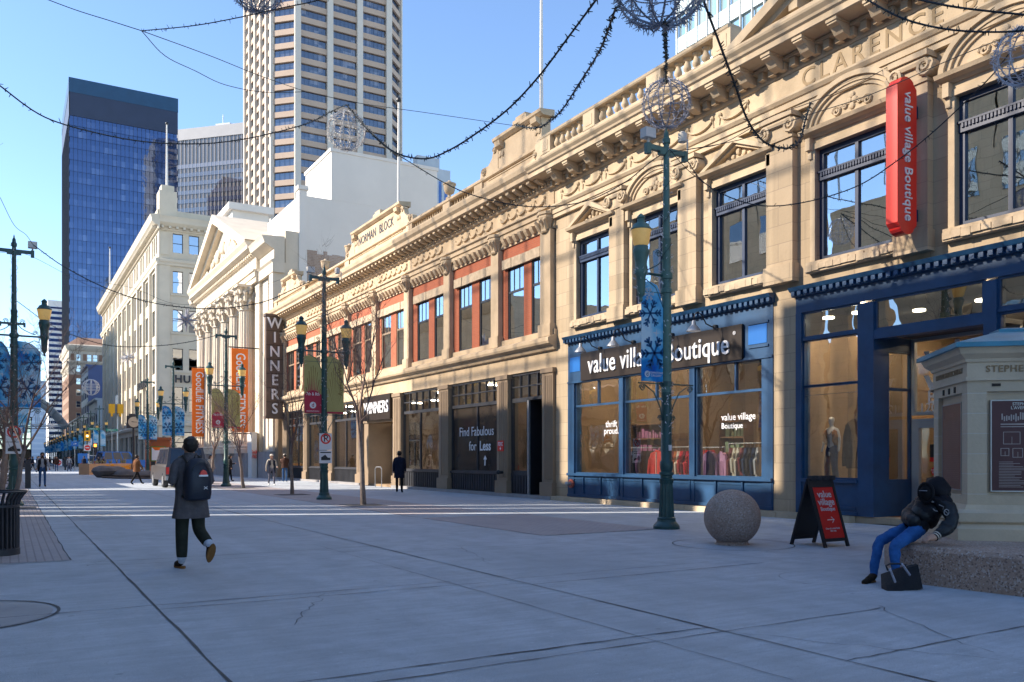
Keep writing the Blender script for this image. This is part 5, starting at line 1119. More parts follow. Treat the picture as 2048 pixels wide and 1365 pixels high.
# cameras and boxes on the nearest post
def camera_box(p, lab, rnd):
    o = thing('street_camera', lab, 'camera', p); q = MB(); x, y, z = p
    if rnd: q.lathe((x, y, z), [(.001, .0), (.09, .02), (.1, .1), (.1, .2), (.04, .24), (.001, .25)], 12); q.tube([(x+.14, y, z-.2), (x+.14, y, z+.1), (x, y, z+.12)], .02, 6)
    else: q.box(x-.13, x+.13, y-.1, y+.1, z, z+.2); q.tube([(x, y, z-.1), (x, y, z)], .03, 6)
    q.build('housing', M['white'], o)
camera_box((11.55, 13.98, 8.22), 'white square camera box on the left end of the nearest lamp crossbar', 0); camera_box((12.5, 13.98, 8.3), 'white round camera on the right end of the nearest lamp crossbar', 1)
camera_box((9.35, 30.2, 8.2), 'small camera on the left end of the second lamp crossbar', 0); camera_box((10.35, 30.2, 8.25), 'small round camera on the right end of the second lamp crossbar', 1); camera_box((.62, 31.2, 8.2), 'small camera on the crossbar of the left edge lamp', 0)
# ------------------------------------------------------------------ banners on the lamps
def blue_banner_mat():
    m, nt, out = new_mat('winter_banner_cloth'); co = objco(nt)
    a = noise(nt, co, 1.3, 3)
    c = ramp(nt, a, [(.3, (.008, .10, .46)), (.42, (.02, .27, .62)), (.5, (.16, .5, .74)), (.64, (.55, .72, .82))])
    bsdf(nt, out, c, .7, 0, .2); return m
M['winter'] = blue_banner_mat(); M['snow'] = pmat('dark_blue_snowflake_print', (.01, .09, .24), .7, .1, 2, 0); M['snoww'] = pmat('white_snowflake_print', (.55, .63, .72), .7, .1, 2, 0)
M['yel'] = pmat('mustard_banner_cloth', (.46, .41, .15), .7, .15, 1.2, 0); M['pink'] = pmat('crimson_banner_cloth', (.45, .035, .07), .7, .12, 1.5, 0); M['tan2'] = pmat('brown_print', (.2, .13, .03), .7, .1, 2, 0)
def bshape(s_, w0=.1, w1=.74, zb=3.12, zt=5.22):
    return [(s_*w0, zb), (s_*w1, zb), (s_*w1, zt-.42), (s_*(w1-.08), zt-.22), (s_*(w1-.24), zt-.08), (s_*(w1-.42), zt-.02), (s_*w0, zt)] if s_ > 0 else [(s_*w0, zb), (s_*w1, zb), (s_*w1, zt-.05), (s_*(w1-.2), zt), (s_*(w1-.42), zt-.06), (s_*(w0+.08), zt-.25), (s_*w0, zt-.5)]
def flake(mb, fr, a, z, r, o, w=.03):
    for k in range(6):
        t = k*math.pi/3+.1; d = Vector((math.cos(t), math.sin(t))); n = Vector((-d.y, d.x))
        def st(p, q):
            p, q = Vector(p), Vector(q); dd = (q-p).normalized(); nn = Vector((-dd.y, dd.x))*w/2
            mb.face(fr, [tuple(p-nn), tuple(q-nn), tuple(q+nn), tuple(p+nn)], o, o+.004)
        c = Vector((a, z)); st(c, c+d*r)
        for f_ in (.45, .72):
            for s_ in (-1, 1): st(c+d*r*f_, c+d*r*(f_+.25)+n*s_*r*.22)
def banner(kind, x, y, s_, lab, grp, detail=True, w1=.74):
    o = thing('lamp_banner', lab, 'banner', (x, y, 3.1), grp); fr = Fr((x, y, 0), (1, 0, 0), (0, -1, 0))
    sh = bshape(s_, .1, w1)
    if kind == 'b':
        q = MB(); q.face(fr, sh, -.008, .008); q.build('cloth', M['winter'], o)
        if detail:
            q = MB(); c = s_*(.1+w1)/2; flake(q, fr, c+.06*s_, 4.55, .3, .009, .035); q.build('snowflake_print', M['snow'], o); q = MB(); flake(q, fr, c-.05*s_, 3.72, .36, .009, .045); q.build('snowflake_print', M['snow'], o)
            q = MB(); flake(q, fr, c-.1, 4.95, .14, .0095, .02)
            for cx, cz in ((c+.1, 4.15), (c+.18, 3.95)): q.face(fr, [(cx-.1, cz), (cx, cz+.02), (cx, cz+.1), (cx+.02, cz), (cx+.1, cz), (cx+.02, cz-.02), (cx, cz-.1), (cx-.02, cz-.02)], .009, .012)
            q.prism([fr.p(c-.14+.07*math.cos(i*.524), .009, 3.27+.07*math.sin(i*.524)) for i in range(12)], fr.n*.004)
            q.build('white_print', M['snoww'], o)
            text('lettering', 'd', .13, fr.p(c-.14, .014, 3.27), (1, 0, 0), UP, M['snow'], o, .002, .01); text('lettering', 'DOWNTOWN\nCALGARY', .065, fr.p(c+.1, .012, 3.27), (1, 0, 0), UP, M['letter'], o, .002)
    else:
        q = MB(); q.face(fr, [p for p in sh], -.008, .008); q.build('cloth', M['yel'], o)
        q = MB(); c = s_*(.1+w1)/2; hw = (w1-.1)/2-.005
        if s_ < 0:
            q.face(fr, [(c-hw, 3.13), (c+hw, 3.13), (c+hw, 3.8), (c+hw*.5, 3.93), (c, 3.97), (c-hw*.5, 3.93), (c-hw, 3.8)], .009, .012)
            for k in range(11):
                t = R(20+k*14); q.face(fr, [(c+.3*math.cos(t)*.7-.012, 3.65+.32*math.sin(t)), (c+min(hw, .6)*math.cos(t), 3.65+.85*math.sin(t)), (c+.3*math.cos(t)*.7+.012, 3.65+.32*math.sin(t))], .009, .0125)
        else: q.face(fr, [(c-hw, 3.13), (c+hw, 3.13), (c+hw, 3.2), (c-hw, 3.2)], .009, .012)
        q.build('sun_print', M['pink'], o)
        q = MB()
        for k in range(9): t = R(25+k*16); q.face(fr, [(c+.1*math.cos(t), 3.3+.3*math.sin(t)), (c+hw*.95*math.cos(t), 3.4+1.45*math.sin(t)), (c+hw*.95*math.cos(t)+.02, 3.4+1.45*math.sin(t))], .0085, .0105)
        q.build('ray_print', M['tan2'], o)
        if s_ < 0:
            q = MB(); q.prism([fr.p(c+.12*math.cos(i*.393), .0125, 3.42+.12*math.sin(i*.393)) for i in range(16)], fr.n*.003); q.build('round_mark', M['letter'], o); text('lettering', 'd', .2, fr.p(c, .017, 3.42), (1, 0, 0), UP, M['pink'], o, .002, .015); text('lettering', '7th & 8th', .16, fr.p(c, .0165, 3.82), (1, 0, 0), UP, M['letter'], o, .002, .008, sx=.8); text('lettering', 'DOWNTOWN', .07, fr.p(c, .014, 3.2), (1, 0, 0), UP, M['letter'], o, .002)
        else: text('lettering', 'Avenue Walk', .22, fr.p(c+hw*.6, .012, 4.4), (0, 0, 1), (-1, 0, 0), M['tan2'], o, .002, .005)
BG = 'blue winter banners on the lamp posts'
banner('b', 12.05, 13.98, -1, 'pale blue snowflake banner on the nearest lamp post, in front of the navy shopfront', BG, w1=.68)
banner('y', 9.85, 30.2, -1, 'yellow banner with a red half sun on the lamp post before the shop entrance', 'yellow banners'); banner('y', 9.85, 30.2, 1, 'plain mustard yellow banner with sideways lettering, right of the second lamp post', 'yellow banners')
banner('y', 9.97, 47.1, -1, 'small yellow banner with red half sun on the third lamp post by the temple', 'yellow banners'); banner('y', 9.97, 47.1, 1, 'small mustard banner partly over an orange banner, on the third lamp post', 'yellow banners')
for y, t in ((64.7, 'by the dark pickup truck'), (79.0, 'by the orange kiosk')):
    banner('b', 10.05 if y < 70 else 10.2, y, -1, 'left blue banner on the lamp post '+t, BG); banner('b', 10.05 if y < 70 else 10.2, y, 1, 'right blue banner on the lamp post '+t, BG)
banner('b', .11, 31.2, -1, 'blue snowflake banner cut off by the left picture edge', BG); banner('b', .11, 31.2, 1, 'large blue snowflake banner right of the pole at the left picture edge', BG)
for y in range(125, 320, 14):
    for s_ in (-1, 1): banner('b', 10.2, y, s_, 'one of the tiny blue banners in the row far beyond the crossing', BG, False)
for y in (48, 64.5): banner('b', .1, y, 1, 'one of the blue banners seen behind the left edge banner', BG, False)
for y in (125, 141, 158, 175): banner('b', .3, y, 1, 'one of the tiny blue banners on the far left lamps beyond the crossing', BG, False)
# street sign plates on poles
def plate(name, lab, p, w, h, mat, txt=None, tmat=None, tsz=.2, ring=False, fr=None, cat='sign', pole=False):
    o = thing(name, lab, cat, p); fr = fr or Fr(p, (1, 0, 0), (0, -1, 0)); q = MB(); q.fbox(fr, -w/2, w/2, -.01, .01, -h/2, h/2); q.build('plate', mat, o)
    if ring:
        q = MB(); n = 20
        for i in range(n):
            a, b = 2*math.pi*i/n, 2*math.pi*(i+1)/n; r0, r1 = w*.3, w*.42
            q.face(fr, [(r0*math.cos(a), h*.18+r0*math.sin(a)), (r1*math.cos(a), h*.18+r1*math.sin(a)), (r1*math.cos(b), h*.18+r1*math.sin(b)), (r0*math.cos(b), h*.18+r0*math.sin(b))], .011, .015)
        q.face(fr, [(-w*.26, h*.18+w*.2), (-w*.2, h*.18+w*.26), (w*.26, h*.18-w*.2), (w*.2, h*.18-w*.26)], .012, .0155)
        q.build('red_ring', M['red'], o)
    if txt: text('lettering', txt, tsz, fr.p(0, .014, 0 if not ring else h*.18), (1, 0, 0), UP, tmat or M['black'], o, .003, .01)
    if pole: q = MB(); q.tube([fr.p(0, -.05, -p[2]), fr.p(0, -.05, h/2)], .04, 6); q.build('post', M['galv'], o)
    return o
o = plate('parking_sign', 'white no parking sign with a red ring on the lamp post before the shop entrance', (9.85, 30.03, 2.1), .46, .6, M['letter'], 'P', None, .34, True)
o = plate('tow_sign', 'white tow away sign plate below the no parking sign', (9.85, 30.03, 1.55), .46, .46, M['letter']); q = MB(); TF = Fr((9.85, 30.03, 1.55), (1, 0, 0), (0, -1, 0)); q.face(TF, [(-.17, -.12), (.17, -.12), (.17, -.03), (.08, -.03), (-.02, .08), (-.17, -.02)], .011, .014); q.face(TF, [(-.2, .14), (.2, .14), (.2, .18), (-.2, .18)], .011, .014); q.build('tow_symbol', M['black'], o)
o = plate('parking_sign', 'no stopping sign with a red ring behind the bare tree at the left edge', (.11, 31.05, 2.25), .46, .46, M['letter'], 'P', None, .26, True)
o = plate('tow_sign', 'white tow away sign plate behind the bare tree at the left edge', (.11, 31.05, 1.82), .46, .36, M['letter']); q = MB(); TF = Fr((.11, 31.05, 1.8), (1, 0, 0), (0, -1, 0)); q.face(TF, [(-.17, -.08), (.17, -.08), (.17, 0), (.08, 0), (-.02, .1), (-.17, 0)], .011, .014); q.build('tow_symbol', M['black'], o)
o = plate('lamp_sticker', 'small white sticker on the nearest lamp post', (12.03, 13.84, 1.72), .07, .12, M['letter'], cat='sticker')
# ------------------------------------------------------------------ young bare street trees
def bare_tree(x, y, h, r, lab, seed, fork, lean=(0, 0), spread=.55, depth=5, grp='bare young street trees', clear=.35):
    rr = random.Random(seed); o = thing('bare_tree', lab, 'tree', (x, y, 0), grp); tm, bm_ = MB(), MB()
    pts = [Vector((x, y, -.05))]
    for i in range(1, 5): pts.append(Vector((x+lean[0]*i/4+rr.uniform(-.03, .03), y+lean[1]*i/4+rr.uniform(-.03, .03), h*clear*i/4)))
    tm.tube(pts, [r*1.35, r*1.05, r, r*.95, r*.85], 10); tm.build('trunk', M['bark'], o, True)
    def br(p, d, ln, rad, lev):
        n = 4; q = [p]; dd = d.copy()
        for i in range(n):
            dd = (dd+Vector((rr.uniform(-.13, .13), rr.uniform(-.13, .13), rr.uniform(-.02, .1)))).normalized(); q.append(q[-1]+dd*ln/n)
        bm_.tube(q, [rad*(1-.55*i/n) for i in range(n+1)], 5 if lev > 2 else 3)
        if lev <= 0: return
        for k in range(2 if lev < 3 else rr.choice((2, 3))):
            a = rr.uniform(0, 6.28); t = rr.uniform(.45, 1) if k else 1; idx = min(n, max(1, int(t*n)))
            nd = (dd+Vector((math.cos(a), math.sin(a), .15))*spread*rr.uniform(.6, 1.2)).normalized(); br(q[idx], nd, ln*rr.uniform(.62, .85), rad*.5, lev-1)
        for k in range(5):
            a = rr.uniform(0, 6.28); idx = rr.randint(1, n); e_ = q[idx]; nd = (dd*.6+Vector((math.cos(a), math.sin(a), rr.uniform(0, .4)))).normalized(); bm_.tube([e_, e_+nd*ln*.25, e_+nd*ln*.4+Vector((0, 0, ln*.1))], [rad*.2+.003, rad*.12+.002, .002], 3)
    for k in range(fork):
        a = 2*math.pi*k/fork+rr.uniform(-.4, .4); br(pts[-1 if k < 2 else -2], Vector((math.cos(a)*spread, math.sin(a)*spread, 1)).normalized(), h*.24*rr.uniform(.8, 1.1), r*.6, depth)
    br(pts[-1], Vector((lean[0]*.1, 0, 1)).normalized(), h*.26, r*.65, depth)
    bm_.build('crown', M['twig'], o)
    g_ = MB(); g_.box(x-.6, x+.6, y-.6, y+.6, .001, .012); g_.box(x-.45, x+.45, y-.45, y+.45, .002, .018); g_.build('tree_grate', M['joint'], o); return o
bare_tree(9.72, 25.85, 7.4, .075, 'bare young tree nearest the recessed shop entrance, with thin spreading twigs', 4, 3, (-.1, 0), .42, 5)
bare_tree(10.0, 34.8, 6.0, .065, 'bare sapling between the second lamp post and the brick shopfronts', 9, 3, (.0, .1), .4, 4)
bare_tree(10.06, 43.5, 5.6, .07, 'bare sunlit sapling just right of the third lamp post', 21, 3, (-.2, .1), .5, 4)
bare_tree(10.14, 52.2, 5.6, .07, 'bare sapling beyond the third lamp post, half hidden by the walking man', 33, 3, (.2, 0), .5, 3)
bare_tree(.08, 29.6, 6.4, .068, 'bare tree with a leaning forked trunk in front of the left edge lamp', 12, 3, (.3, .1), .6, 5, clear=.27)
for i, y in enumerate((44, 58, 72)): bare_tree(-.3, y, 6.5, .1, 'one of the bare trees of the left row behind the leaning tree', 40+i, 3, (.1, 0), .5, 3)
for i, y in enumerate((132, 150, 168)): bare_tree(10.3, y, 5.5, .08, 'one of the tiny bare trees among the far lamps beyond the crossing', 60+i, 3, (0, 0), .5, 2)
for i, y in enumerate((7, 17, 22.5)): bare_tree(-3.2, y, 8.5, .12, 'one of the bare trees on the unseen left pavement, mirrored in shop windows', 70+i, 4, (0, 0), .55, 4)
# ------------------------------------------------------------------ light garlands, cables and wire balls
def cat(pts, n=6):
    P = [Vector(p) for p in pts]; P = [P[0]*2-P[1]]+P+[P[-1]*2-P[-2]]; out = []
    for i in range(1, len(P)-2):
        for j in range(n):
            t = j/n; a, b, c, d = P[i-1:i+3]; out.append(.5*((2*b)+(c-a)*t+(2*a-5*b+4*c-d)*t*t+(3*b-a-3*c+d)*t**3))
    out.append(P[-2]); return out
def px(lst, d0, d1):
    n = len(lst)-1; return [D(u, v, d0+(d1-d0)*i/n) for i, (u, v) in enumerate(lst)]
GG = 'string light garlands hung across the street'
def garland(lab, pts, r=.012, sp=.05, sl=.075, seed=1, mat='wire', dens=1.0):
    rr = random.Random(seed); c = cat(pts, 8); o = thing('light_garland', lab, 'garland', c[0], GG)
    q = MB(); q.tube(c, r, 5); q.build('cord', M['cable'], o)
    q = MB(); 
    for i in range(len(c)-1):
        L = (c[i+1]-c[i]).length; k = max(1, int(L/sp*dens)); dirv = (c[i+1]-c[i]).normalized()
        for j in range(k):
            if rr.random() < .25: continue
            p = c[i].lerp(c[i+1], (j+rr.random())/k); v = Vector((rr.gauss(0, 1), rr.gauss(0, 1), rr.gauss(0, 1))); v = (v-dirv*v.dot(dirv)).normalized()
            q.tube([p, p+(v*.8+dirv*rr.uniform(-.6, .6))*sl*rr.uniform(.5, 1.1)], [r*.75, r*.4], 3)
    stuff(q.build('bulbs', M[mat], o)); return o
def cable(lab, pts, r=.008):
    c = cat(pts, 6); return tag(MB_tube(c, r), lab, 'cable', 'thin overhead cables')
def MB_tube(c, r):
    q = MB(); q.tube(c, r, 5); return q.build('overhead_cable', M['cable'])
garland('long sagging light garland across the upper left sky to the silver ball', px([(-40, 140), (0, 172), (90, 235), (200, 268), (300, 285), (400, 288), (480, 280), (560, 263), (620, 245), (665, 222), (693, 210)], 12, 22), seed=1, sl=.09)
garland('thick light garland rising from the silver ball towards the top centre', px([(693, 210), (740, 262), (790, 305), (850, 318), (900, 300), (960, 262), (1020, 215), (1080, 150), (1140, 70), (1192, 0), (1232, -55)], 22, 12), .018, .04, .1, 2)
garland('light garland from the silver ball past the urn to the nearest lamp crossbar', px([(696, 215), (760, 285), (820, 325), (900, 372), (960, 395), (1040, 412), (1110, 413), (1180, 400), (1250, 365), (1300, 325), (1325, 308)], 22, 18.2), .012, .06, .08, 3)
garland('thick light garland looping down right of the hanging top ball', px([(1408, 5), (1440, 90), (1470, 170), (1495, 240), (1530, 285), (1575, 297), (1600, 280), (1611, 240), (1622, 205)], 10.3, 17), .016, .03, .09, 4)
garland('light garland running from the hanging top ball down to the scrolled gable', px([(1232, 15), (1200, 100), (1160, 165), (1120, 225), (1085, 252), (1060, 256), (1030, 250)], 10, 24), .015, .035, .09, 5)
garland('light strand dropping from the hanging top ball to the lamp post ball', px([(1331, 45), (1331, 85), (1332, 125), (1332, 168)], 10, 17.9), .015, .022, .07, 6)
garland('light garland from the nearest lamp crossbar across the red sign to the right edge', px([(1375, 322), (1400, 358), (1440, 386), (1500, 408), (1560, 412), (1640, 398), (1720, 370), (1790, 325), (1860, 270), (1930, 205), (1985, 150), (2020, 105)], 18.5, 13), .011, .05, .07, 7)
garland('lower of two light garlands crossing the top right corner', px([(1700, -25), (1735, 0), (1800, 35), (1870, 55), (1950, 64), (2048, 62), (2130, 45)], 11, 9), .012, .03, .06, 8)
garland('upper of two light garlands crossing the top right corner', px([(1790, -15), (1840, 0), (1920, 16), (2048, 30), (2120, 34)], 10, 8.5), .012, .03, .055, 9)
garland('light garland on a white wire crossing the top left in front of the tall tower', px([(283, 62), (340, 57), (400, 50), (480, 35), (560, 17), (640, 0), (720, -30)], 16, 13), .009, .05, .08, 10)
garland('light garland strung from the left edge lamp to the second lamp post', px([(66, 490), (130, 535), (220, 580), (310, 607), (420, 618), (520, 606), (580, 582), (627, 560)], 27, 31), .016, .05, .08, 11)
garland('light garland strung low across the street to the third lamp post', px([(30, 600), (110, 655), (210, 690), (300, 693), (380, 684), (445, 668)], 40, 46), .018, .08, .09, 12)
for l in (('pair of thin cables entering at the top left corner', [(70, -10), (150, 20), (220, 42), (283, 62)], 16, 16), ('thin cable running right from the top left wire joint to the tall tower', [(283, 62), (420, 112), (520, 152), (612, 184)], 16, 22), ('drooping thin cable below the top left wire joint', [(283, 62), (330, 112), (390, 142), (450, 170), (530, 185), (612, 184)], 16, 22), ('thin cable crossing the sky from the tall tower to the scrolled gable', [(612, 184), (720, 207), (860, 227), (1030, 252)], 22, 25),
          ('thin cable crossing the frieze left of the red sign', [(1375, 300), (1450, 285), (1540, 235), (1622, 205), (1720, 165), (1800, 120)], 18, 19), ('thin cable crossing the arched pediment behind the red sign', [(1340, 305), (1480, 280), (1600, 236), (1740, 190), (1900, 120), (2048, 60)], 18, 14), ('white guy wire below the nearest lamp crossbar', [(1340, 300), (1375, 340), (1420, 375), (1440, 388)], 18, 18), ('thin cable near the left edge lamp', [(0, 395), (28, 450), (52, 470), (66, 490)], 25, 27), ('thin cable crossing behind the left edge lamp', [(0, 505), (60, 512), (200, 580), (345, 610)], 30, 45), ('thin cable across the street carrying the dark star', [(150, 560), (260, 575), (350, 608), (440, 600), (560, 560)], 42, 46)):
    cable(l[0], px(l[1], l[2], l[3]))
def ball_mesh(c, r, seed, nm=12, spk=500, tr=.012, sl=.07):
    rr = random.Random(seed); a, b = MB(), MB()
    for i in range(nm):
        t = math.pi*2*i/nm; a.tube([Vector(c)+Vector((r*math.sin(p)*math.cos(t), r*math.sin(p)*math.sin(t), r*math.cos(p))) for p in [math.pi*k/14 for k in range(15)]], tr, 4)
    for z in (-.35, .35, 0): rz = r*math.sqrt(1-z*z); a.tube([Vector(c)+Vector((rz*math.cos(t), rz*math.sin(t), r*z)) for t in [2*math.pi*k/24 for k in range(25)]], tr*.7, 4)
    for i in range(spk):
        t = 2*math.pi*rr.randint(0, nm-1)/nm+rr.gauss(0, .05); p = math.acos(rr.uniform(-1, 1)); n = Vector((math.sin(p)*math.cos(t), math.sin(p)*math.sin(t), math.cos(p))); e_ = Vector(c)+n*r
        b.tube([e_, e_+(n*.4+Vector((rr.gauss(0, .6), rr.gauss(0, .6), rr.gauss(0, .6)))).normalized()*sl*rr.uniform(.5, 1.2)], [tr*.5, tr*.3], 3)
    return a, b
def light_ball(lab, c, r, seed, mat='silver', spk=600, tr=.012, sl=.07, nm=12):
    o = thing('light_ball', lab, 'light ball', c, 'wire light balls'); a, b = ball_mesh(c, r, seed, nm, spk, tr, sl); a.build('wire_frame', M[mat], o); stuff(b.build('bulbs', M[mat], o)); return o
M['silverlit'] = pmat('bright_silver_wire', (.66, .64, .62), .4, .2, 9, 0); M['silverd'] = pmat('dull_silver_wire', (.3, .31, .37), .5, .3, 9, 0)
light_ball('silver wire light ball on top of the nearest lamp post', (12.05, 13.98, 9.05), .5, 1, 'silverd', 1000, .013)
light_ball('large wire light ball cut by the top picture edge above the balustrade', D(1320, -42, 10.2), .55, 2, 'silverd', 1500, .014, .085)
light_ball('bright silver wire light ball hung in front of the tall tower', D(693, 262, 22), .48, 3, 'silverlit', 1500, .012, .06)
light_ball('wire light ball cut by the top edge above the tall tower', D(515, -28, 16), .47, 4, 'silverd', 1500, .012, .08)
light_ball('wire light ball cut by the right picture edge', D(2052, 112, 12.5), .42, 5, 'silver', 900, .01, .06)
light_ball('small ring shaped light ball hung far down the street before the brown block', D(182, 775, 62), .56, 6, 'silverlit', 300, .03, .06, 8)
def star(lab, c, r, mat, k=14, seed=1):
    rr = random.Random(seed); o = thing('light_star', lab, 'light star', c, 'hanging light stars'); q = MB()
    for i in range(k):
        v = Vector((rr.gauss(0, 1), rr.gauss(0, 1), rr.gauss(0, 1))).normalized() if i >= 8 else Vector((math.cos(i*.785), 0, math.sin(i*.785)))
        q.tube([Vector(c), Vector(c)+v*r*.4, Vector(c)+v*r], [r*.14, r*.09, .01], 4)
    q.build('star_frame', M[mat], o)
star('dark spiky star hung before the department store windows', D(372, 640, 45), .65, 'silverd', 18, 1); star('white spiky star hung over the street left of the department store', D(256, 716, 75), .75, 'silverlit', 18, 2); star('small star hung far down the street below the canopy', D(101, 852, 110), .7, 'silverlit', 12, 3)
def onX(u, v, X):
    t = (u-1024)/FPX; d = X/(SY+CY*t); return Vector((X, d*(CY-SY*t), CAMH+(917-v)*d/FPX))
def text_fit(name, body, width, size, *a, **k):
    o = text(name, body, size, *a, **k); r = Vector(a[1]).normalized(); pr = [v.co.dot(r) for v in o.data.vertices]; w = max(pr)-min(pr); c = (max(pr)+min(pr))/2; f = width/w
    for v in o.data.vertices: v.co += r*((v.co.dot(r)-c)*(f-1))
    return o
# ------------------------------------------------------------------ shop signs
vs_ = thing('shop_sign', 'long dark brown fascia sign with bold white lettering over the three window navy shopfront', 'sign', (16.8, 20.2, 4.1)); q = MB(); q.fbox(NF, 16.46, 23.9, .035, .11, 4.14, 5.08); q.build('board', M['signblack'], vs_)
text_fit('lettering', 'value village', 3.55, .88, NF.p(21.65, .13, 4.62), RD, UP, M['letter'], vs_, .04, .007, spacing=1.04); text_fit('lettering', 'Boutique', 2.55, .8, NF.p(18.2, .13, 4.58), RD, UP, M['letter'], vs_, .04, .007, spacing=1.04)
q = MB(); circ(q, 0, 0, .03, .04, 0, 12); 
text('lettering', '®', .14, NF.p(16.72, .12, 4.86), RD, UP, M['letter'], vs_, .01)
rs = thing('blade_sign', 'bright red vertical blade sign with white lettering on the sandstone facade', 'sign', (16.3, 11.3, 6.2)); RFm = Fr((16.21, 11.2, 0), (1, 0, 0), (0, -1, 0))
def capsh(w, z0, z1):
    return [(-w, z0+.22), (-w*.82, z0+.16), (-w*.7, z0+.13)]+[(w*.72*math.cos(math.pi+math.pi*i/8), z0+.15+.15*math.sin(math.pi+math.pi*i/8)) for i in range(1, 8)]+[(w*.7, z0+.13), (w*.82, z0+.16), (w, z0+.22), (w, z1-.22), (w*.82, z1-.16), (w*.7, z1-.13)]+[(w*.72*math.cos(math.pi*i/8), z1-.15+.15*math.sin(math.pi*i/8)) for i in range(1, 8)]+[(-w*.7, z1-.13), (-w*.82, z1-.16), (-w, z1-.22)]
q = MB(); q.face(RFm, capsh(.32, 6.2, 9.5), -.27, 0); q.build('sign_box', M['red'], rs)
text_fit('lettering', 'value village Boutique', 2.72, .36, RFm.p(.03, .01, 7.83), (0, 0, -1), (1, 0, 0), M['letter'], rs, .02, .008)
for z in (6.55, 8.75): q = MB(); q.box(16.5, 16.86, 11.28, 11.4, z, z+.25); q.box(16.55, 16.84, 11.05, 11.1, z-.1, z+.42) if False else None; q.fbox(NF, 11.12, 11.42, .02, .06, z-.15, z+.42); q.build('bracket', M['navyw'], rs)
w_ = thing('window_decal', 'white shop name lettering on the right pane of the three window shopfront', 'lettering', (16.85, 17.0, 2.4)); text_fit('lettering', 'value village', 1.25, .27, NF.p(16.72, -.025, 2.62), RD, UP, M['letter'], w_, .004, .006); text('lettering', 'Boutique', .22, NF.p(16.95, -.025, 2.38), RD, UP, M['letter'], w_, .004, .01)
w_ = thing('window_decal', 'white thrift slogan lettering on the left pane of the three window shopfront', 'lettering', (16.85, 22.4, 2.4)); text('lettering', 'thrift\nproud.', .3, NF.p(22.35, -.025, 2.5), RD, UP, M['letter'], w_, .004, .012, line=.75)
for i, (yy, lab) in enumerate(((22.85, 'goose neck lamp at the left end of the long dark sign'), (21.1, 'goose neck lamp above the first word of the long dark sign'), (19.3, 'goose neck lamp partly behind the nearest lamp post'), (17.5, 'goose neck lamp at the right end of the long dark sign'))):
    o = thing('wall_lamp', lab, 'lamp', (16.8, yy, 5.1), 'goose neck lamps over the dark sign'); a = MB(); a.tube([(16.86, yy, 5.12), (16.7, yy, 5.14), (16.5, yy, 5.2), (16.35, yy, 5.42), (16.2, yy, 5.5), (16.08, yy, 5.42), (16.05, yy, 5.25)], .018, 6); a.lathe((16.84, yy, 5.05), [(.07, 0), (.07, .14)], 8); a.build('arm', M['black'], o, True)
    a = MB(); a.lathe((16.05, yy, 4.96), [(.2, 0), (.19, .03), (.1, .14), (.06, .18), (.05, .28), (.03, .3)], 16); a.build('lamp_shade', M['galv'], o, True)
fc = MB(); p = NF.p(24.55, .02, .62); fc.tube([p, p+NF.n*.06], .16, 14); fp = fc.build('fire_hose_plate', pmat('faded_red_plate', (.4, .1, .07), .6, .2, 3, 0)); tag(fp, 'faded red round fire hose connection low on the navy shopfront corner', 'hose valve'); fc = MB(); fc.tube([p+NF.n*.06, p+NF.n*.2], .07, 10); fc.ball(p+NF.n*.22, .075, 8, 6); fc.build('valve', M['galv'], fp)
# ------------------------------------------------------------------ clothes behind the glass
def clothmat(n, c): return pmat('cloth_'+n, c, .85, .2, 5, .1)
CM = {'coral': clothmat('coral', (.75, .07, .055)), 'red': clothmat('red', (.6, .03, .05)), 'purple': clothmat('purple', (.26, .13, .26)), 'pink': clothmat('pink', (.6, .3, .47)), 'cream': clothmat('cream', (.62, .56, .46)), 'maroon': clothmat('maroon', (.2, .04, .05)), 'navy': clothmat('navy', (.03, .05, .11)), 'orange': clothmat('rust', (.5, .13, .03)), 'grey': clothmat('grey', (.2, .2, .22)), 'white': clothmat('white', (.65, .65, .66)), 'dark': clothmat('dark', (.035, .03, .04))}
GARM = 'second hand clothes on the shop racks'
def jacket(y, x, zt, w, h, col, lab, zipc=None):
    o = thing('hanging_jacket', lab, 'jacket', (x, y, zt-h), GARM); fr = Fr((x, y, 0), (0, 1, 0), (-1, 0, 0)); q = MB(); zb = zt-h
    body = [(-w*.34, zb), (w*.34, zb), (w*.33, zb+h*.5), (w*.36, zt-h*.2), (w*.3, zt-h*.06), (w*.1, zt), (-w*.1, zt), (-w*.3, zt-h*.06), (-w*.36, zt-h*.2), (-w*.33, zb+h*.5)]
    q.face(fr, body, -.08, .06)
    for s_ in (-1, 1): q.tube([fr.p(s_*w*.3, 0, zt-h*.1), fr.p(s_*w*.42, 0, zt-h*.35), fr.p(s_*w*.48, .02, zb+h*.2), fr.p(s_*w*.47, .03, zb+h*.04)], [.07, .075, .06, .055], 8)
    for k in range(5): q.tube([fr.p(-w*.28+k*w*.14, .055, zb), fr.p(-w*.26+k*w*.13, .065, zt-h*.3)], [.03, .012], 5)
    q.tube([fr.p(w*.1*math.cos(t), .02+.03*math.sin(t), zt+.01) for t in [k*.7 for k in range(10)]], .025, 6); q.build('garment', CM[col], o, True)
    if zipc: q = MB(); q.fbox(fr, -.012, .012, .06, .085, zb+.02, zt-.03); q.build('zip', CM[zipc], o)
    q = MB(); q.tube([(x, y, zt), (x, y, zt+.08), (x, y+.03, zt+.12), (x, y, zt+.15)], .006, 4); q.build('hanger', M['galv'], o)
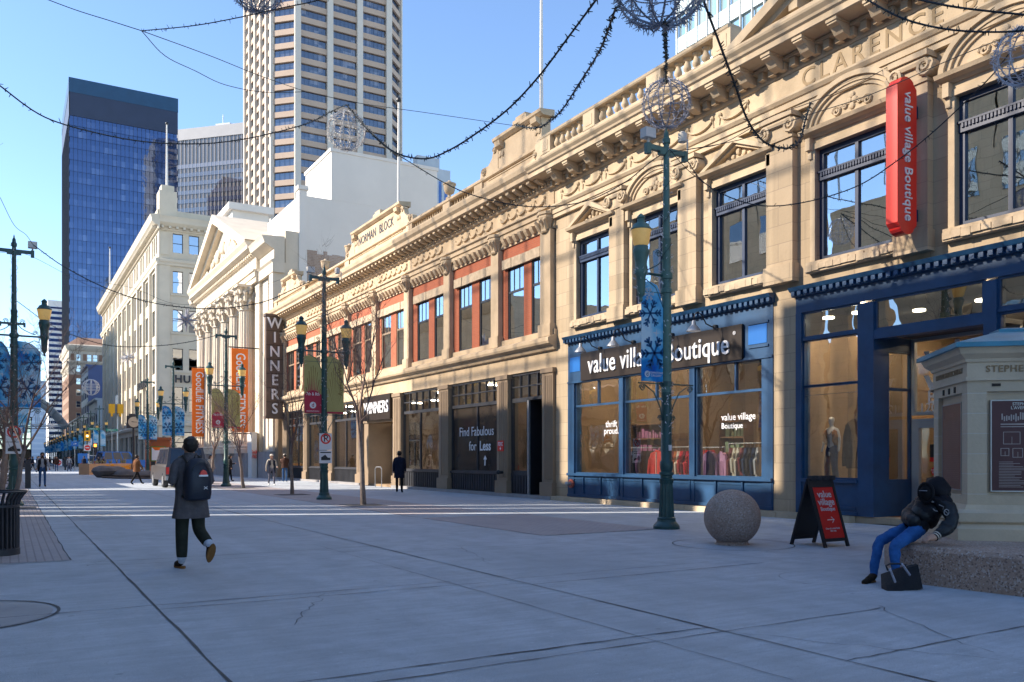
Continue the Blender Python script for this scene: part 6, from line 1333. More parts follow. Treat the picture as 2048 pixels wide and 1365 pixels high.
def sideclothes(y0, y1, x, zt, cols, labf, drop=.9):
    n = len(cols)
    for i, c_ in enumerate(cols):
        y = y0+(y1-y0)*(i+.5)/n; rr = random.Random(i*7+int(y0*10)); h = drop*rr.uniform(.85, 1.1); o = thing('hanging_garment', labf(i, c_), 'garment', (x, y, zt-h), GARM); fr = Fr((x, y, 0), (0, 1, 0), (-1, 0, 0)); w = abs(y1-y0)/n*.95
        q = MB(); q.face(fr, [(-w*.5, zt-h), (w*.45, zt-h+rr.uniform(-.03, .03)), (w*.5, zt-h*.4), (w*.42, zt-.16), (w*.15, zt-.02), (-w*.15, zt), (-w*.4, zt-.12), (-w*.45, zt-h*.5)], -.45, .12)
        q.tube([fr.p(-w*.1, .12, zt-.15), fr.p(-w*.05, .2, zt-h*.4), fr.p(-w*.1, .18, zt-h*.85)], [.05, .06, .045], 7); q.build('garment', CM[c_], o)
        q = MB(); q.tube([(x+.1, y, zt-.02), (x+.1, y, zt+.1)], .006, 4); q.build('hanger', M['galv'], o)
def rack(y0, y1, x, z, lab):
    o = thing('clothes_rack', lab, 'clothes rack', (x, (y0+y1)/2, .1)); q = MB(); q.tube([(x, y0, z), (x, y1, z)], .018, 6)
    for y in (y0, y1): q.tube([(x, y, z), (x, y, .12)], .018, 6); q.tube([(x-.25, y, .13), (x+.25, y, .13)], .018, 6)
    q.build('rail', M['galv'], o)
FY_ = lambda u, X: onX(u, 900, X).y
jacket(FY_(1316, 17.5), 17.5, 1.72, .85, .8, 'coral', 'coral red zipped jacket facing the window beside the lamp post', 'cream')
jacket(FY_(1420, 17.5), 17.5, 1.68, .62, .82, 'purple', 'mauve jacket hanging face on in the right pane of the shop'); jacket(FY_(1441, 17.55), 17.6, 1.66, .4, .82, 'pink', 'pale pink jacket hanging right of the mauve jacket')
nm = lambda t: (lambda i, c_: {'navy': 'dark navy', 'grey': 'grey', 'cream': 'cream', 'maroon': 'maroon', 'white': 'white', 'red': 'bright red', 'orange': 'rust orange', 'dark': 'black', 'coral': 'coral', 'purple': 'mauve', 'pink': 'pink'}[c_]+' garment, %s from left, on the rack %s' % (['first', 'second', 'third', 'fourth', 'fifth', 'sixth', 'seventh', 'eighth'][i], t))
sideclothes(FY_(1252, 18.3), FY_(1292, 18.3), 18.3, 1.75, ['dark', 'maroon', 'navy', 'dark', 'purple', 'dark'], nm('left of the coral jacket'))
sideclothes(FY_(1346, 17.8), FY_(1382, 17.8), 17.8, 1.72, ['maroon', 'orange', 'cream', 'red', 'maroon', 'red'], nm('just right of the lamp post'))
sideclothes(FY_(1393, 17.9), FY_(1410, 17.9), 17.9, 1.75, ['coral', 'red'], nm('behind the mauve jacket'))
sideclothes(FY_(1462, 17.7), FY_(1524, 17.7), 17.7, 1.8, ['maroon', 'cream', 'cream', 'maroon', 'navy', 'dark', 'navy', 'white'], nm('at the right window end'))
for a, b, x, z, t in ((1250, 1384, 18.1, 1.85, 'clothes rack behind the coral jacket'), (1391, 1450, 17.8, 1.82, 'clothes rack holding the mauve and pink jackets'), (1458, 1526, 17.75, 1.92, 'clothes rack with cream and dark garments at the right window end')): rack(FY_(b, x), FY_(a, x), x, z, t)
o = thing('table_lamp', 'small glowing orange lamp on the shelf in the left shop window', 'lamp', (18.6, 24, 2.6)); q = MB(); pL = onX(1187, 838, 18.6); q.lathe(pL, [(.1, -.25), (.16, -.1), (.14, .1), (.08, .25), (.05, .3)], 12); q.build('shade', emat('orange_lamp_glow', (1, .25, .05), 1.6), o, True); q = MB(); q.box(pL.x-.2, pL.x+.2, pL.y-.5, pL.y+.5, pL.z-.31, pL.z-.26); q.box(pL.x-.03, pL.x+.03, pL.y-.03, pL.y+.03, .1, pL.z-.3); q.build('stand', M['wood'], o)
from mathutils import noise as mnoise
# ------------------------------------------------------------------ bodies
SK = {'skin': pmat('skin_light', (.48, .28, .2), .55, .1, 8, 0), 'skin2': pmat('skin_tan', (.3, .16, .1), .55, .1, 8, 0), 'hair': pmat('dark_hair', (.018, .012, .01), .6, .3, 20, .3)}
def skinmesh(name, nodes, edges, zones, mats, parent, sub=2, skinmax=9):
    """nodes: name->(pos, radius); zones: list of (a, b, material index)"""
    keys = list(nodes); idx = {k: i for i, k in enumerate(keys)}
    me = bpy.data.meshes.new('tmp'); me.from_pydata([tuple(nodes[k][0]) for k in keys], [(idx[a], idx[b]) for a, b in edges], [])
    ob = bpy.data.objects.new('tmp', me); ts = bpy.data.scenes.get('skin_work') or bpy.data.scenes.new('skin_work'); ts.collection.objects.link(ob); ob.modifiers.new('s', 'SKIN'); sm = ob.modifiers.new('b', 'SUBSURF'); sm.levels = sub; sm.render_levels = sub
    for k in keys:
        v = me.skin_vertices[0].data[idx[k]]; r = nodes[k][1]; v.radius = r if isinstance(r, tuple) else (r, r); v.use_root = (k == keys[0])
    with bpy.context.temp_override(scene=ts, view_layer=ts.view_layers[0]):
        dg = bpy.context.evaluated_depsgraph_get(); m2 = bpy.data.meshes.new_from_object(ob.evaluated_get(dg))
    bpy.data.objects.remove(ob); bpy.data.meshes.remove(me)
    segs = [(Vector(nodes[a][0]), Vector(nodes[b][0]), mi) for a, b, mi in zones]
    m2.materials.clear()
    for m_ in mats: m2.materials.append(m_)
    for p in m2.polygons:
        best = 1e9; c = p.center
        for a, b, mi in segs:
            ab = b-a; t = max(0, min(1, (c-a).dot(ab)/max(1e-9, ab.length_squared))); d = (c-a-ab*t).length
            if mi == 2 and d > skinmax: continue
            if d < best: best = d; p.material_index = mi
        p.use_smooth = True
    m2.name = name; return link(name, m2, None, parent)
def rotz(v, a): v = Vector(v); return Vector((v.x*math.cos(a)-v.y*math.sin(a), v.x*math.sin(a)+v.y*math.cos(a), v.z))
def figure(lab, x, y, heading, cols, h=1.75, legs=((25, 5), (-20, 25)), arms=((15, 25, 8), (-20, 15, 8)), coat=None, hair='hair', hood=False, bulk=1.0, fingers=False, beard=False, name='person', longhair=False, cap=None, sub=2, group=None, inw=0.0, legw=1.0, open_=False):
    """standing or walking figure; heading = direction faced (degrees from +Y towards +X); legs: (thigh, knee) per side; arms: (forward, elbow, out)"""
    k = h/1.75; H = -R(heading); loc = Vector((x, y, 0)); o = thing(name, lab, 'person', loc, group)
    nd = {}
    def P(n, p, r): nd[n] = (loc+rotz(Vector(p)*k, H), (r*k*bulk if not isinstance(r, tuple) else tuple(q*k*bulk for q in r)))
    th0 = max(math.cos(R(a))*.43+math.cos(R(a-b))*.42 for a, b in legs); hz = th0+.085
    dz = hz-.94
    P('pelvis', (0, 0, .98+dz), .135); P('waist', (0, .0, 1.12+dz), .125); P('chest', (0, .0, 1.3+dz), .15); P('upper', (0, -.01, 1.42+dz), .105); P('neck', (0, .0, 1.5+dz), .055); P('jaw', (0, .035, 1.565+dz), .065); P('head', (0, .02, 1.66+dz), .088); P('top', (0, .01, 1.725+dz), .06)
    P('nose', (0, .125, 1.63+dz), .014)
    ed = [('pelvis', 'waist'), ('waist', 'chest'), ('chest', 'upper'), ('upper', 'neck'), ('neck', 'jaw'), ('jaw', 'head'), ('head', 'top'), ('head', 'nose')]
    zn = [('pelvis', 'waist', 0), ('waist', 'chest', 0), ('chest', 'upper', 0), ('neck', 'jaw', 2), ('jaw', 'head', 2), ('head', 'top', 2), ('head', 'nose', 2)]
    for i, s_ in enumerate((-1, 1)):
        a, b = legs[i]; n = 'LR'[i]; hp = Vector((s_*.095, 0, .94+dz)); kn = hp+Vector((s_*.01, math.sin(R(a))*.43, -math.cos(R(a))*.43)); an = kn+Vector((0, math.sin(R(a-b))*.42, -math.cos(R(a-b))*.42)); fa = R(a-b)*.9 if a-b < -5 else 0
        toe = an+Vector((s_*.02, math.cos(fa)*.17, math.sin(fa)*.17-.045)); heel = an+Vector((0, -.05, -.05))
        P('hip'+n, hp, .088*(1+(legw-1)*.5)); P('knee'+n, kn, .062*legw); P('calf'+n, kn.lerp(an, .4), .06*legw); P('cuf'+n, kn.lerp(an, .85), .052*legw); P('ank'+n, an, .042); P('toe'+n, toe, .036); P('ball'+n, an.lerp(toe, .55)+Vector((0, 0, -.005)), .046)
        ed += [('pelvis', 'hip'+n), ('hip'+n, 'knee'+n), ('knee'+n, 'calf'+n), ('calf'+n, 'cuf'+n), ('cuf'+n, 'ank'+n), ('ank'+n, 'ball'+n), ('ball'+n, 'toe'+n)]; zn += [('pelvis', 'hip'+n, 1), ('hip'+n, 'knee'+n, 1), ('knee'+n, 'calf'+n, 1), ('calf'+n, 'cuf'+n, 1), ('cuf'+n, 'ank'+n, 4 if 'sock' in cols else 1), ('ank'+n, 'ball'+n, 3), ('ball'+n, 'toe'+n, 3)]
        a, b, ou = arms[i]; sh = Vector((s_*.19, -.01, 1.42+dz)); ab = Vector((s_*math.sin(R(ou)), 0, 0)); el = sh+(Vector((0, math.sin(R(a)), -math.cos(R(a))))+ab).normalized()*.29; wr = el+(Vector((0, math.sin(R(a+b)), -math.cos(R(a+b))))+ab*.3+Vector((-s_*inw, 0, 0))).normalized()*.25; hd = wr+(wr-el).normalized()*.08
        P('sho'+n, sh, .068); P('elb'+n, el, .052); P('wri'+n, wr, .036); P('hand'+n, hd, (.032, .04))
        ed += [('upper', 'sho'+n), ('sho'+n, 'elb'+n), ('elb'+n, 'wri'+n), ('wri'+n, 'hand'+n)]; zn += [('upper', 'sho'+n, 0), ('sho'+n, 'elb'+n, 0), ('elb'+n, 'wri'+n, 0), ('wri'+n, 'hand'+n, 2)]
        if 'sole' in cols:
            q = MB(); dn = Vector((0, math.sin(fa), -math.cos(fa))); fw_ = Vector((0, math.cos(fa), math.sin(fa))); c0 = an+dn*.062; vs = []
            for lv in (0, .028):
                for aa in range(14): t = 2*math.pi*aa/14; vs.append(loc+rotz((c0+fw_*(.065+.15*math.cos(t))+Vector((.052*math.sin(t), 0, 0))+dn*lv)*k, H))
            q.add(vs, [tuple(range(14)), tuple(range(14, 28))]+[(i_, (i_+1) % 14, 14+(i_+1) % 14, 14+i_) for i_ in range(14)]); q.build('shoe_sole', cols['sole'], o)
        if fingers:
            dv = (wr-el).normalized(); side = Vector((0, 1, 0))
            for f in range(4):
                p0 = hd+side*(f-1.5)*.02+dv*.03; p1 = p0+dv*(.04-.004*abs(f-1.2))+Vector((-s_*.008, 0, 0)); p2 = p1+dv*.025+Vector((-s_*.022, 0, 0)); P('f%d%s' % (f, n), p0, .0095); P('g%d%s' % (f, n), p1, .009); P('h%d%s' % (f, n), p2, .008); ed += [('hand'+n, 'f%d%s' % (f, n)), ('f%d%s' % (f, n), 'g%d%s' % (f, n)), ('g%d%s' % (f, n), 'h%d%s' % (f, n))]; zn += [('hand'+n, 'h%d%s' % (f, n), 2)]
            p0 = wr+dv*.035+side*.035; P('t0'+n, p0, .011); P('t1'+n, p0+dv*.03+side*.02, .009); ed += [('hand'+n, 't0'+n), ('t0'+n, 't1'+n)]; zn += [('hand'+n, 't1'+n, 2)]
    skinmesh('body', nd, ed, zn, [cols['top'], cols['legs'], cols.get('skin', SK['skin']), cols['shoes'], cols.get('sock', cols['legs'])], o, sub)
    if fingers:
        bo = o.children[0].data if False else bpy.data.objects[[q_.name for q_ in COL.objects if q_.parent == o][0]].data
        for v in bo.vertices:
            if v.co.z < .9*k: v.co += v.normal*(mnoise.noise(v.co*9)*.016+mnoise.noise(v.co*21)*.007)
    W = lambda p: loc+rotz(Vector(p)*k, H)
    hz2 = dz
    if hair and not hood:
        q = MB(); c = W((0, -.012, 1.668+hz2)); q.ball(c, .1*k, 26, 20, .98, 1.06, 1.08)
        if longhair: q.ball(W((0, -.05, 1.56+hz2)), .1*k, 10, 8, 1.05, .8, 1.6)
        q.v = [tuple(Vector(v)+(Vector(v)-c).normalized()*(mnoise.noise(Vector(v)*22)*.016+mnoise.noise(Vector(v)*60)*.009) if fingers else v) for v in q.v]; keep = MB(); keep.v = q.v; keep.f = [f for f in q.f if not all((rotz(Vector(q.v[i])-loc, -H).y > .055*k and rotz(Vector(q.v[i])-loc, -H).z < (1.70+hz2)*k) for i in f)]; keep.mi = [0]*len(keep.f)
        keep.build('hair', SK[hair] if isinstance(hair, str) else hair, o, True)
    if hair and not hood:
        for s_ in (-1, 1):
            e_ = MB(); e_.ball(W((s_*.095, .02, 1.62+hz2)), .026*k, 8, 6, .5, .8, 1.3); e_.build('ear', cols.get('skin', SK['skin']), o, True); e_ = MB(); e_.ball(W((s_*.034, .1, 1.655+hz2)), .012*k, 6, 5); e_.build('eye', M['black'], o, True)
        e_ = MB(); e_.tube([W((-.025, .1, 1.585+hz2)), W((0, .107, 1.583+hz2)), W((.025, .1, 1.585+hz2))], .006*k, 4); e_.build('mouth', pmat('lip', (.3, .1, .08), .5, .1, 5, 0) if 'lip' not in bpy.data.materials else bpy.data.materials['lip'], o)
    if cap: q = MB(); c = W((0, .0, 1.70+hz2)); q.ball(c, .108*k, 12, 8, 1, 1, .7); q.ball(W((0, .1, 1.69+hz2)), .07*k, 8, 5, 1.1, 1.3, .2); q.build('cap', cap, o, True)
    if beard: q = MB(); q.ball(W((0, .062, 1.555+hz2)), .068*k, 10, 8, .95, .85, .9); q.build('beard', SK['hair'], o, True)
    if coat:
        zb, mat_, fl = coat; q = MB(); rings = [(zb, .215*fl, .17*fl), (zb+.25, .205, .165), (1.0, .195, .16), (1.15, .19, .155), (1.3, .215, .165), (1.4, .22, .14), (1.47, .12, .095), (1.52, .075, .075)]; n = 20; vs = []
        for z, rx, ry in rings:
            for j in range(n): t = 2*math.pi*j/n; wv = 1+.03*math.sin(t*5+z*3) if z < 1.1 else 1; vs.append(W((rx*bulk*math.cos(t)*wv, ry*bulk*math.sin(t)*wv-.01, z+hz2)))
        q.add(vs, [(i*n+j, i*n+(j+1) % n, (i+1)*n+(j+1) % n, (i+1)*n+j) for i in range(len(rings)-1) for j in range(n) if not (open_ and j in ((3, 4, 5, 6) if i < 3 else (4, 5)))]); c_ = q.build('coat', mat_, o, True, fix=True)
        md = c_.modifiers.new('s', 'SUBSURF'); md.levels = md.render_levels = 1
        if fingers:
            for v in c_.data.vertices: v.co += v.normal*(mnoise.noise(v.co*8)*.02)
    return o
C = lambda n, c, r=.8: pmat('cloth_'+n, c, r, .35, 9, .9, fine=16, spec=.12)
cc = {'coatgrey': C('charcoal_wool', (.10, .092, .10)), 'olive': C('dark_olive', (.028, .032, .026)), 'shoeb': C('brown_shoe', (.035, .025, .018)), 'jean': C('blue_denim', (.04, .095, .21)), 'jeanb': C('bright_denim', (.028, .115, .33)), 'blackj': C('black_jacket', (.012, .012, .016), .55), 'greyt': C('grey_jumper', (.35, .35, .37)), 'brownc': C('brown_coat', (.17, .075, .035)), 'brown2': C('dark_brown_jacket', (.06, .03, .022)), 'black': C('black_trousers', (.012, .012, .014)), 'white': C('white_shoe', (.6, .6, .6)), 'navyc': C('navy_coat', (.012, .016, .035)), 'gum': C('gum_sole', (.22, .11, .04)), 'cream': C('cream_hoodie', (.45, .4, .33)), 'gtrou': C('grey_trousers', (.15, .15, .19)), 'sock': C('white_sock', (.45, .5, .6)), 'cap': C('white_cap', (.6, .55, .48)), 'leather': pmat('brown_fur', (.5, .22, .08), .9, .4, 14, .4)}
# walking man with the backpack
wl = figure('man in a charcoal coat and olive trousers walking away down the street with a backpack', 2.13, 12.3, -12, dict(top=cc['coatgrey'], legs=cc['olive'], shoes=cc['shoeb'], skin=SK['skin'], sock=cc['sock'], sole=cc['gum']), 1.78, ((4, 4), (-2, 62)), ((-16, 112, 20), (-10, 105, 16)), (.68, cc['coatgrey'], 1.08), fingers=True, bulk=1.08, inw=.7, legw=1.3)
Hd = -R(-12); WL = lambda p: Vector((2.13, 12.3, 0))+rotz(Vector(p), Hd)
q = MB(); q.lathe(WL((0, -.005, 1.475)), [(.085, 0), (.09, .05), (.082, .1)], 16); q.build('collar', cc['coatgrey'], wl, True)
bp = thing('backpack', 'black backpack with a small red and white badge on the walking man', 'backpack', WL((0, -.25, 1.0))); q = MB(); vs = []; n = 16
for z, rx, ry in ((.93, .12, .06), (.95, .165, .1), (1.02, .175, .125), (1.15, .175, .13), (1.3, .17, .115), (1.42, .145, .085), (1.485, .1, .05), (1.5, .04, .02)):
    for j in range(n):
        t = 2*math.pi*j/n; cx, cy = math.cos(t), math.sin(t); cx = math.copysign(abs(cx)**.6, cx); cy = math.copysign(abs(cy)**.6, cy); vs.append(WL((rx*cx, -.235+ry*cy, z)))
q.add(vs, [(i*n+j, i*n+(j+1) % n, (i+1)*n+(j+1) % n, (i+1)*n+j) for i in range(7) for j in range(n)]+[tuple(range(n)), tuple(range(7*n, 8*n))]); BPM = pmat('navy_black_nylon', (.008, .014, .03), .5, .3, 8, .2); q.build('bag', BPM, bp, True)
q = MB(); q.tube([WL((.15*math.cos(t), -.235-.118*abs(math.sin(t))**.5*1.02-.0, 1.12+.33*math.sin(t))) for t in [math.pi*i/12 for i in range(13)]], .006, 5); q.build('zip', M['black'], bp); q = MB(); q.tube([WL((-.03, -.2, 1.49)), WL((-.02, -.21, 1.54)), WL((.02, -.21, 1.54)), WL((.03, -.2, 1.49))], .01, 6); q.build('handle', M['black'], bp)
for s_ in (-1, 1): q = MB(); q.tube([WL((s_*.1, -.14, 1.44)), WL((s_*.12, -.06, 1.53)), WL((s_*.125, .08, 1.5)), WL((s_*.14, .175, 1.38)), WL((s_*.15, .165, 1.2)), WL((s_*.17, .02, 1.05)), WL((s_*.15, -.14, .98))], .022, 6); q.build('strap', M['black'], bp)
q = MB(); BFr = Fr(WL((0, -.366, 0)), rotz((1, 0, 0), Hd), rotz((0, -1, 0), Hd)); q.face(BFr, [(-.02, 1.28), (.08, 1.275), (.08, 1.29), (.06, 1.33), (.03, 1.345), (0, 1.33), (-.02, 1.29)], -.05, .008); q.build('badge', M['red'], bp); q = MB(); q.fbox(BFr, -.03, .09, -.05, .009, 1.255, 1.278); q.build('badge_text', M['letter'], bp)
text('brand_mark', 'X', .05, BFr.p(.06, .004, 1.1), rotz((1, 0, 0), Hd), UP, M['letter'], bp, .004, .01, sx=1.6)
# other passers by
figure('bearded man in open black jacket and grey jumper walking towards the camera on the left', 1.47, 51.2, 180, dict(top=cc['greyt'], legs=cc['jean'], shoes=cc['shoeb'], skin=SK['skin2']), 1.82, ((14, 4), (-12, 12)), ((18, 10, 20), (-5, 40, 14)), (.8, cc['blackj'], 1.06), beard=True, open_=True)
figure('man in a brown coat and black trousers striding left of the parked car', 6.3, 53.3, 62, dict(top=cc['brownc'], legs=cc['black'], shoes=cc['black'], skin=SK['skin2']), 1.78, ((28, 4), (-26, 10)), ((-14, 20, 6), (16, 20, 6)), (.8, cc['brownc'], 1.03), beard=True)
figure('man in white cap, open dark coat and grey trousers walking towards the camera', 12.29, 46.7, 185, dict(top=cc['cream'], legs=cc['gtrou'], shoes=cc['white'], skin=SK['skin']), 1.74, ((16, 5), (-14, 15)), ((10, 60, 10), (-10, 15, 14)), (.72, cc['navyc'], 1.08), cap=cc['cap'], open_=True)
figure('person in a dark brown jacket and jeans seen from behind near the vertical brown sign', 14.8, 53.1, 20, dict(top=cc['brown2'], legs=cc['jean'], shoes=cc['white'], skin=SK['skin']), 1.78, ((10, 4), (-8, 10)), ((40, 90, 12), (20, 60, 20)), (.9, cc['brown2'], 1.04), cap=cc['cap'])
figure('man in a long black coat walking towards the recessed shop entrance', 14.79, 34.9, 25, dict(top=cc['navyc'], legs=cc['black'], shoes=cc['black'], skin=SK['skin']), 1.82, ((8, 3), (-8, 14)), ((-6, 15, 10), (8, 15, 10)), (.62, cc['navyc'], 1.0), bulk=1.08)
figure('person in a beige coat standing behind the walking man near the temple base', 11.2, 57.5, 150, dict(top=cc['cream'], legs=cc['black'], shoes=cc['black']), 1.7, ((6, 2), (-6, 6)), ((5, 20, 8), (-5, 15, 8)), (.7, cc['cream'], 1.05), longhair=True)
figure('person in black standing behind the third lamp post', 12.2, 56.5, 100, dict(top=cc['blackj'], legs=cc['black'], shoes=cc['black']), 1.72, ((8, 2), (-8, 8)), ((20, 80, 8), (0, 20, 8)), (.8, cc['blackj'], 1.03), longhair=True)
figure('blond person in a pale top and long dark skirt at the far left edge', .15, 58, 175, dict(top=cc['cream'], legs=cc['navyc'], shoes=cc['black']), 1.7, ((6, 2), (-6, 6)), ((10, 40, 8), (0, 20, 8)), None, hair=pmat('blond_hair', (.4, .26, .1), .6, .2, 20, .2), longhair=True)
protos = []
CG = 'people in the far crowd beyond the crossing'
for i, (tp_, lg_, ct) in enumerate((('blackj', 'jean', 'blackj'), ('navyc', 'black', 'navyc'), ('greyt', 'gtrou', None), ('brown2', 'jean', 'brown2'))):
    protos.append(figure('one of the tiny figures in the crowd far down the street, dark clothed' if i != 2 else 'one of the tiny figures in the far crowd with a grey top', [3.0, 6.9, 1.0, 9.2][i], [112, 103, 118, 108][i], [180, 20, 170, 60][i], dict(top=cc[tp_], legs=cc[lg_], shoes=cc['black']), 1.74, ((12, 4), (-10, 12)), ((12, 20, 8), (-12, 20, 8)), (.8, cc[ct], 1.03) if ct else None, sub=1, group=CG))
rr = random.Random(17)
for k in range(46):
    p = protos[k % 4]; xx, yy = rr.uniform(-1.5, 9.6), rr.uniform(100, 190)
    c = copy_tree(p); c.location = (xx, yy, 0); a = rr.uniform(0, 6.28); c.rotation_euler = (0, 0, a)
from mathutils import noise as mnoise
# seated person in the black jacket
st = thing('person', 'person in a black hooded varsity jacket and blue jeans sitting slumped on the stone bench', 'person', D(1838, 1085, 10.5))
nd = {'pelvis': (D(1838, 1058, 10.58), .135), 'waist': (D(1848, 1035, 10.62), .14), 'chest': (D(1860, 1008, 10.66), .155), 'upper': (D(1868, 990, 10.66), .11), 'neck': (D(1871, 982, 10.64), .07), 'head': (D(1874, 977, 10.68), .1), 'top': (D(1873, 966, 10.6), .075), 'chin': (D(1858, 990, 10.52), .05),
 'shoR': (D(1893, 1004, 10.4), .075), 'elbR': (D(1905, 1046, 10.28), .062), 'wriR': (D(1870, 1074, 10.16), .042), 'handR': (D(1857, 1078, 10.12), (.036, .03)),
 'shoL': (D(1846, 1004, 10.86), .07), 'elbL': (D(1818, 1032, 10.75), .062), 'wriL': (D(1822, 1044, 10.5), .045), 'handL': (D(1838, 1046, 10.5), .036),
 'hipL': (D(1822, 1054, 10.68), .1), 'kneeL': (D(1759, 1082, 10.48), .068), 'calfL': (D(1752, 1108, 10.42), .062), 'ankL': (D(1747, 1152, 10.34), .045), 'ballL': (D(1735, 1162, 10.24), .045), 'toeL': (D(1726, 1166, 10.16), .036),
 'hipR': (D(1836, 1060, 10.46), .1), 'kneeR': (D(1789, 1092, 10.2), .07), 'calfR': (D(1790, 1115, 10.14), .062), 'ankR': (D(1793, 1152, 10.06), .045), 'ballR': (D(1783, 1164, 9.96), .045), 'toeR': (D(1774, 1170, 9.88), .036)}
ed = [('pelvis', 'waist'), ('waist', 'chest'), ('chest', 'upper'), ('upper', 'neck'), ('neck', 'head'), ('head', 'top'), ('head', 'chin')]; zn = [('pelvis', 'waist', 0), ('waist', 'chest', 0), ('chest', 'upper', 0), ('neck', 'head', 0), ('head', 'top', 0), ('head', 'chin', 0)]
for n in 'LR':
    ch = ['upper', 'sho'+n, 'elb'+n, 'wri'+n, 'hand'+n]; ed += list(zip(ch, ch[1:])); zn += [(a, b, 0 if i < 3 or n == 'L' else 2) for i, (a, b) in enumerate(zip(ch, ch[1:]))]
    ch = ['pelvis', 'hip'+n, 'knee'+n, 'calf'+n, 'ank'+n, 'ball'+n, 'toe'+n]; ed += list(zip(ch, ch[1:])); zn += [(a, b, 1 if i < 4 else 3) for i, (a, b) in enumerate(zip(ch, ch[1:]))]
    h, w_ = nd['hand'+n][0], nd['wri'+n][0]; dv = (h-w_).normalized(); sd_ = dv.cross(UP).normalized()
    for f in range(4):
        p0 = h+dv*.03+sd_*(f-1.5)*.02; p1 = p0+dv*(.035-.004*abs(f-1.3))+Vector((0, 0, -.006)); p2 = p1+dv*.02+Vector((0, 0, -.022))
        for a, p, r in (('f', p0, .0105), ('g', p1, .0095), ('h', p2, .0085)): nd[a+str(f)+n] = (p, r)
        ed += [('hand'+n, 'f%d%s' % (f, n)), ('f%d%s' % (f, n), 'g%d%s' % (f, n)), ('g%d%s' % (f, n), 'h%d%s' % (f, n))]; zn += [('hand'+n, 'h%d%s' % (f, n), 2 if n == 'R' else 0)]
    nd['t'+n] = (h+sd_*.045+dv*.0, .011); nd['u'+n] = (h+sd_*.055+dv*.035+Vector((0, 0, -.01)), .009); ed += [('hand'+n, 't'+n), ('t'+n, 'u'+n)]; zn += [('t'+n, 'u'+n, 2 if n == 'R' else 0)]
so_ = skinmesh('body', nd, ed, zn, [cc['blackj'], cc['jeanb'], SK['skin'], cc['shoeb']], st, 3, .06)
for v in so_.data.vertices: v.co += v.normal*(mnoise.noise(v.co*10)*.012+mnoise.noise(v.co*24)*.006)
q = MB(); hc = D(1873, 983, 10.6); rj = random.Random(4)
q.ball(hc, .16, 18, 14, .98, 1.05, 1.12); q.v = [tuple(Vector(v)+(Vector(v)-hc).normalized()*(mnoise.noise(Vector(v)*11)*.03+mnoise.noise(Vector(v)*26)*.014)) for v in q.v]; ho = q.build('hood', cc['blackj'], st, True)
fd_ = D(1852, 986, 10.44); q = MB(); ru = (fd_-hc).normalized(); rs_ = ru.cross(UP).normalized(); rt2 = rs_.cross(ru); q.tube([fd_+ru*.0+rs_*.085*math.cos(t)+rt2*.115*math.sin(t) for t in [2*math.pi*i/20 for i in range(21)]], .022, 8); q.build('hood_rim', cc['blackj'], st, True); q = MB(); q.ball(fd_-ru*.02, .085, 12, 8, 1, 1, 1.25); q.build('hood_shade_fill', cc['black'], st, True); q = MB(); q.tube([fd_+ru*.07-rs_*.05+rt2*.03, fd_+ru*.085+rt2*.032, fd_+ru*.07+rs_*.05+rt2*.03], .005, 6); q.build('glasses', M['silverd'], st, True)  # black ball fills the hood opening, its shade put into the colour
q = MB(); q.tube([D(1851, 972, 10.46), D(1849, 985, 10.43), D(1853, 1000, 10.43), D(1866, 1004, 10.42), D(1884, 1000, 10.42), D(1896, 992, 10.45)], .012, 6); q.build('collar_trim', M['letter'] if False else cc['greyt'], st, True)
# puffy jacket over torso and arms
LEA = pmat('black_leather', (.011, .015, .02), .45, .3, 12, .3, spec=.3)
jn = {'pelvis': (D(1840, 1052, 10.56), .17), 'waist': (D(1848, 1034, 10.58), .185), 'chest': (D(1860, 1012, 10.6), .195), 'upper': (D(1868, 994, 10.62), .15), 'shoR': (D(1892, 1005, 10.4), .105), 'elbR': (D(1906, 1044, 10.27), .088), 'foreR': (D(1886, 1062, 10.2), .078), 'wriR': (D(1874, 1071, 10.17), .058),
 'shoL': (D(1846, 1003, 10.84), .1), 'elbL': (D(1815, 1030, 10.7), .095), 'lapL': (D(1822, 1042, 10.46), .09), 'endL': (D(1840, 1046, 10.36), .075)}
jed = [('pelvis', 'waist'), ('waist', 'chest'), ('chest', 'upper'), ('upper', 'shoR'), ('shoR', 'elbR'), ('elbR', 'foreR'), ('foreR', 'wriR'), ('upper', 'shoL'), ('shoL', 'elbL'), ('elbL', 'lapL'), ('lapL', 'endL')]
jo = skinmesh('jacket', jn, jed, [(a, b, 1 if i > 3 else 0) for i, (a, b) in enumerate(jed)], [cc['blackj'], LEA], st, 3)
from mathutils import noise as mnoise
for v in jo.data.vertices: v.co += v.normal*(mnoise.noise(v.co*9)*.018+mnoise.noise(v.co*23)*.009)
for i, m_ in enumerate(('blackj', 'cap', 'blackj', 'cap', 'blackj')):
    a, b = nd['elbR'][0], nd['wriR'][0]; q = MB(); q.tube([a.lerp(b, .83+i*.045), a.lerp(b, .873+i*.045)], .058-.002*i, 12); q.build('cuff', cc[m_], st)
for pts in ([(1878, 1010), (1887, 1014), (1886, 1022)], [(1866, 1018), (1870, 1022), (1875, 1023)]): q = MB(); q.tube([D(u, v, 10.33) for u, v in pts], .006, 5); q.build('piping', cc['greyt'], st)
circ_pts = [D(1893+5*math.cos(t), 1025+6*math.sin(t), 10.24) for t in [i*.6 for i in range(11)]]; q = MB(); q.tube(circ_pts, .005, 5); q.tube([D(1890, 1022, 10.23), D(1896, 1028, 10.23)], .004, 4); q.build('sleeve_patch', cc['greyt'], st)
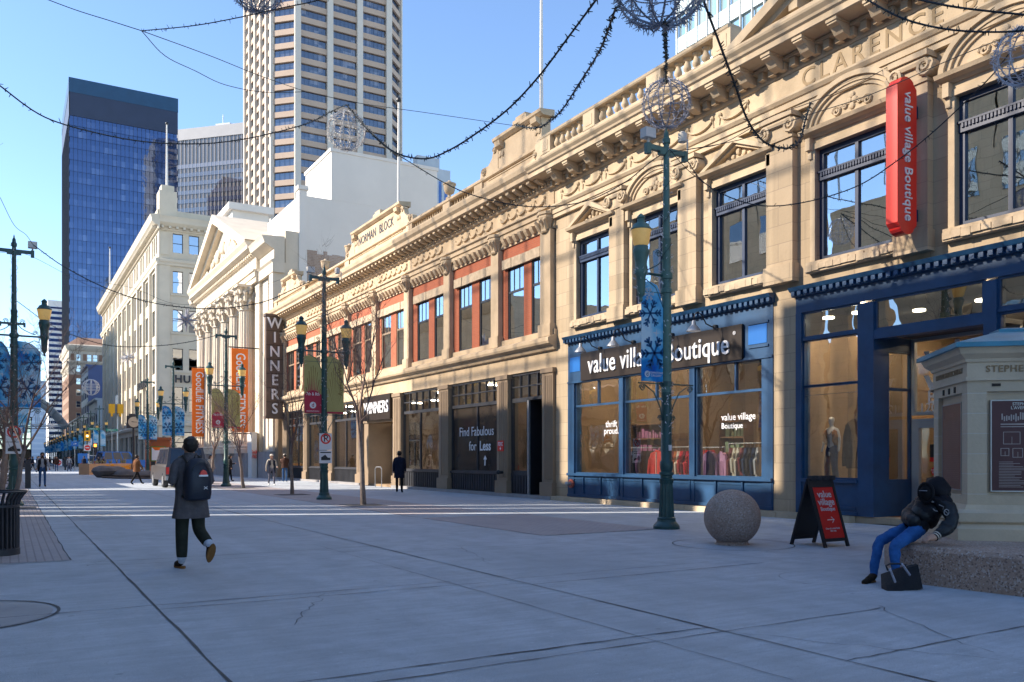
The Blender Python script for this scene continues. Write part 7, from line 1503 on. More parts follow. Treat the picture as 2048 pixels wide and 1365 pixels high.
for n in 'LR': q = MB(); a, b = nd['ank'+n][0], nd['toe'+n][0]; q.tube([a+Vector((0, 0, -.07)), a.lerp(b, .5)+Vector((0, 0, -.055)), b+Vector((0, 0, -.035))], [.035, .035, .025], 8); q.build('shoe_sole', cc['gum'], st, True)
# tote bag on the ground
tb = thing('tote_bag', 'black tote bag with studded straps slumped on the ground by the seated person', 'bag', D(1808, 1182, 9.65)); q = MB()
P4 = [D(1768, 1150, 9.95), D(1774, 1184, 9.62), D(1846, 1178, 9.7), D(1836, 1129, 9.8)]
back = [p+Vector((.12, .16, 0)) for p in P4]; back[3] = P4[3]+Vector((.05, .06, .0)); back[0] = P4[0]+Vector((.05, .08, 0))
n = 6; vs = []
for side in (P4, back):
    for i in range(n+1):
        for j in range(n+1):
            a, b = i/n, j/n; p = side[1].lerp(side[2], a).lerp(side[0].lerp(side[3], a), b); bulge = math.sin(math.pi*a)*math.sin(math.pi*(.1+.8*b))*.06; vs.append(p+Vector((-.6, -.75, .0))*bulge*(1 if side is P4 else -1)+Vector((rj.uniform(-.006, .006),)*3))
m1 = (n+1)**2; fs = []
for o_ in (0, m1): fs += [(o_+i*(n+1)+j, o_+(i+1)*(n+1)+j, o_+(i+1)*(n+1)+j+1, o_+i*(n+1)+j+1) for i in range(n) for j in range(n)]
rim = [i*(n+1) for i in range(n+1)]+[n*(n+1)+j for j in range(1, n+1)]+[i*(n+1)+n for i in range(n-1, -1, -1)]+[j for j in range(n-1, 0, -1)]
fs += [(rim[i], rim[(i+1) % len(rim)], m1+rim[(i+1) % len(rim)], m1+rim[i]) for i in range(len(rim))]
q.add(vs, fs); q.build('bag', pmat('black_tote_leather', (.008, .01, .014), .65, .3, 10, .5, spec=.25), tb, True)
q = MB(); q.tube([D(1776, 1142, 9.9), D(1772, 1132, 9.92), D(1780, 1128, 9.92), D(1800, 1128, 9.9), D(1812, 1131, 9.85)], .012, 6); q.build('handle', M['black'], tb, True)
for u0, v0, u1, v1 in ((1780, 1138, 1790, 1164), (1804, 1128, 1819, 1150)):
    q = MB(); q.tube([D(u0, v0, 9.72), D((u0+u1)/2, (v0+v1)/2, 9.62), D(u1, v1, 9.6)], .013, 6); [q.ball(D(u0+(u1-u0)*t, v0+(v1-v0)*t, 9.62), .014, 6, 5) for t in (.2, .4, .6, .8, 1)]; q.build('studded_strap', M['silverd'], tb, True)
# ------------------------------------------------------------------ kiosk on its round bench
KC = Vector((11.73, 6.56, 0)); E1 = Vector((.743, -.669, 0)).normalized(); E2 = Vector((.669, .743, 0)).normalized()
def kf(side, r): 
    n = [-E2, -E1, E2, E1][side]; ax = Vector((-n.y, n.x, 0)); return Fr(KC+n*r, ax, n)
kb_ = thing('stone_bench', 'curved pinkish aggregate stone bench around the foot of the kiosk', 'bench', (11, 6, 0)); q = MB()
poly = [(9.62, 4.0), (9.5, 4.6), (9.42, 5.3), (9.36, 5.9), (9.33, 6.35), (9.36, 6.55), (9.45, 6.72), (9.62, 6.86), (10.0, 7.14), (10.7, 7.75), (11.5, 8.2), (12.6, 8.4), (13.6, 8.0), (14.2, 7.0), (14.2, 5.6), (13.6, 4.2), (12.4, 3.3), (11, 3.0), (10.1, 3.3)]
q.prism([(x, y, .0) for x, y in poly], (0, 0, .4)); bc = Vector((11.8, 5.9, 0)); ins_ = [bc+(Vector((x, y, 0))-bc)*.985 for x, y in poly]; k0 = len(q.v)
q.add([(x, y, .4) for x, y in poly]+[(p.x, p.y, .45) for p in ins_], [(i, (i+1) % 19, 19+(i+1) % 19, 19+i) for i in range(19)]+[tuple(range(19, 38))]); q.build('seat_block', M['bench'], kb_)
ki = thing('stone_kiosk', 'square pale stone information kiosk with a blue green metal roof and bronze plaques', 'kiosk', (KC.x, KC.y, .45))
def sqring(mb, h0, z0, h1, z1):
    a = [KC+E1*sx*h0+E2*sy*h0+Vector((0, 0, z0)) for sx, sy in ((-1, -1), (1, -1), (1, 1), (-1, 1))]; b = [KC+E1*sx*h1+E2*sy*h1+Vector((0, 0, z1)) for sx, sy in ((-1, -1), (1, -1), (1, 1), (-1, 1))]; mb.hexa(a+b)
q = MB(); sqring(q, .92, .45, .92, .6); sqring(q, .92, .6, .86, .66); sqring(q, .86, .66, .9, .69); sqring(q, .9, .69, .9, .8); sqring(q, .9, .8, .84, .84); sqring(q, .8, .84, .78, .9); q.build('base', M['ktrim'], ki)
q = MB(); sqring(q, .7, .9, .7, 2.45)
for sx in (-1, 1):
    for sy in (-1, 1):
        c = KC+E1*sx*.645+E2*sy*.645; a = [c+E1*i*.115+E2*j*.115 for i, j in ((-1, -1), (1, -1), (1, 1), (-1, 1))]; q.hexa([p+Vector((0, 0, .9)) for p in a]+[p+Vector((0, 0, 2.4)) for p in a])
sqring(q, .762, 2.36, .762, 2.5); sqring(q, .755, .9, .755, 1.02); q.build('body', M['kstone'], ki)
q = MB(); sqring(q, .79, 2.5, .79, 2.55); sqring(q, .768, 2.55, .768, 2.74); sqring(q, .79, 2.74, .8, 2.78); sqring(q, .8, 2.78, .87, 2.84); sqring(q, .87, 2.84, .9, 2.92); q.build('entablature', M['ktrim'], ki)
q = MB(); sqring(q, .95, 2.92, .95, 2.98); sqring(q, .95, 2.98, .2, 3.2); sqring(q, .2, 3.2, .2, 3.235); sqring(q, .2, 3.235, .1, 3.26); q.build('roof', M['copper'], ki)
q = MB()
for s_ in range(4):
    fr = kf(s_, .762)
    for a in (-.42, 0, .42): q.fbox(fr, a-.05, a+.05, 0, .012, 2.425, 2.46) if s_ != 1 else q.fbox(fr, a*.6-.03, a*.6+.03, 0, .012, 2.38, 2.46)
q.build('vents', M['dark'], ki)
for s_, mt in ((0, 'plaque'), (1, 'plaqueb'), (2, 'plaque'), (3, 'plaqueb')):
    fr = kf(s_, .7); rt_ = fr.ax; hw = .47 if s_ % 2 == 0 else .42
    q = MB(); q.fbox(fr, -hw, hw, .0, .035, 1.08, 2.24); po = q.build('plaque', M[mt], ki); q = MB()
    for a0, a1, z0, z1 in ((-hw-.01, -hw+.004, 1.07, 2.25), (hw-.004, hw+.01, 1.07, 2.25), (-hw, hw, 1.07, 1.084), (-hw, hw, 2.236, 2.25)): q.fbox(fr, a0, a1, 0, .042, z0, z1)
    q.build('rim', M['galv'], po); q = MB(); rz = random.Random(s_)
    if s_ == 0:
        text('lettering', 'STEPHEN AVENUE\nL\'AVENUE STEPHEN', .055, fr.p(0, .038, 2.17), rt_, UP, M['greyt2'] if 'greyt2' in M else M['galv'], po, .002, .01)
        for k in range(26): q.fbox(fr, -.35+k*.027, -.335+k*.027, .035, .038, 1.98+rz.uniform(-.02, .02), 2.02+rz.uniform(0, .07))
        q.fbox(fr, -.36, .36, .035, .0375, 1.93, 1.945); q.fbox(fr, -.36, .36, .035, .0375, 1.9, 1.91)
        for a0, z0, w2, h2 in ((-.33, 1.68, .2, .16), (-.05, 1.7, .16, .14), (.16, 1.68, .2, .16), (-.36, 1.53, .1, .1), (-.22, 1.51, .12, .12), (-.05, 1.53, .14, .1), (.15, 1.52, .2, .12)):
            for b0, b1, c0, c1 in ((a0, a0+w2, z0, z0+.006), (a0, a0+w2, z0+h2-.006, z0+h2), (a0, a0+.006, z0, z0+h2), (a0+w2-.006, a0+w2, z0, z0+h2), (a0+w2*.5, a0+w2*.5+.004, z0, z0+h2*.6)): q.fbox(fr, b0, b1, .035, .038, c0, c1)
        for k in range(17): q.fbox(fr, -.38, -.38+rz.uniform(.15, .34), .035, .0375, 1.45-k*.02, 1.455-k*.02); q.fbox(fr, .02, .02+rz.uniform(.15, .34), .035, .0375, 1.45-k*.02, 1.455-k*.02)
    else:
        for k in range(30): q.fbox(fr, -hw+.08, hw-.08-rz.uniform(0, .1)*(k % 5 == 4), .035, .0375, 2.0-k*.026-(.05 if k > 14 else 0), 2.008-k*.026-(.05 if k > 14 else 0))
        q.fbox(fr, -.1, .1, .035, .0375, 2.1, 2.115); q.fbox(fr, -.08, .08, .035, .0375, 2.07, 2.085); q.fbox(fr, -hw+.04, -hw+.09, .035, .038, 2.05, 2.15)
    q.build('engraving', pmat('engraved_metal', (.42, .38, .36) if s_ == 0 else (.2, .12, .11), .5, .2, 4, 0), po)
text('carved_name', 'STEPHEN AVENUE', .12, kf(0, .768).p(0, .005, 2.645), E1, UP, pmat('gilt_letters', (.3, .2, .1), .5, .2, 4, 0), ki, .012, .012, spacing=1.15); text_fit('carved_name', 'NATIONAL HISTORIC DISTRICT', 1.2, .1, kf(1, .768).p(0, .005, 2.645), -E2, UP, M['carve'], ki, .012, .004)
# ------------------------------------------------------------------ round stone bollard
sb = MB(); sb.ball((10.86, 10.87, .47), .485, 48, 32); sb.lathe((10.86, 10.87, 0), [(.3, 0), (.27, .03), (.27, .06)], 24); tag(sb.build('stone_bollard', M['aggr'], None, True), 'large round pinkish stone ball bollard on the pavement before the navy shopfront', 'bollard')
# ------------------------------------------------------------------ A-board
ab = thing('sandwich_board', 'black sandwich board with a red poster and white lettering in front of the entrance', 'sign', (12.1, 9.9, 0)); ax0, ay0 = 12.03, 9.98
for s_ in (-1, 1):
    q = MB(); t0, t1 = Vector((ax0, ay0, 1.15)), Vector((ax0, ay0+s_*.36, 0)); upv = (t0-t1).normalized(); nrm = Vector((0, s_, .31)).normalized(); bf = Fr(t1, (1, 0, 0), nrm)
    def qb(mb, a0, a1, w0, w1, o0, o1): mb.hexa([t1+Vector((a, 0, 0))+upv*w+nrm*o_ for w in (w0, w1) for a, o_ in ((a0, o0), (a1, o0), (a1, o1), (a0, o1))])
    qb(q, -.31, -.255, 0, 1.2, -.02, .02); qb(q, .255, .31, 0, 1.2, -.02, .02); qb(q, -.255, .255, .1, .15, -.018, .018); qb(q, -.255, .255, 1.05, 1.2, -.018, .018); qb(q, -.255, .255, .15, 1.05, -.012, .0)
    q.build('frame', M['black'], ab)
    q = MB(); qb(q, -.25, .25, .155, 1.045, .001, .012); pn = q.build('poster', M['red'], ab)
    rv = Vector((-s_, 0, 0)); rv = Vector((1, 0, 0)) if s_ < 0 else Vector((-1, 0, 0)); at_ = lambda w, a=0: t1+upv*w+nrm*.016+rv*a
    text('lettering', 'value\nvillage', .17, at_(.85), rv, upv, M['letter'], pn, .004, .006, line=.8); text('lettering', 'Boutique', .1, at_(.66), rv, upv, M['letter'], pn, .004, .005)
    text('lettering', 'One-of-a-kind finds\nthis way', .045, at_(.3), rv, upv, M['letter'], pn, .003)
    q = MB(); q.tube([at_(.47, -.08), at_(.47, .09)], .007, 4); q.tube([at_(.52, .03), at_(.47, .09), at_(.42, .03)], .007, 4); q.build('arrow', M['letter'], pn)
q = MB(); [q.box(ax0-.25+i*.17, ax0-.16+i*.17, ay0-.05, ay0+.05, 1.12, 1.2) for i in range(4)]; q.build('hinge', M['charcoal'], ab)
# ------------------------------------------------------------------ mannequin in the window
mn = thing('mannequin', 'white mannequin in a fur trimmed vest and wide jeans in the entrance window', 'mannequin', (17.75, onX(1666, 900, 17.75).y, 1.0)); my = onX(1664, 900, 17.75).y; mx_ = 17.75; zf = .88
mnm = pmat('mannequin_white', (.85, .83, .8), .4, .05, 3, 0)
Mv = lambda a, f_, z: Vector((mx_-f_, my+a, zf+z*1.0))
nd = {'pelvis': (Mv(0, 0, .88), .12), 'waist': (Mv(0, 0, 1.02), .095), 'chest': (Mv(0, .02, 1.2), .12), 'upper': (Mv(0, 0, 1.33), .085), 'neck': (Mv(0, .01, 1.42), .042), 'jaw': (Mv(0, .03, 1.5), .06), 'head': (Mv(0, .01, 1.59), .085), 'top': (Mv(0, 0, 1.66), .055)}
ed = [('pelvis', 'waist'), ('waist', 'chest'), ('chest', 'upper'), ('upper', 'neck'), ('neck', 'jaw'), ('jaw', 'head'), ('head', 'top')]
for n, s_ in (('L', -1), ('R', 1)):
    for k_, p, r in (('hip', Mv(s_*.09, 0, .84), .09), ('knee', Mv(s_*.11, .05, .45), .085), ('ank', Mv(s_*.14, .0, .05), .08), ('sho', Mv(s_*.16, 0, 1.33), .05), ('elb', Mv(s_*.23, 0, 1.07), .038), ('wri', Mv(s_*.25, .05, .86), .028), ('hand', Mv(s_*.25, .07, .78), .026)): nd[k_+n] = (p, r)
    ed += [('pelvis', 'hip'+n), ('hip'+n, 'knee'+n), ('knee'+n, 'ank'+n), ('upper', 'sho'+n), ('sho'+n, 'elb'+n), ('elb'+n, 'wri'+n), ('wri'+n, 'hand'+n)]
skinmesh('body', nd, ed, [(a, b, 1 if a[:3] in ('hip', 'kne') or b[:3] == 'hip' else 0) for a, b in ed], [mnm, cc['jean']], mn, 2)
q = MB(); q.ball(Mv(-.13, .03, 1.14), .1, 10, 8, 1.1, .8, 2.0); q.ball(Mv(.13, .03, 1.14), .1, 10, 8, 1.1, .8, 2.0); q.v = [tuple(Vector(v)+Vector((rj.uniform(-.02, .02), rj.uniform(-.02, .02), rj.uniform(-.01, .01)))) for v in q.v]; q.build('fur_vest', cc['leather'], mn); q = MB(); q.tube([Mv(.07*math.cos(t), .1+.02*math.sin(t), 1.3-.1*math.sin(t)) for t in [math.pi*i/10 for i in range(11)]], .007, 5); q.build('necklace', M['black'], mn); q = MB(); q.box(mx_-.15, mx_-.14, my-.05, my, zf+.68, zf+.78); q.build('price_tag', M['letter'], mn)
pl = MB(); pl.box(17.3, 18.6, 12.95, 14.5, .1, .9); tag(pl.build('window_platform', M['wood']), 'wooden display platform under the mannequin in the entrance window', 'platform')
jacket(onX(1710, 850, 18.0).y, 18.0, 2.45, .62, 1.2, 'dark', 'long dark coat hanging right of the mannequin')
pn = MB(); pn.box(18.55, 18.65, 12.95, 14.5, .1, 4.6); tag(pn.build('window_backing', M['ochre']), 'tan backing wall behind the mannequin', 'panel')
# ------------------------------------------------------------------ litter bin at the left edge
tbn = thing('litter_bin', 'dark slatted metal litter bin with a flared rim at the left picture edge', 'litter bin', (-.18, 15.5, 0)); bx_, by_ = -.2, 15.45; q = MB()
for i in range(30):
    t = 2*math.pi*i/30; c_, s2 = math.cos(t), math.sin(t); q.tube([(bx_+.31*c_, by_+.31*s2, .08), (bx_+.31*c_, by_+.31*s2, .75), (bx_+.33*c_, by_+.33*s2, .86), (bx_+.4*c_, by_+.4*s2, .96), (bx_+.43*c_, by_+.43*s2, .98)], [.022, .022, .022, .02, .012], 4)
q.build('slats', M['charcoal'], tbn); q = MB(); q.lathe((bx_, by_, 0), [(.34, 0), (.34, .1), (.3, .12)], 32); q.lathe((bx_, by_, 0), [(.335, .74), (.335, .78), (.3, .78), (.3, .74)], 32); q.tube([(bx_+.425*math.cos(2*math.pi*i/32), by_+.425*math.sin(2*math.pi*i/32), .985) for i in range(33)], .018, 6); q.build('rim', M['charcoal'], tbn, True); q = MB(); q.lathe((bx_, by_, 0), [(.27, .02), (.27, .8), (.25, .8), (.001, .78)], 24); q.build('liner', M['black'], tbn, True)
# ------------------------------------------------------------------ pickup truck
def vehicle(lab, x, y, heading, L, W_, Hh, col, kind, cat='car', name='parked_vehicle'):
    o = thing(name, lab, cat, (x, y, 0)); a = -R(heading); T = lambda p: Vector((x, y, 0))+rotz(Vector(p), a)
    hw = W_/2; bh = Hh*.56
    q = MB(); pr = [(-L/2, .38), (L/2-.05, .38), (L/2, .55), (L/2-.05, bh-.12), (L/2-.25, bh), (-L/2+.05, bh), (-L/2, bh-.1)]
    for x0, x1, k in ((-hw, hw, 0),):
        vs = [T((sx*(hw if z < bh-.02 else hw-.05), yy, z)) for sx in (-1, 1) for yy, z in pr]; n = len(pr); q.add(vs, [tuple(range(n)), tuple(range(n, 2*n))[::-1]]+[(i, (i+1) % n, n+(i+1) % n, n+i) for i in range(n)])
    cab0, cab1 = (-L/2+.05, L/2-1.35) if kind != 'pickup' else (-L/2+.1, L/2-1.4)
    lo = [(-hw+.05, cab0), (hw-.05, cab0), (hw-.05, cab1), (-hw+.05, cab1)]; up_ = [(-hw+.2, cab0+.28), (hw-.2, cab0+.28), (hw-.2, cab1-.75), (-hw+.2, cab1-.75)]
    q.hexa([T((p[0], p[1], bh-.01)) for p in lo]+[T((p[0], p[1], Hh)) for p in up_]); q.build('body', col, o)
    def gl(i, j, t0, t1, e0=.08, e1=.9, nm='window'):
        p00 = Vector((*lo[i], bh)).lerp(Vector((*lo[j], bh)), t0); p01 = Vector((*lo[i], bh)).lerp(Vector((*lo[j], bh)), t1); p10 = Vector((*up_[i], Hh)).lerp(Vector((*up_[j], Hh)), t0); p11 = Vector((*up_[i], Hh)).lerp(Vector((*up_[j], Hh)), t1)
        f4 = [p00.lerp(p10, e0), p01.lerp(p11, e0), p01.lerp(p11, e1), p00.lerp(p10, e1)]; nn = (f4[1]-f4[0]).cross(f4[3]-f4[0]).normalized(); cen = sum(f4, Vector())/4; nn = nn if nn.dot(cen-Vector((0, (cab0+cab1)/2, bh))) > 0 else -nn
        g = MB(); g.prism([T(p+nn*.004) for p in f4], rotz(nn*.012, a)); g.build(nm, M['cargl'], o)
    gl(0, 1, .08, .92); gl(2, 3, .08, .92)
    for t0, t1 in ((.06, .3), (.34, .6), (.64, .92)): gl(1, 2, t0, t1); gl(3, 0, 1-t1+.02, 1-t0+.02)
    for sx in (-1, 1):
        for yy in (-L/2+.95, L/2-.95):
            w0 = MB(); cx = sx*(hw-.11); ring = [[T((cx+dx, yy+r*math.cos(t), .38+r*math.sin(t))) for t in [2*math.pi*i/20 for i in range(20)]] for dx, r in ((-.12, .3), (-.12, .36), (-.09, .38), (.09, .38), (.12, .36), (.12, .3))]
            w0.add([p for r_ in ring for p in r_], [(i*20+j, i*20+(j+1) % 20, (i+1)*20+(j+1) % 20, (i+1)*20+j) for i in range(5) for j in range(20)]+[tuple(range(20)), tuple(range(100, 120))]); wo = w0.build('wheel', M['black'], o)
            w0 = MB(); w0.prism([T((cx+sx*.11, yy+.24*math.cos(2*math.pi*i/10), .38+.24*math.sin(2*math.pi*i/10))) for i in range(10)], rotz((sx*.02, 0, 0), a)); w0.build('rim', M['galv'], wo)
        t_ = MB(); t_.hexa([T((sx*hw*.98+dx, -L/2-.01+dy, z)) for z in (bh-.45, bh-.1) for dx, dy in ((-.14*sx, 0), (0, 0), (0, .1), (-.14*sx, .1))]); t_.build('tail_light', M['red'], o)
        t_ = MB(); t_.hexa([T((sx*hw+dx, cab1-.3+dy, z)) for z in (bh-.02, bh+.18) for dx, dy in ((0, 0), (.2*sx, 0), (.2*sx, .1), (0, .1))]); t_.build('mirror', M['black'], o)
        t_ = MB(); t_.hexa([T((sx*(hw-.3)+dx, L/2-.02+dy, z)) for z in (.7, .9) for dx, dy in ((-.15, 0), (.15, 0), (.15, .04), (-.15, .04))]); t_.build('headlight', M['letter'], o)
    t_ = MB(); t_.hexa([T((dx, -L/2-.08+dy, z)) for z in (.4, .6) for dx, dy in ((-hw, 0), (hw, 0), (hw, .1), (-hw, .1))]); t_.build('bumper', M['galv'], o)
    t_ = MB(); t_.hexa([T((dx, -L/2-.015+dy, z)) for z in (.72, .88) for dx, dy in ((-.17, 0), (.17, 0), (.17, .03), (-.17, .03))]); t_.build('number_plate', M['letter'], o)
    return o
M['cargl'] = pmat('car_glass', (.015, .03, .06), .05, .1, 1, 0, spec=.8); CARP = pmat('dark_grey_car_paint', (.1, .095, .1), .3, .1, 2, 0, metal=.3)
vehicle('dark grey sport utility vehicle parked on the street, half hidden by the walking man', 7.75, 48.3, 0, 5.3, 2.05, 2.05, CARP, 'suv', name='parked_car')
vehicle('bright blue van parked at the crossing behind the orange planter', 11.6, 113, 70, 5.6, 2.0, 2.3, pmat('blue_van_paint', (.02, .13, .42), .35, .1, 2, 0), 'suv', 'van', 'parked_van'); vehicle('white van parked far behind the orange planter', 9.5, 124, 20, 4.6, 1.9, 1.9, M['white'], 'suv', 'van', 'parked_van')
# ------------------------------------------------------------------ crossing: planter, boulders, clock, kiosk, signals
pn = thing('street_planter', 'low rectangular planter box painted with orange and yellow shapes at the crossing', 'planter', (8.2, 88, 0)); PV = (Vector((10.3, 89.8, 0))-Vector((6.2, 86.2, 0))); PFm = Fr((6.2, 86.2, 0), PV, (PV.y, -PV.x, 0)); pl_ = PV.length; q = MB(); q.fbox(PFm, 0, pl_, -1.2, 0, 0, 1.0); q.build('box', pmat('peach_paint', (.62, .36, .2), .7, .1, 2, 0), pn); q = MB(); rp = random.Random(2)
for i in range(22):
    a, z, r_, t = rp.uniform(.3, pl_-.3), rp.uniform(.15, .85), rp.uniform(.12, .35), rp.uniform(0, 3)
    q.face(PFm, [(min(pl_, max(0, a+r_*math.cos(t+k*1.05)*(1.2 if k % 2 else .6))), min(.98, max(.02, z+r_*.5*math.sin(t+k*1.05)))) for k in range(6)], .002+i*.0006, .006+i*.0006)
q.build('painted_shapes', pmat('orange_yellow_paint', (.75, .3, .02), .7, .3, 1.5, 0), pn); q = MB()
for i in range(18): c = PFm.p(rp.uniform(.4, pl_-.4), rp.uniform(-.9, -.3), 1.05); [q.tube([c, c+Vector((rp.gauss(0, .15), rp.gauss(0, .15), rp.uniform(.2, .5)))], [.05, .01], 4) for _ in range(4)]
q.build('plants', pmat('dry_plants', (.3, .28, .16), .9, .3, 4, 0), pn)
bm_ = pmat('grey_boulder', (.16, .145, .14), .85, .35, 2, .6, fine=9); sm_ = pmat('brown_soil', (.11, .075, .055), .95, .4, 3, .8, fine=8)
def blob(name, lab, cat, x, y, r, sx, sy, sz, mat, seed, k=.12):
    rr2 = random.Random(seed); q = MB(); q.ball((x, y, r*sz*.55), r, 14, 9, sx, sy, sz); ph = [rr2.uniform(0, 6) for _ in range(6)]; c = Vector((x, y, r*sz*.55))
    q.v = [tuple(c+(Vector(v)-c)*(1+k*(math.sin(3*v[0]/r+ph[0])+math.sin(4*v[1]/r+ph[1])+math.sin(5*v[2]/r+ph[2])))) for v in q.v]; tag(q.build(name, mat, None, True), lab, cat)
blob('boulder', 'grey boulder at the left end of the soil bed', 'boulder', 6.7, 73.5, .9, 1.3, .8, .75, bm_, 1); blob('boulder', 'dark boulder in the middle of the soil bed', 'boulder', 8.0, 72.5, .8, 1.2, .9, .6, bm_, 2)
blob('boulder', 'long low boulder at the right end of the soil bed', 'boulder', 9.2, 70.5, .8, 1.5, .9, .5, bm_, 3); q = MB(); pts = [(6.0, 71), (6.6, 68.5), (7.8, 66.8), (9.5, 66), (11, 66.8), (11.6, 70), (11, 74), (9, 76), (7, 75.5), (6.1, 73.5)]; q.prism([(x, y, -.02) for x, y in pts], (0, 0, .12)); q.prism([(8.8+(x-8.8)*.75, 71+(y-71)*.75, .1) for x, y in pts], (0, 0, .14)); tag(q.build('soil_bed', sm_), 'brown bare soil bed with boulders in the street', 'soil bed')
ck = thing('street_clock', 'dark post clock with a round cream face before the department store corner', 'clock', (10.3, 89.7, 0)); q = MB(); q.lathe((10.3, 89.7, 0), [(.3, 0), (.3, .3), (.2, .4), (.2, .9), (.12, 1), (.1, 4.4)], 14); q.build('post', M['charcoal'], ck); q = MB(); q.box(9.68, 10.92, 89.5, 89.9, 4.4, 5.6); q.box(9.9, 10.7, 89.55, 89.85, 5.6, 5.8); q.build('case', M['charcoal'], ck)
q = MB(); q.prism([(10.3+.5*math.cos(2*math.pi*i/28), 89.49, 5.0+.5*math.sin(2*math.pi*i/28)) for i in range(28)], (0, -.03, 0)); cf = q.build('clock_face', pmat('cream_dial', (.6, .52, .38), .5, .05, 3, 0), ck); q = MB(); q.tube([(10.3, 89.44, 5.0), (10.1, 89.44, 5.05)], .03, 4); q.tube([(10.3, 89.44, 5.0), (10.6, 89.44, 5.0)], .02, 4); q.build('hand', M['black'], cf)
ok = thing('street_kiosk', 'orange brown boxy street kiosk with a green framed poster', 'kiosk', (13, 92, 0)); OKF = Fr((11.6, 91.6, 0), (1, -.25, 0), (-.25, -1, 0)); q = MB(); q.fbox(OKF, 0, 2.3, -2, 0, 0, 3.3); q.fbox(OKF, -.1, 2.4, -2.1, .1, 3.3, 3.6); q.build('body', pmat('orange_brown_cladding', (.33, .1, .035), .7, .15, 1.5, 0), ok); q = MB(); q.fbox(OKF, .5, 1.9, 0, .05, 1.2, 2.7); q.build('poster_frame', pmat('olive_green_frame', (.12, .2, .03), .6, .1, 2, 0), ok); q = MB(); q.fbox(OKF, .6, 1.8, .05, .07, 1.3, 2.6); q.build('poster', M['letter'], ok); q = MB(); q.face(OKF, [(.6, 2.6), (1.8, 2.6), (1.5, 2.3), (.9, 2.3)], .07, .075); q.build('poster_top', M['orange'], ok)
sg = thing('traffic_signal', 'yellow traffic signal head on a dark pole at the crossing, above a no entry sign', 'traffic light', (7.9, 113, 0)); tx, ty = 7.9, 113; q = MB(); q.tube([(tx, ty, 0), (tx, ty, 5.6)], .09, 8); q.build('pole', M['green'], sg); q = MB(); q.box(tx-.33, tx+.33, ty-.35, ty-.1, 3.55, 4.75); q.build('signal_head', pmat('signal_yellow', (.8, .38, .01), .5, .1, 2, 0), sg)
for i, c_ in enumerate(((.1, .02, .02), (.6, .4, .1), (.02, .1, .04))): q = MB(); q.prism([(tx+.14*math.cos(k*.628), ty-.36, 4.5-i*.36+.14*math.sin(k*.628)) for k in range(10)], (0, -.03, 0)); q.build('lens', emat('amber_signal', (1, .75, .3), 1.5) if i == 1 else pmat('lens_%d' % i if False else ('red_lens' if i == 0 else 'green_lens'), c_, .3, 0, 1, 0), sg)
def noentry(lab, x, y, z, s_):
    o = thing('no_entry_sign', lab, 'sign', (x, y, z)); q = MB(); q.box(x-s_/2, x+s_/2, y-.03, y, z-s_/2, z+s_/2); q.build('plate', M['letter'], o); q = MB(); q.prism([(x+s_*.42*math.cos(k*.393), y-.031, z+s_*.42*math.sin(k*.393)) for k in range(16)], (0, -.01, 0)); q.build('red_disc', M['red'], o); q = MB(); q.box(x-s_*.28, x+s_*.28, y-.05, y-.041, z-s_*.07, z+s_*.07); q.build('white_bar', M['letter'], o); return o
noentry('white square no entry sign under the yellow signal head', tx+.02, ty-.12, 2.75, .75); plate('parking_sign', 'small white sign plate under the no entry sign at the crossing', (tx, ty-.12, 1.75), .45, .55, M['letter'], 'P', M['red'], .3)
plate('direction_sign', 'small blue direction sign beside the crossing signal', (6.6, 113, 3.2), .8, .6, M['bluepanel'], '->', M['letter'], .4, pole=True)
for x, z, t in ((8.6, 5.0, 'left'), (10.6, 4.9, 'right')): plate('street_name_sign', 'green street name sign plate above the crossing, %s one of two' % t, (x, 113.2, z), 1.3, .28, pmat('sign_green', (.01, .22, .14), .5, .1, 2, 0) if 'sign_green' not in bpy.data.materials else bpy.data.materials['sign_green'], 'STEPHEN AV', M['letter'], .16, pole=True)
ps = thing('pedestrian_signal', 'orange lit pedestrian hand signal at the crossing', 'traffic light', (8.8, 113, 0)); q = MB(); q.box(8.5, 9.0, 112.7, 113, 2.7, 3.3); q.tube([(8.75, 113.02, 0), (8.75, 113.02, 3)], .05, 6); q.build('housing', M['black'], ps); q = MB(); q.box(8.6, 8.9, 112.67, 112.69, 2.85, 3.2); q.build('lit_hand', emat('hand_orange', (1, .3, .05), 1.5), ps)
hg = thing('traffic_signal', 'pair of yellow signal heads hung over the crossing below the silver star', 'traffic light', D(232, 818, 110)); c = D(232, 818, 110); q = MB(); [q.box(c.x+dx-.35, c.x+dx+.35, c.y-.3, c.y+.3, c.z-.6, c.z+.6) for dx in (-.5, .5)]; [q.box(c.x+dx-.12, c.x+dx+.12, c.y-.3, c.y+.3, c.z-1, c.z-.6) for dx in (-.5, .5)]; q.build('signal_heads', bpy.data.materials['signal_yellow'], hg); q = MB(); q.tube([(c.x, c.y, c.z+.5), (c.x, c.y, c.z+1.6), (12.0, c.y+.5, c.z+1.8), (12.0, c.y+.5, 0)], .1, 6); q.build('mast', M['galv'], hg)
noentry('low white no entry board on a barrier in the middle of the far street', 5.2, 120.8, .95, .85); q = MB()
for x in (3.4, 6.0): q.box(x-.1, x+.1, 120.9, 121.1, 0, 1.5)
q.box(2.9, 10, 121.05, 121.12, 1.3, 1.45); q.box(2.9, 10, 121.05, 121.12, .5, .6); tag(q.build('street_barrier', M['charcoal']), 'dark barrier rail across the far street behind the no entry board', 'barrier')
plate('info_board', 'small pale blue notice board in the far street left of the crossing', (7.1, 108, 1.5), 1.0, 1.1, M['bluepanel'], None, pole=True); plate('speed_sign', 'small white sign plate on a pole among the far lamps', (8.6, 120, 3.6), .7, .8, M['letter'], '30', M['black'], .4, pole=True)
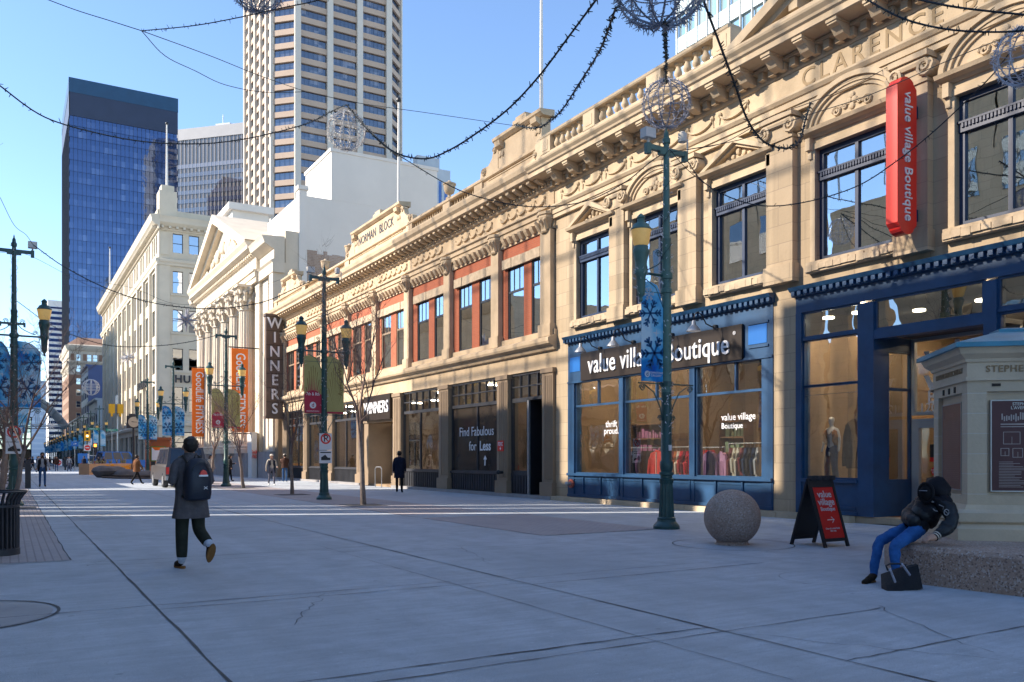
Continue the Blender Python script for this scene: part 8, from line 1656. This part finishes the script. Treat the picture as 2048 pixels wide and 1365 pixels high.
fb = thing('street_bench', 'dark bench in the far street behind the bearded man', 'bench', (.6, 100, 0)); q = MB(); q.box(-.4, 1.8, 99.8, 100.3, .42, .5); q.build('seat', M['charcoal'], fb)
for x in (-.3, 1.6): q = MB(); q.box(x-.05, x+.15, 99.85, 100.25, 0, .42); q.build('leg', M['charcoal'], fb)
q = MB(); q.box(-.4, 1.8, 100.28, 100.34, .55, .95); q.build('backrest', M['charcoal'], fb)
pc = MB(); pc.tube([(1.62, 40, 0), (1.62, 40, .01)], .01, 3)
pb = MB(); pb.box(.65, .9, 49, 49.25, 0, 1.35); pb.box(.63, .92, 48.98, 49.27, 1.35, 1.4); tag(pb.build('utility_box', M['charcoal']), 'slim dark utility box on the left pavement beside the left edge lamp', 'utility box')
pb = MB(); pb.box(16.0, 16.4, 66.6, 68.0, 0, 3.4); pb.box(15.95, 16.45, 66.55, 68.05, 3.4, 3.5); po = pb.build('sign_pillar', M['white']); tag(po, 'white sign pillar with red lettering at the temple corner', 'sign'); text('lettering', 'GoodLife\nFITNESS', .4, (16.2, 66.53, 1.8), (1, 0, 0), UP, M['red'], po, .02, .01, sx=.25)
# ------------------------------------------------------------------ camera, sun and sky
cam = bpy.data.cameras.new('camera'); co = bpy.data.objects.new('camera', cam); COL.objects.link(co); scene.camera = co
co.location = (0, 0, CAMH); co.rotation_euler = (R(90), 0, -YAW); cam.sensor_width = 36; cam.lens = 36*FPX/2048; cam.shift_y = (917-682.5)/2048; cam.clip_start = .05; cam.clip_end = 6000
EL, TH = 30.0, 25.0   # sun height; plan angle of its light from +X towards -Y
Ld = Vector((math.cos(R(TH))*math.cos(R(EL)), -math.sin(R(TH))*math.cos(R(EL)), -math.sin(R(EL))))
sun = bpy.data.lights.new('sun', 'SUN'); so = bpy.data.objects.new('sun', sun); COL.objects.link(so); sun.energy = 3.8; sun.angle = R(.55); sun.color = (1, .885, .75); so.rotation_euler = Ld.to_track_quat('-Z', 'Y').to_euler(); so.location = (-20, 40, 80)
wd = bpy.data.worlds.new('World'); scene.world = wd; wd.use_nodes = True; nt = wd.node_tree
for n in list(nt.nodes): nt.nodes.remove(n)
sk = nt.nodes.new('ShaderNodeTexSky'); sk.sky_type = 'NISHITA'; sk.sun_disc = False; sk.sun_elevation = R(EL); sk.sun_rotation = math.atan2(-Ld.x, -Ld.y); sk.altitude = 2200; sk.air_density = 1.1; sk.dust_density = .05; sk.ozone_density = 3.0
bg = nt.nodes.new('ShaderNodeBackground'); bg.inputs[1].default_value = .118; ow = nt.nodes.new('ShaderNodeOutputWorld'); nt.links.new(sk.outputs[0], bg.inputs[0]); nt.links.new(bg.outputs[0], ow.inputs[0])
scene.view_settings.view_transform = 'Standard'; scene.view_settings.look = 'None'; scene.view_settings.exposure = 1.55; scene.view_settings.gamma = 1
w0 = bpy.data.scenes.get('skin_work')
if w0: bpy.data.scenes.remove(w0)
scene.render.engine = 'CYCLES'; scene.cycles.max_bounces = 8; scene.cycles.transparent_max_bounces = 16; scene.cycles.diffuse_bounces = 4; scene.cycles.glossy_bounces = 4; scene.cycles.use_denoising = True; scene.cycles.caustics_reflective = False; scene.cycles.caustics_refractive = False
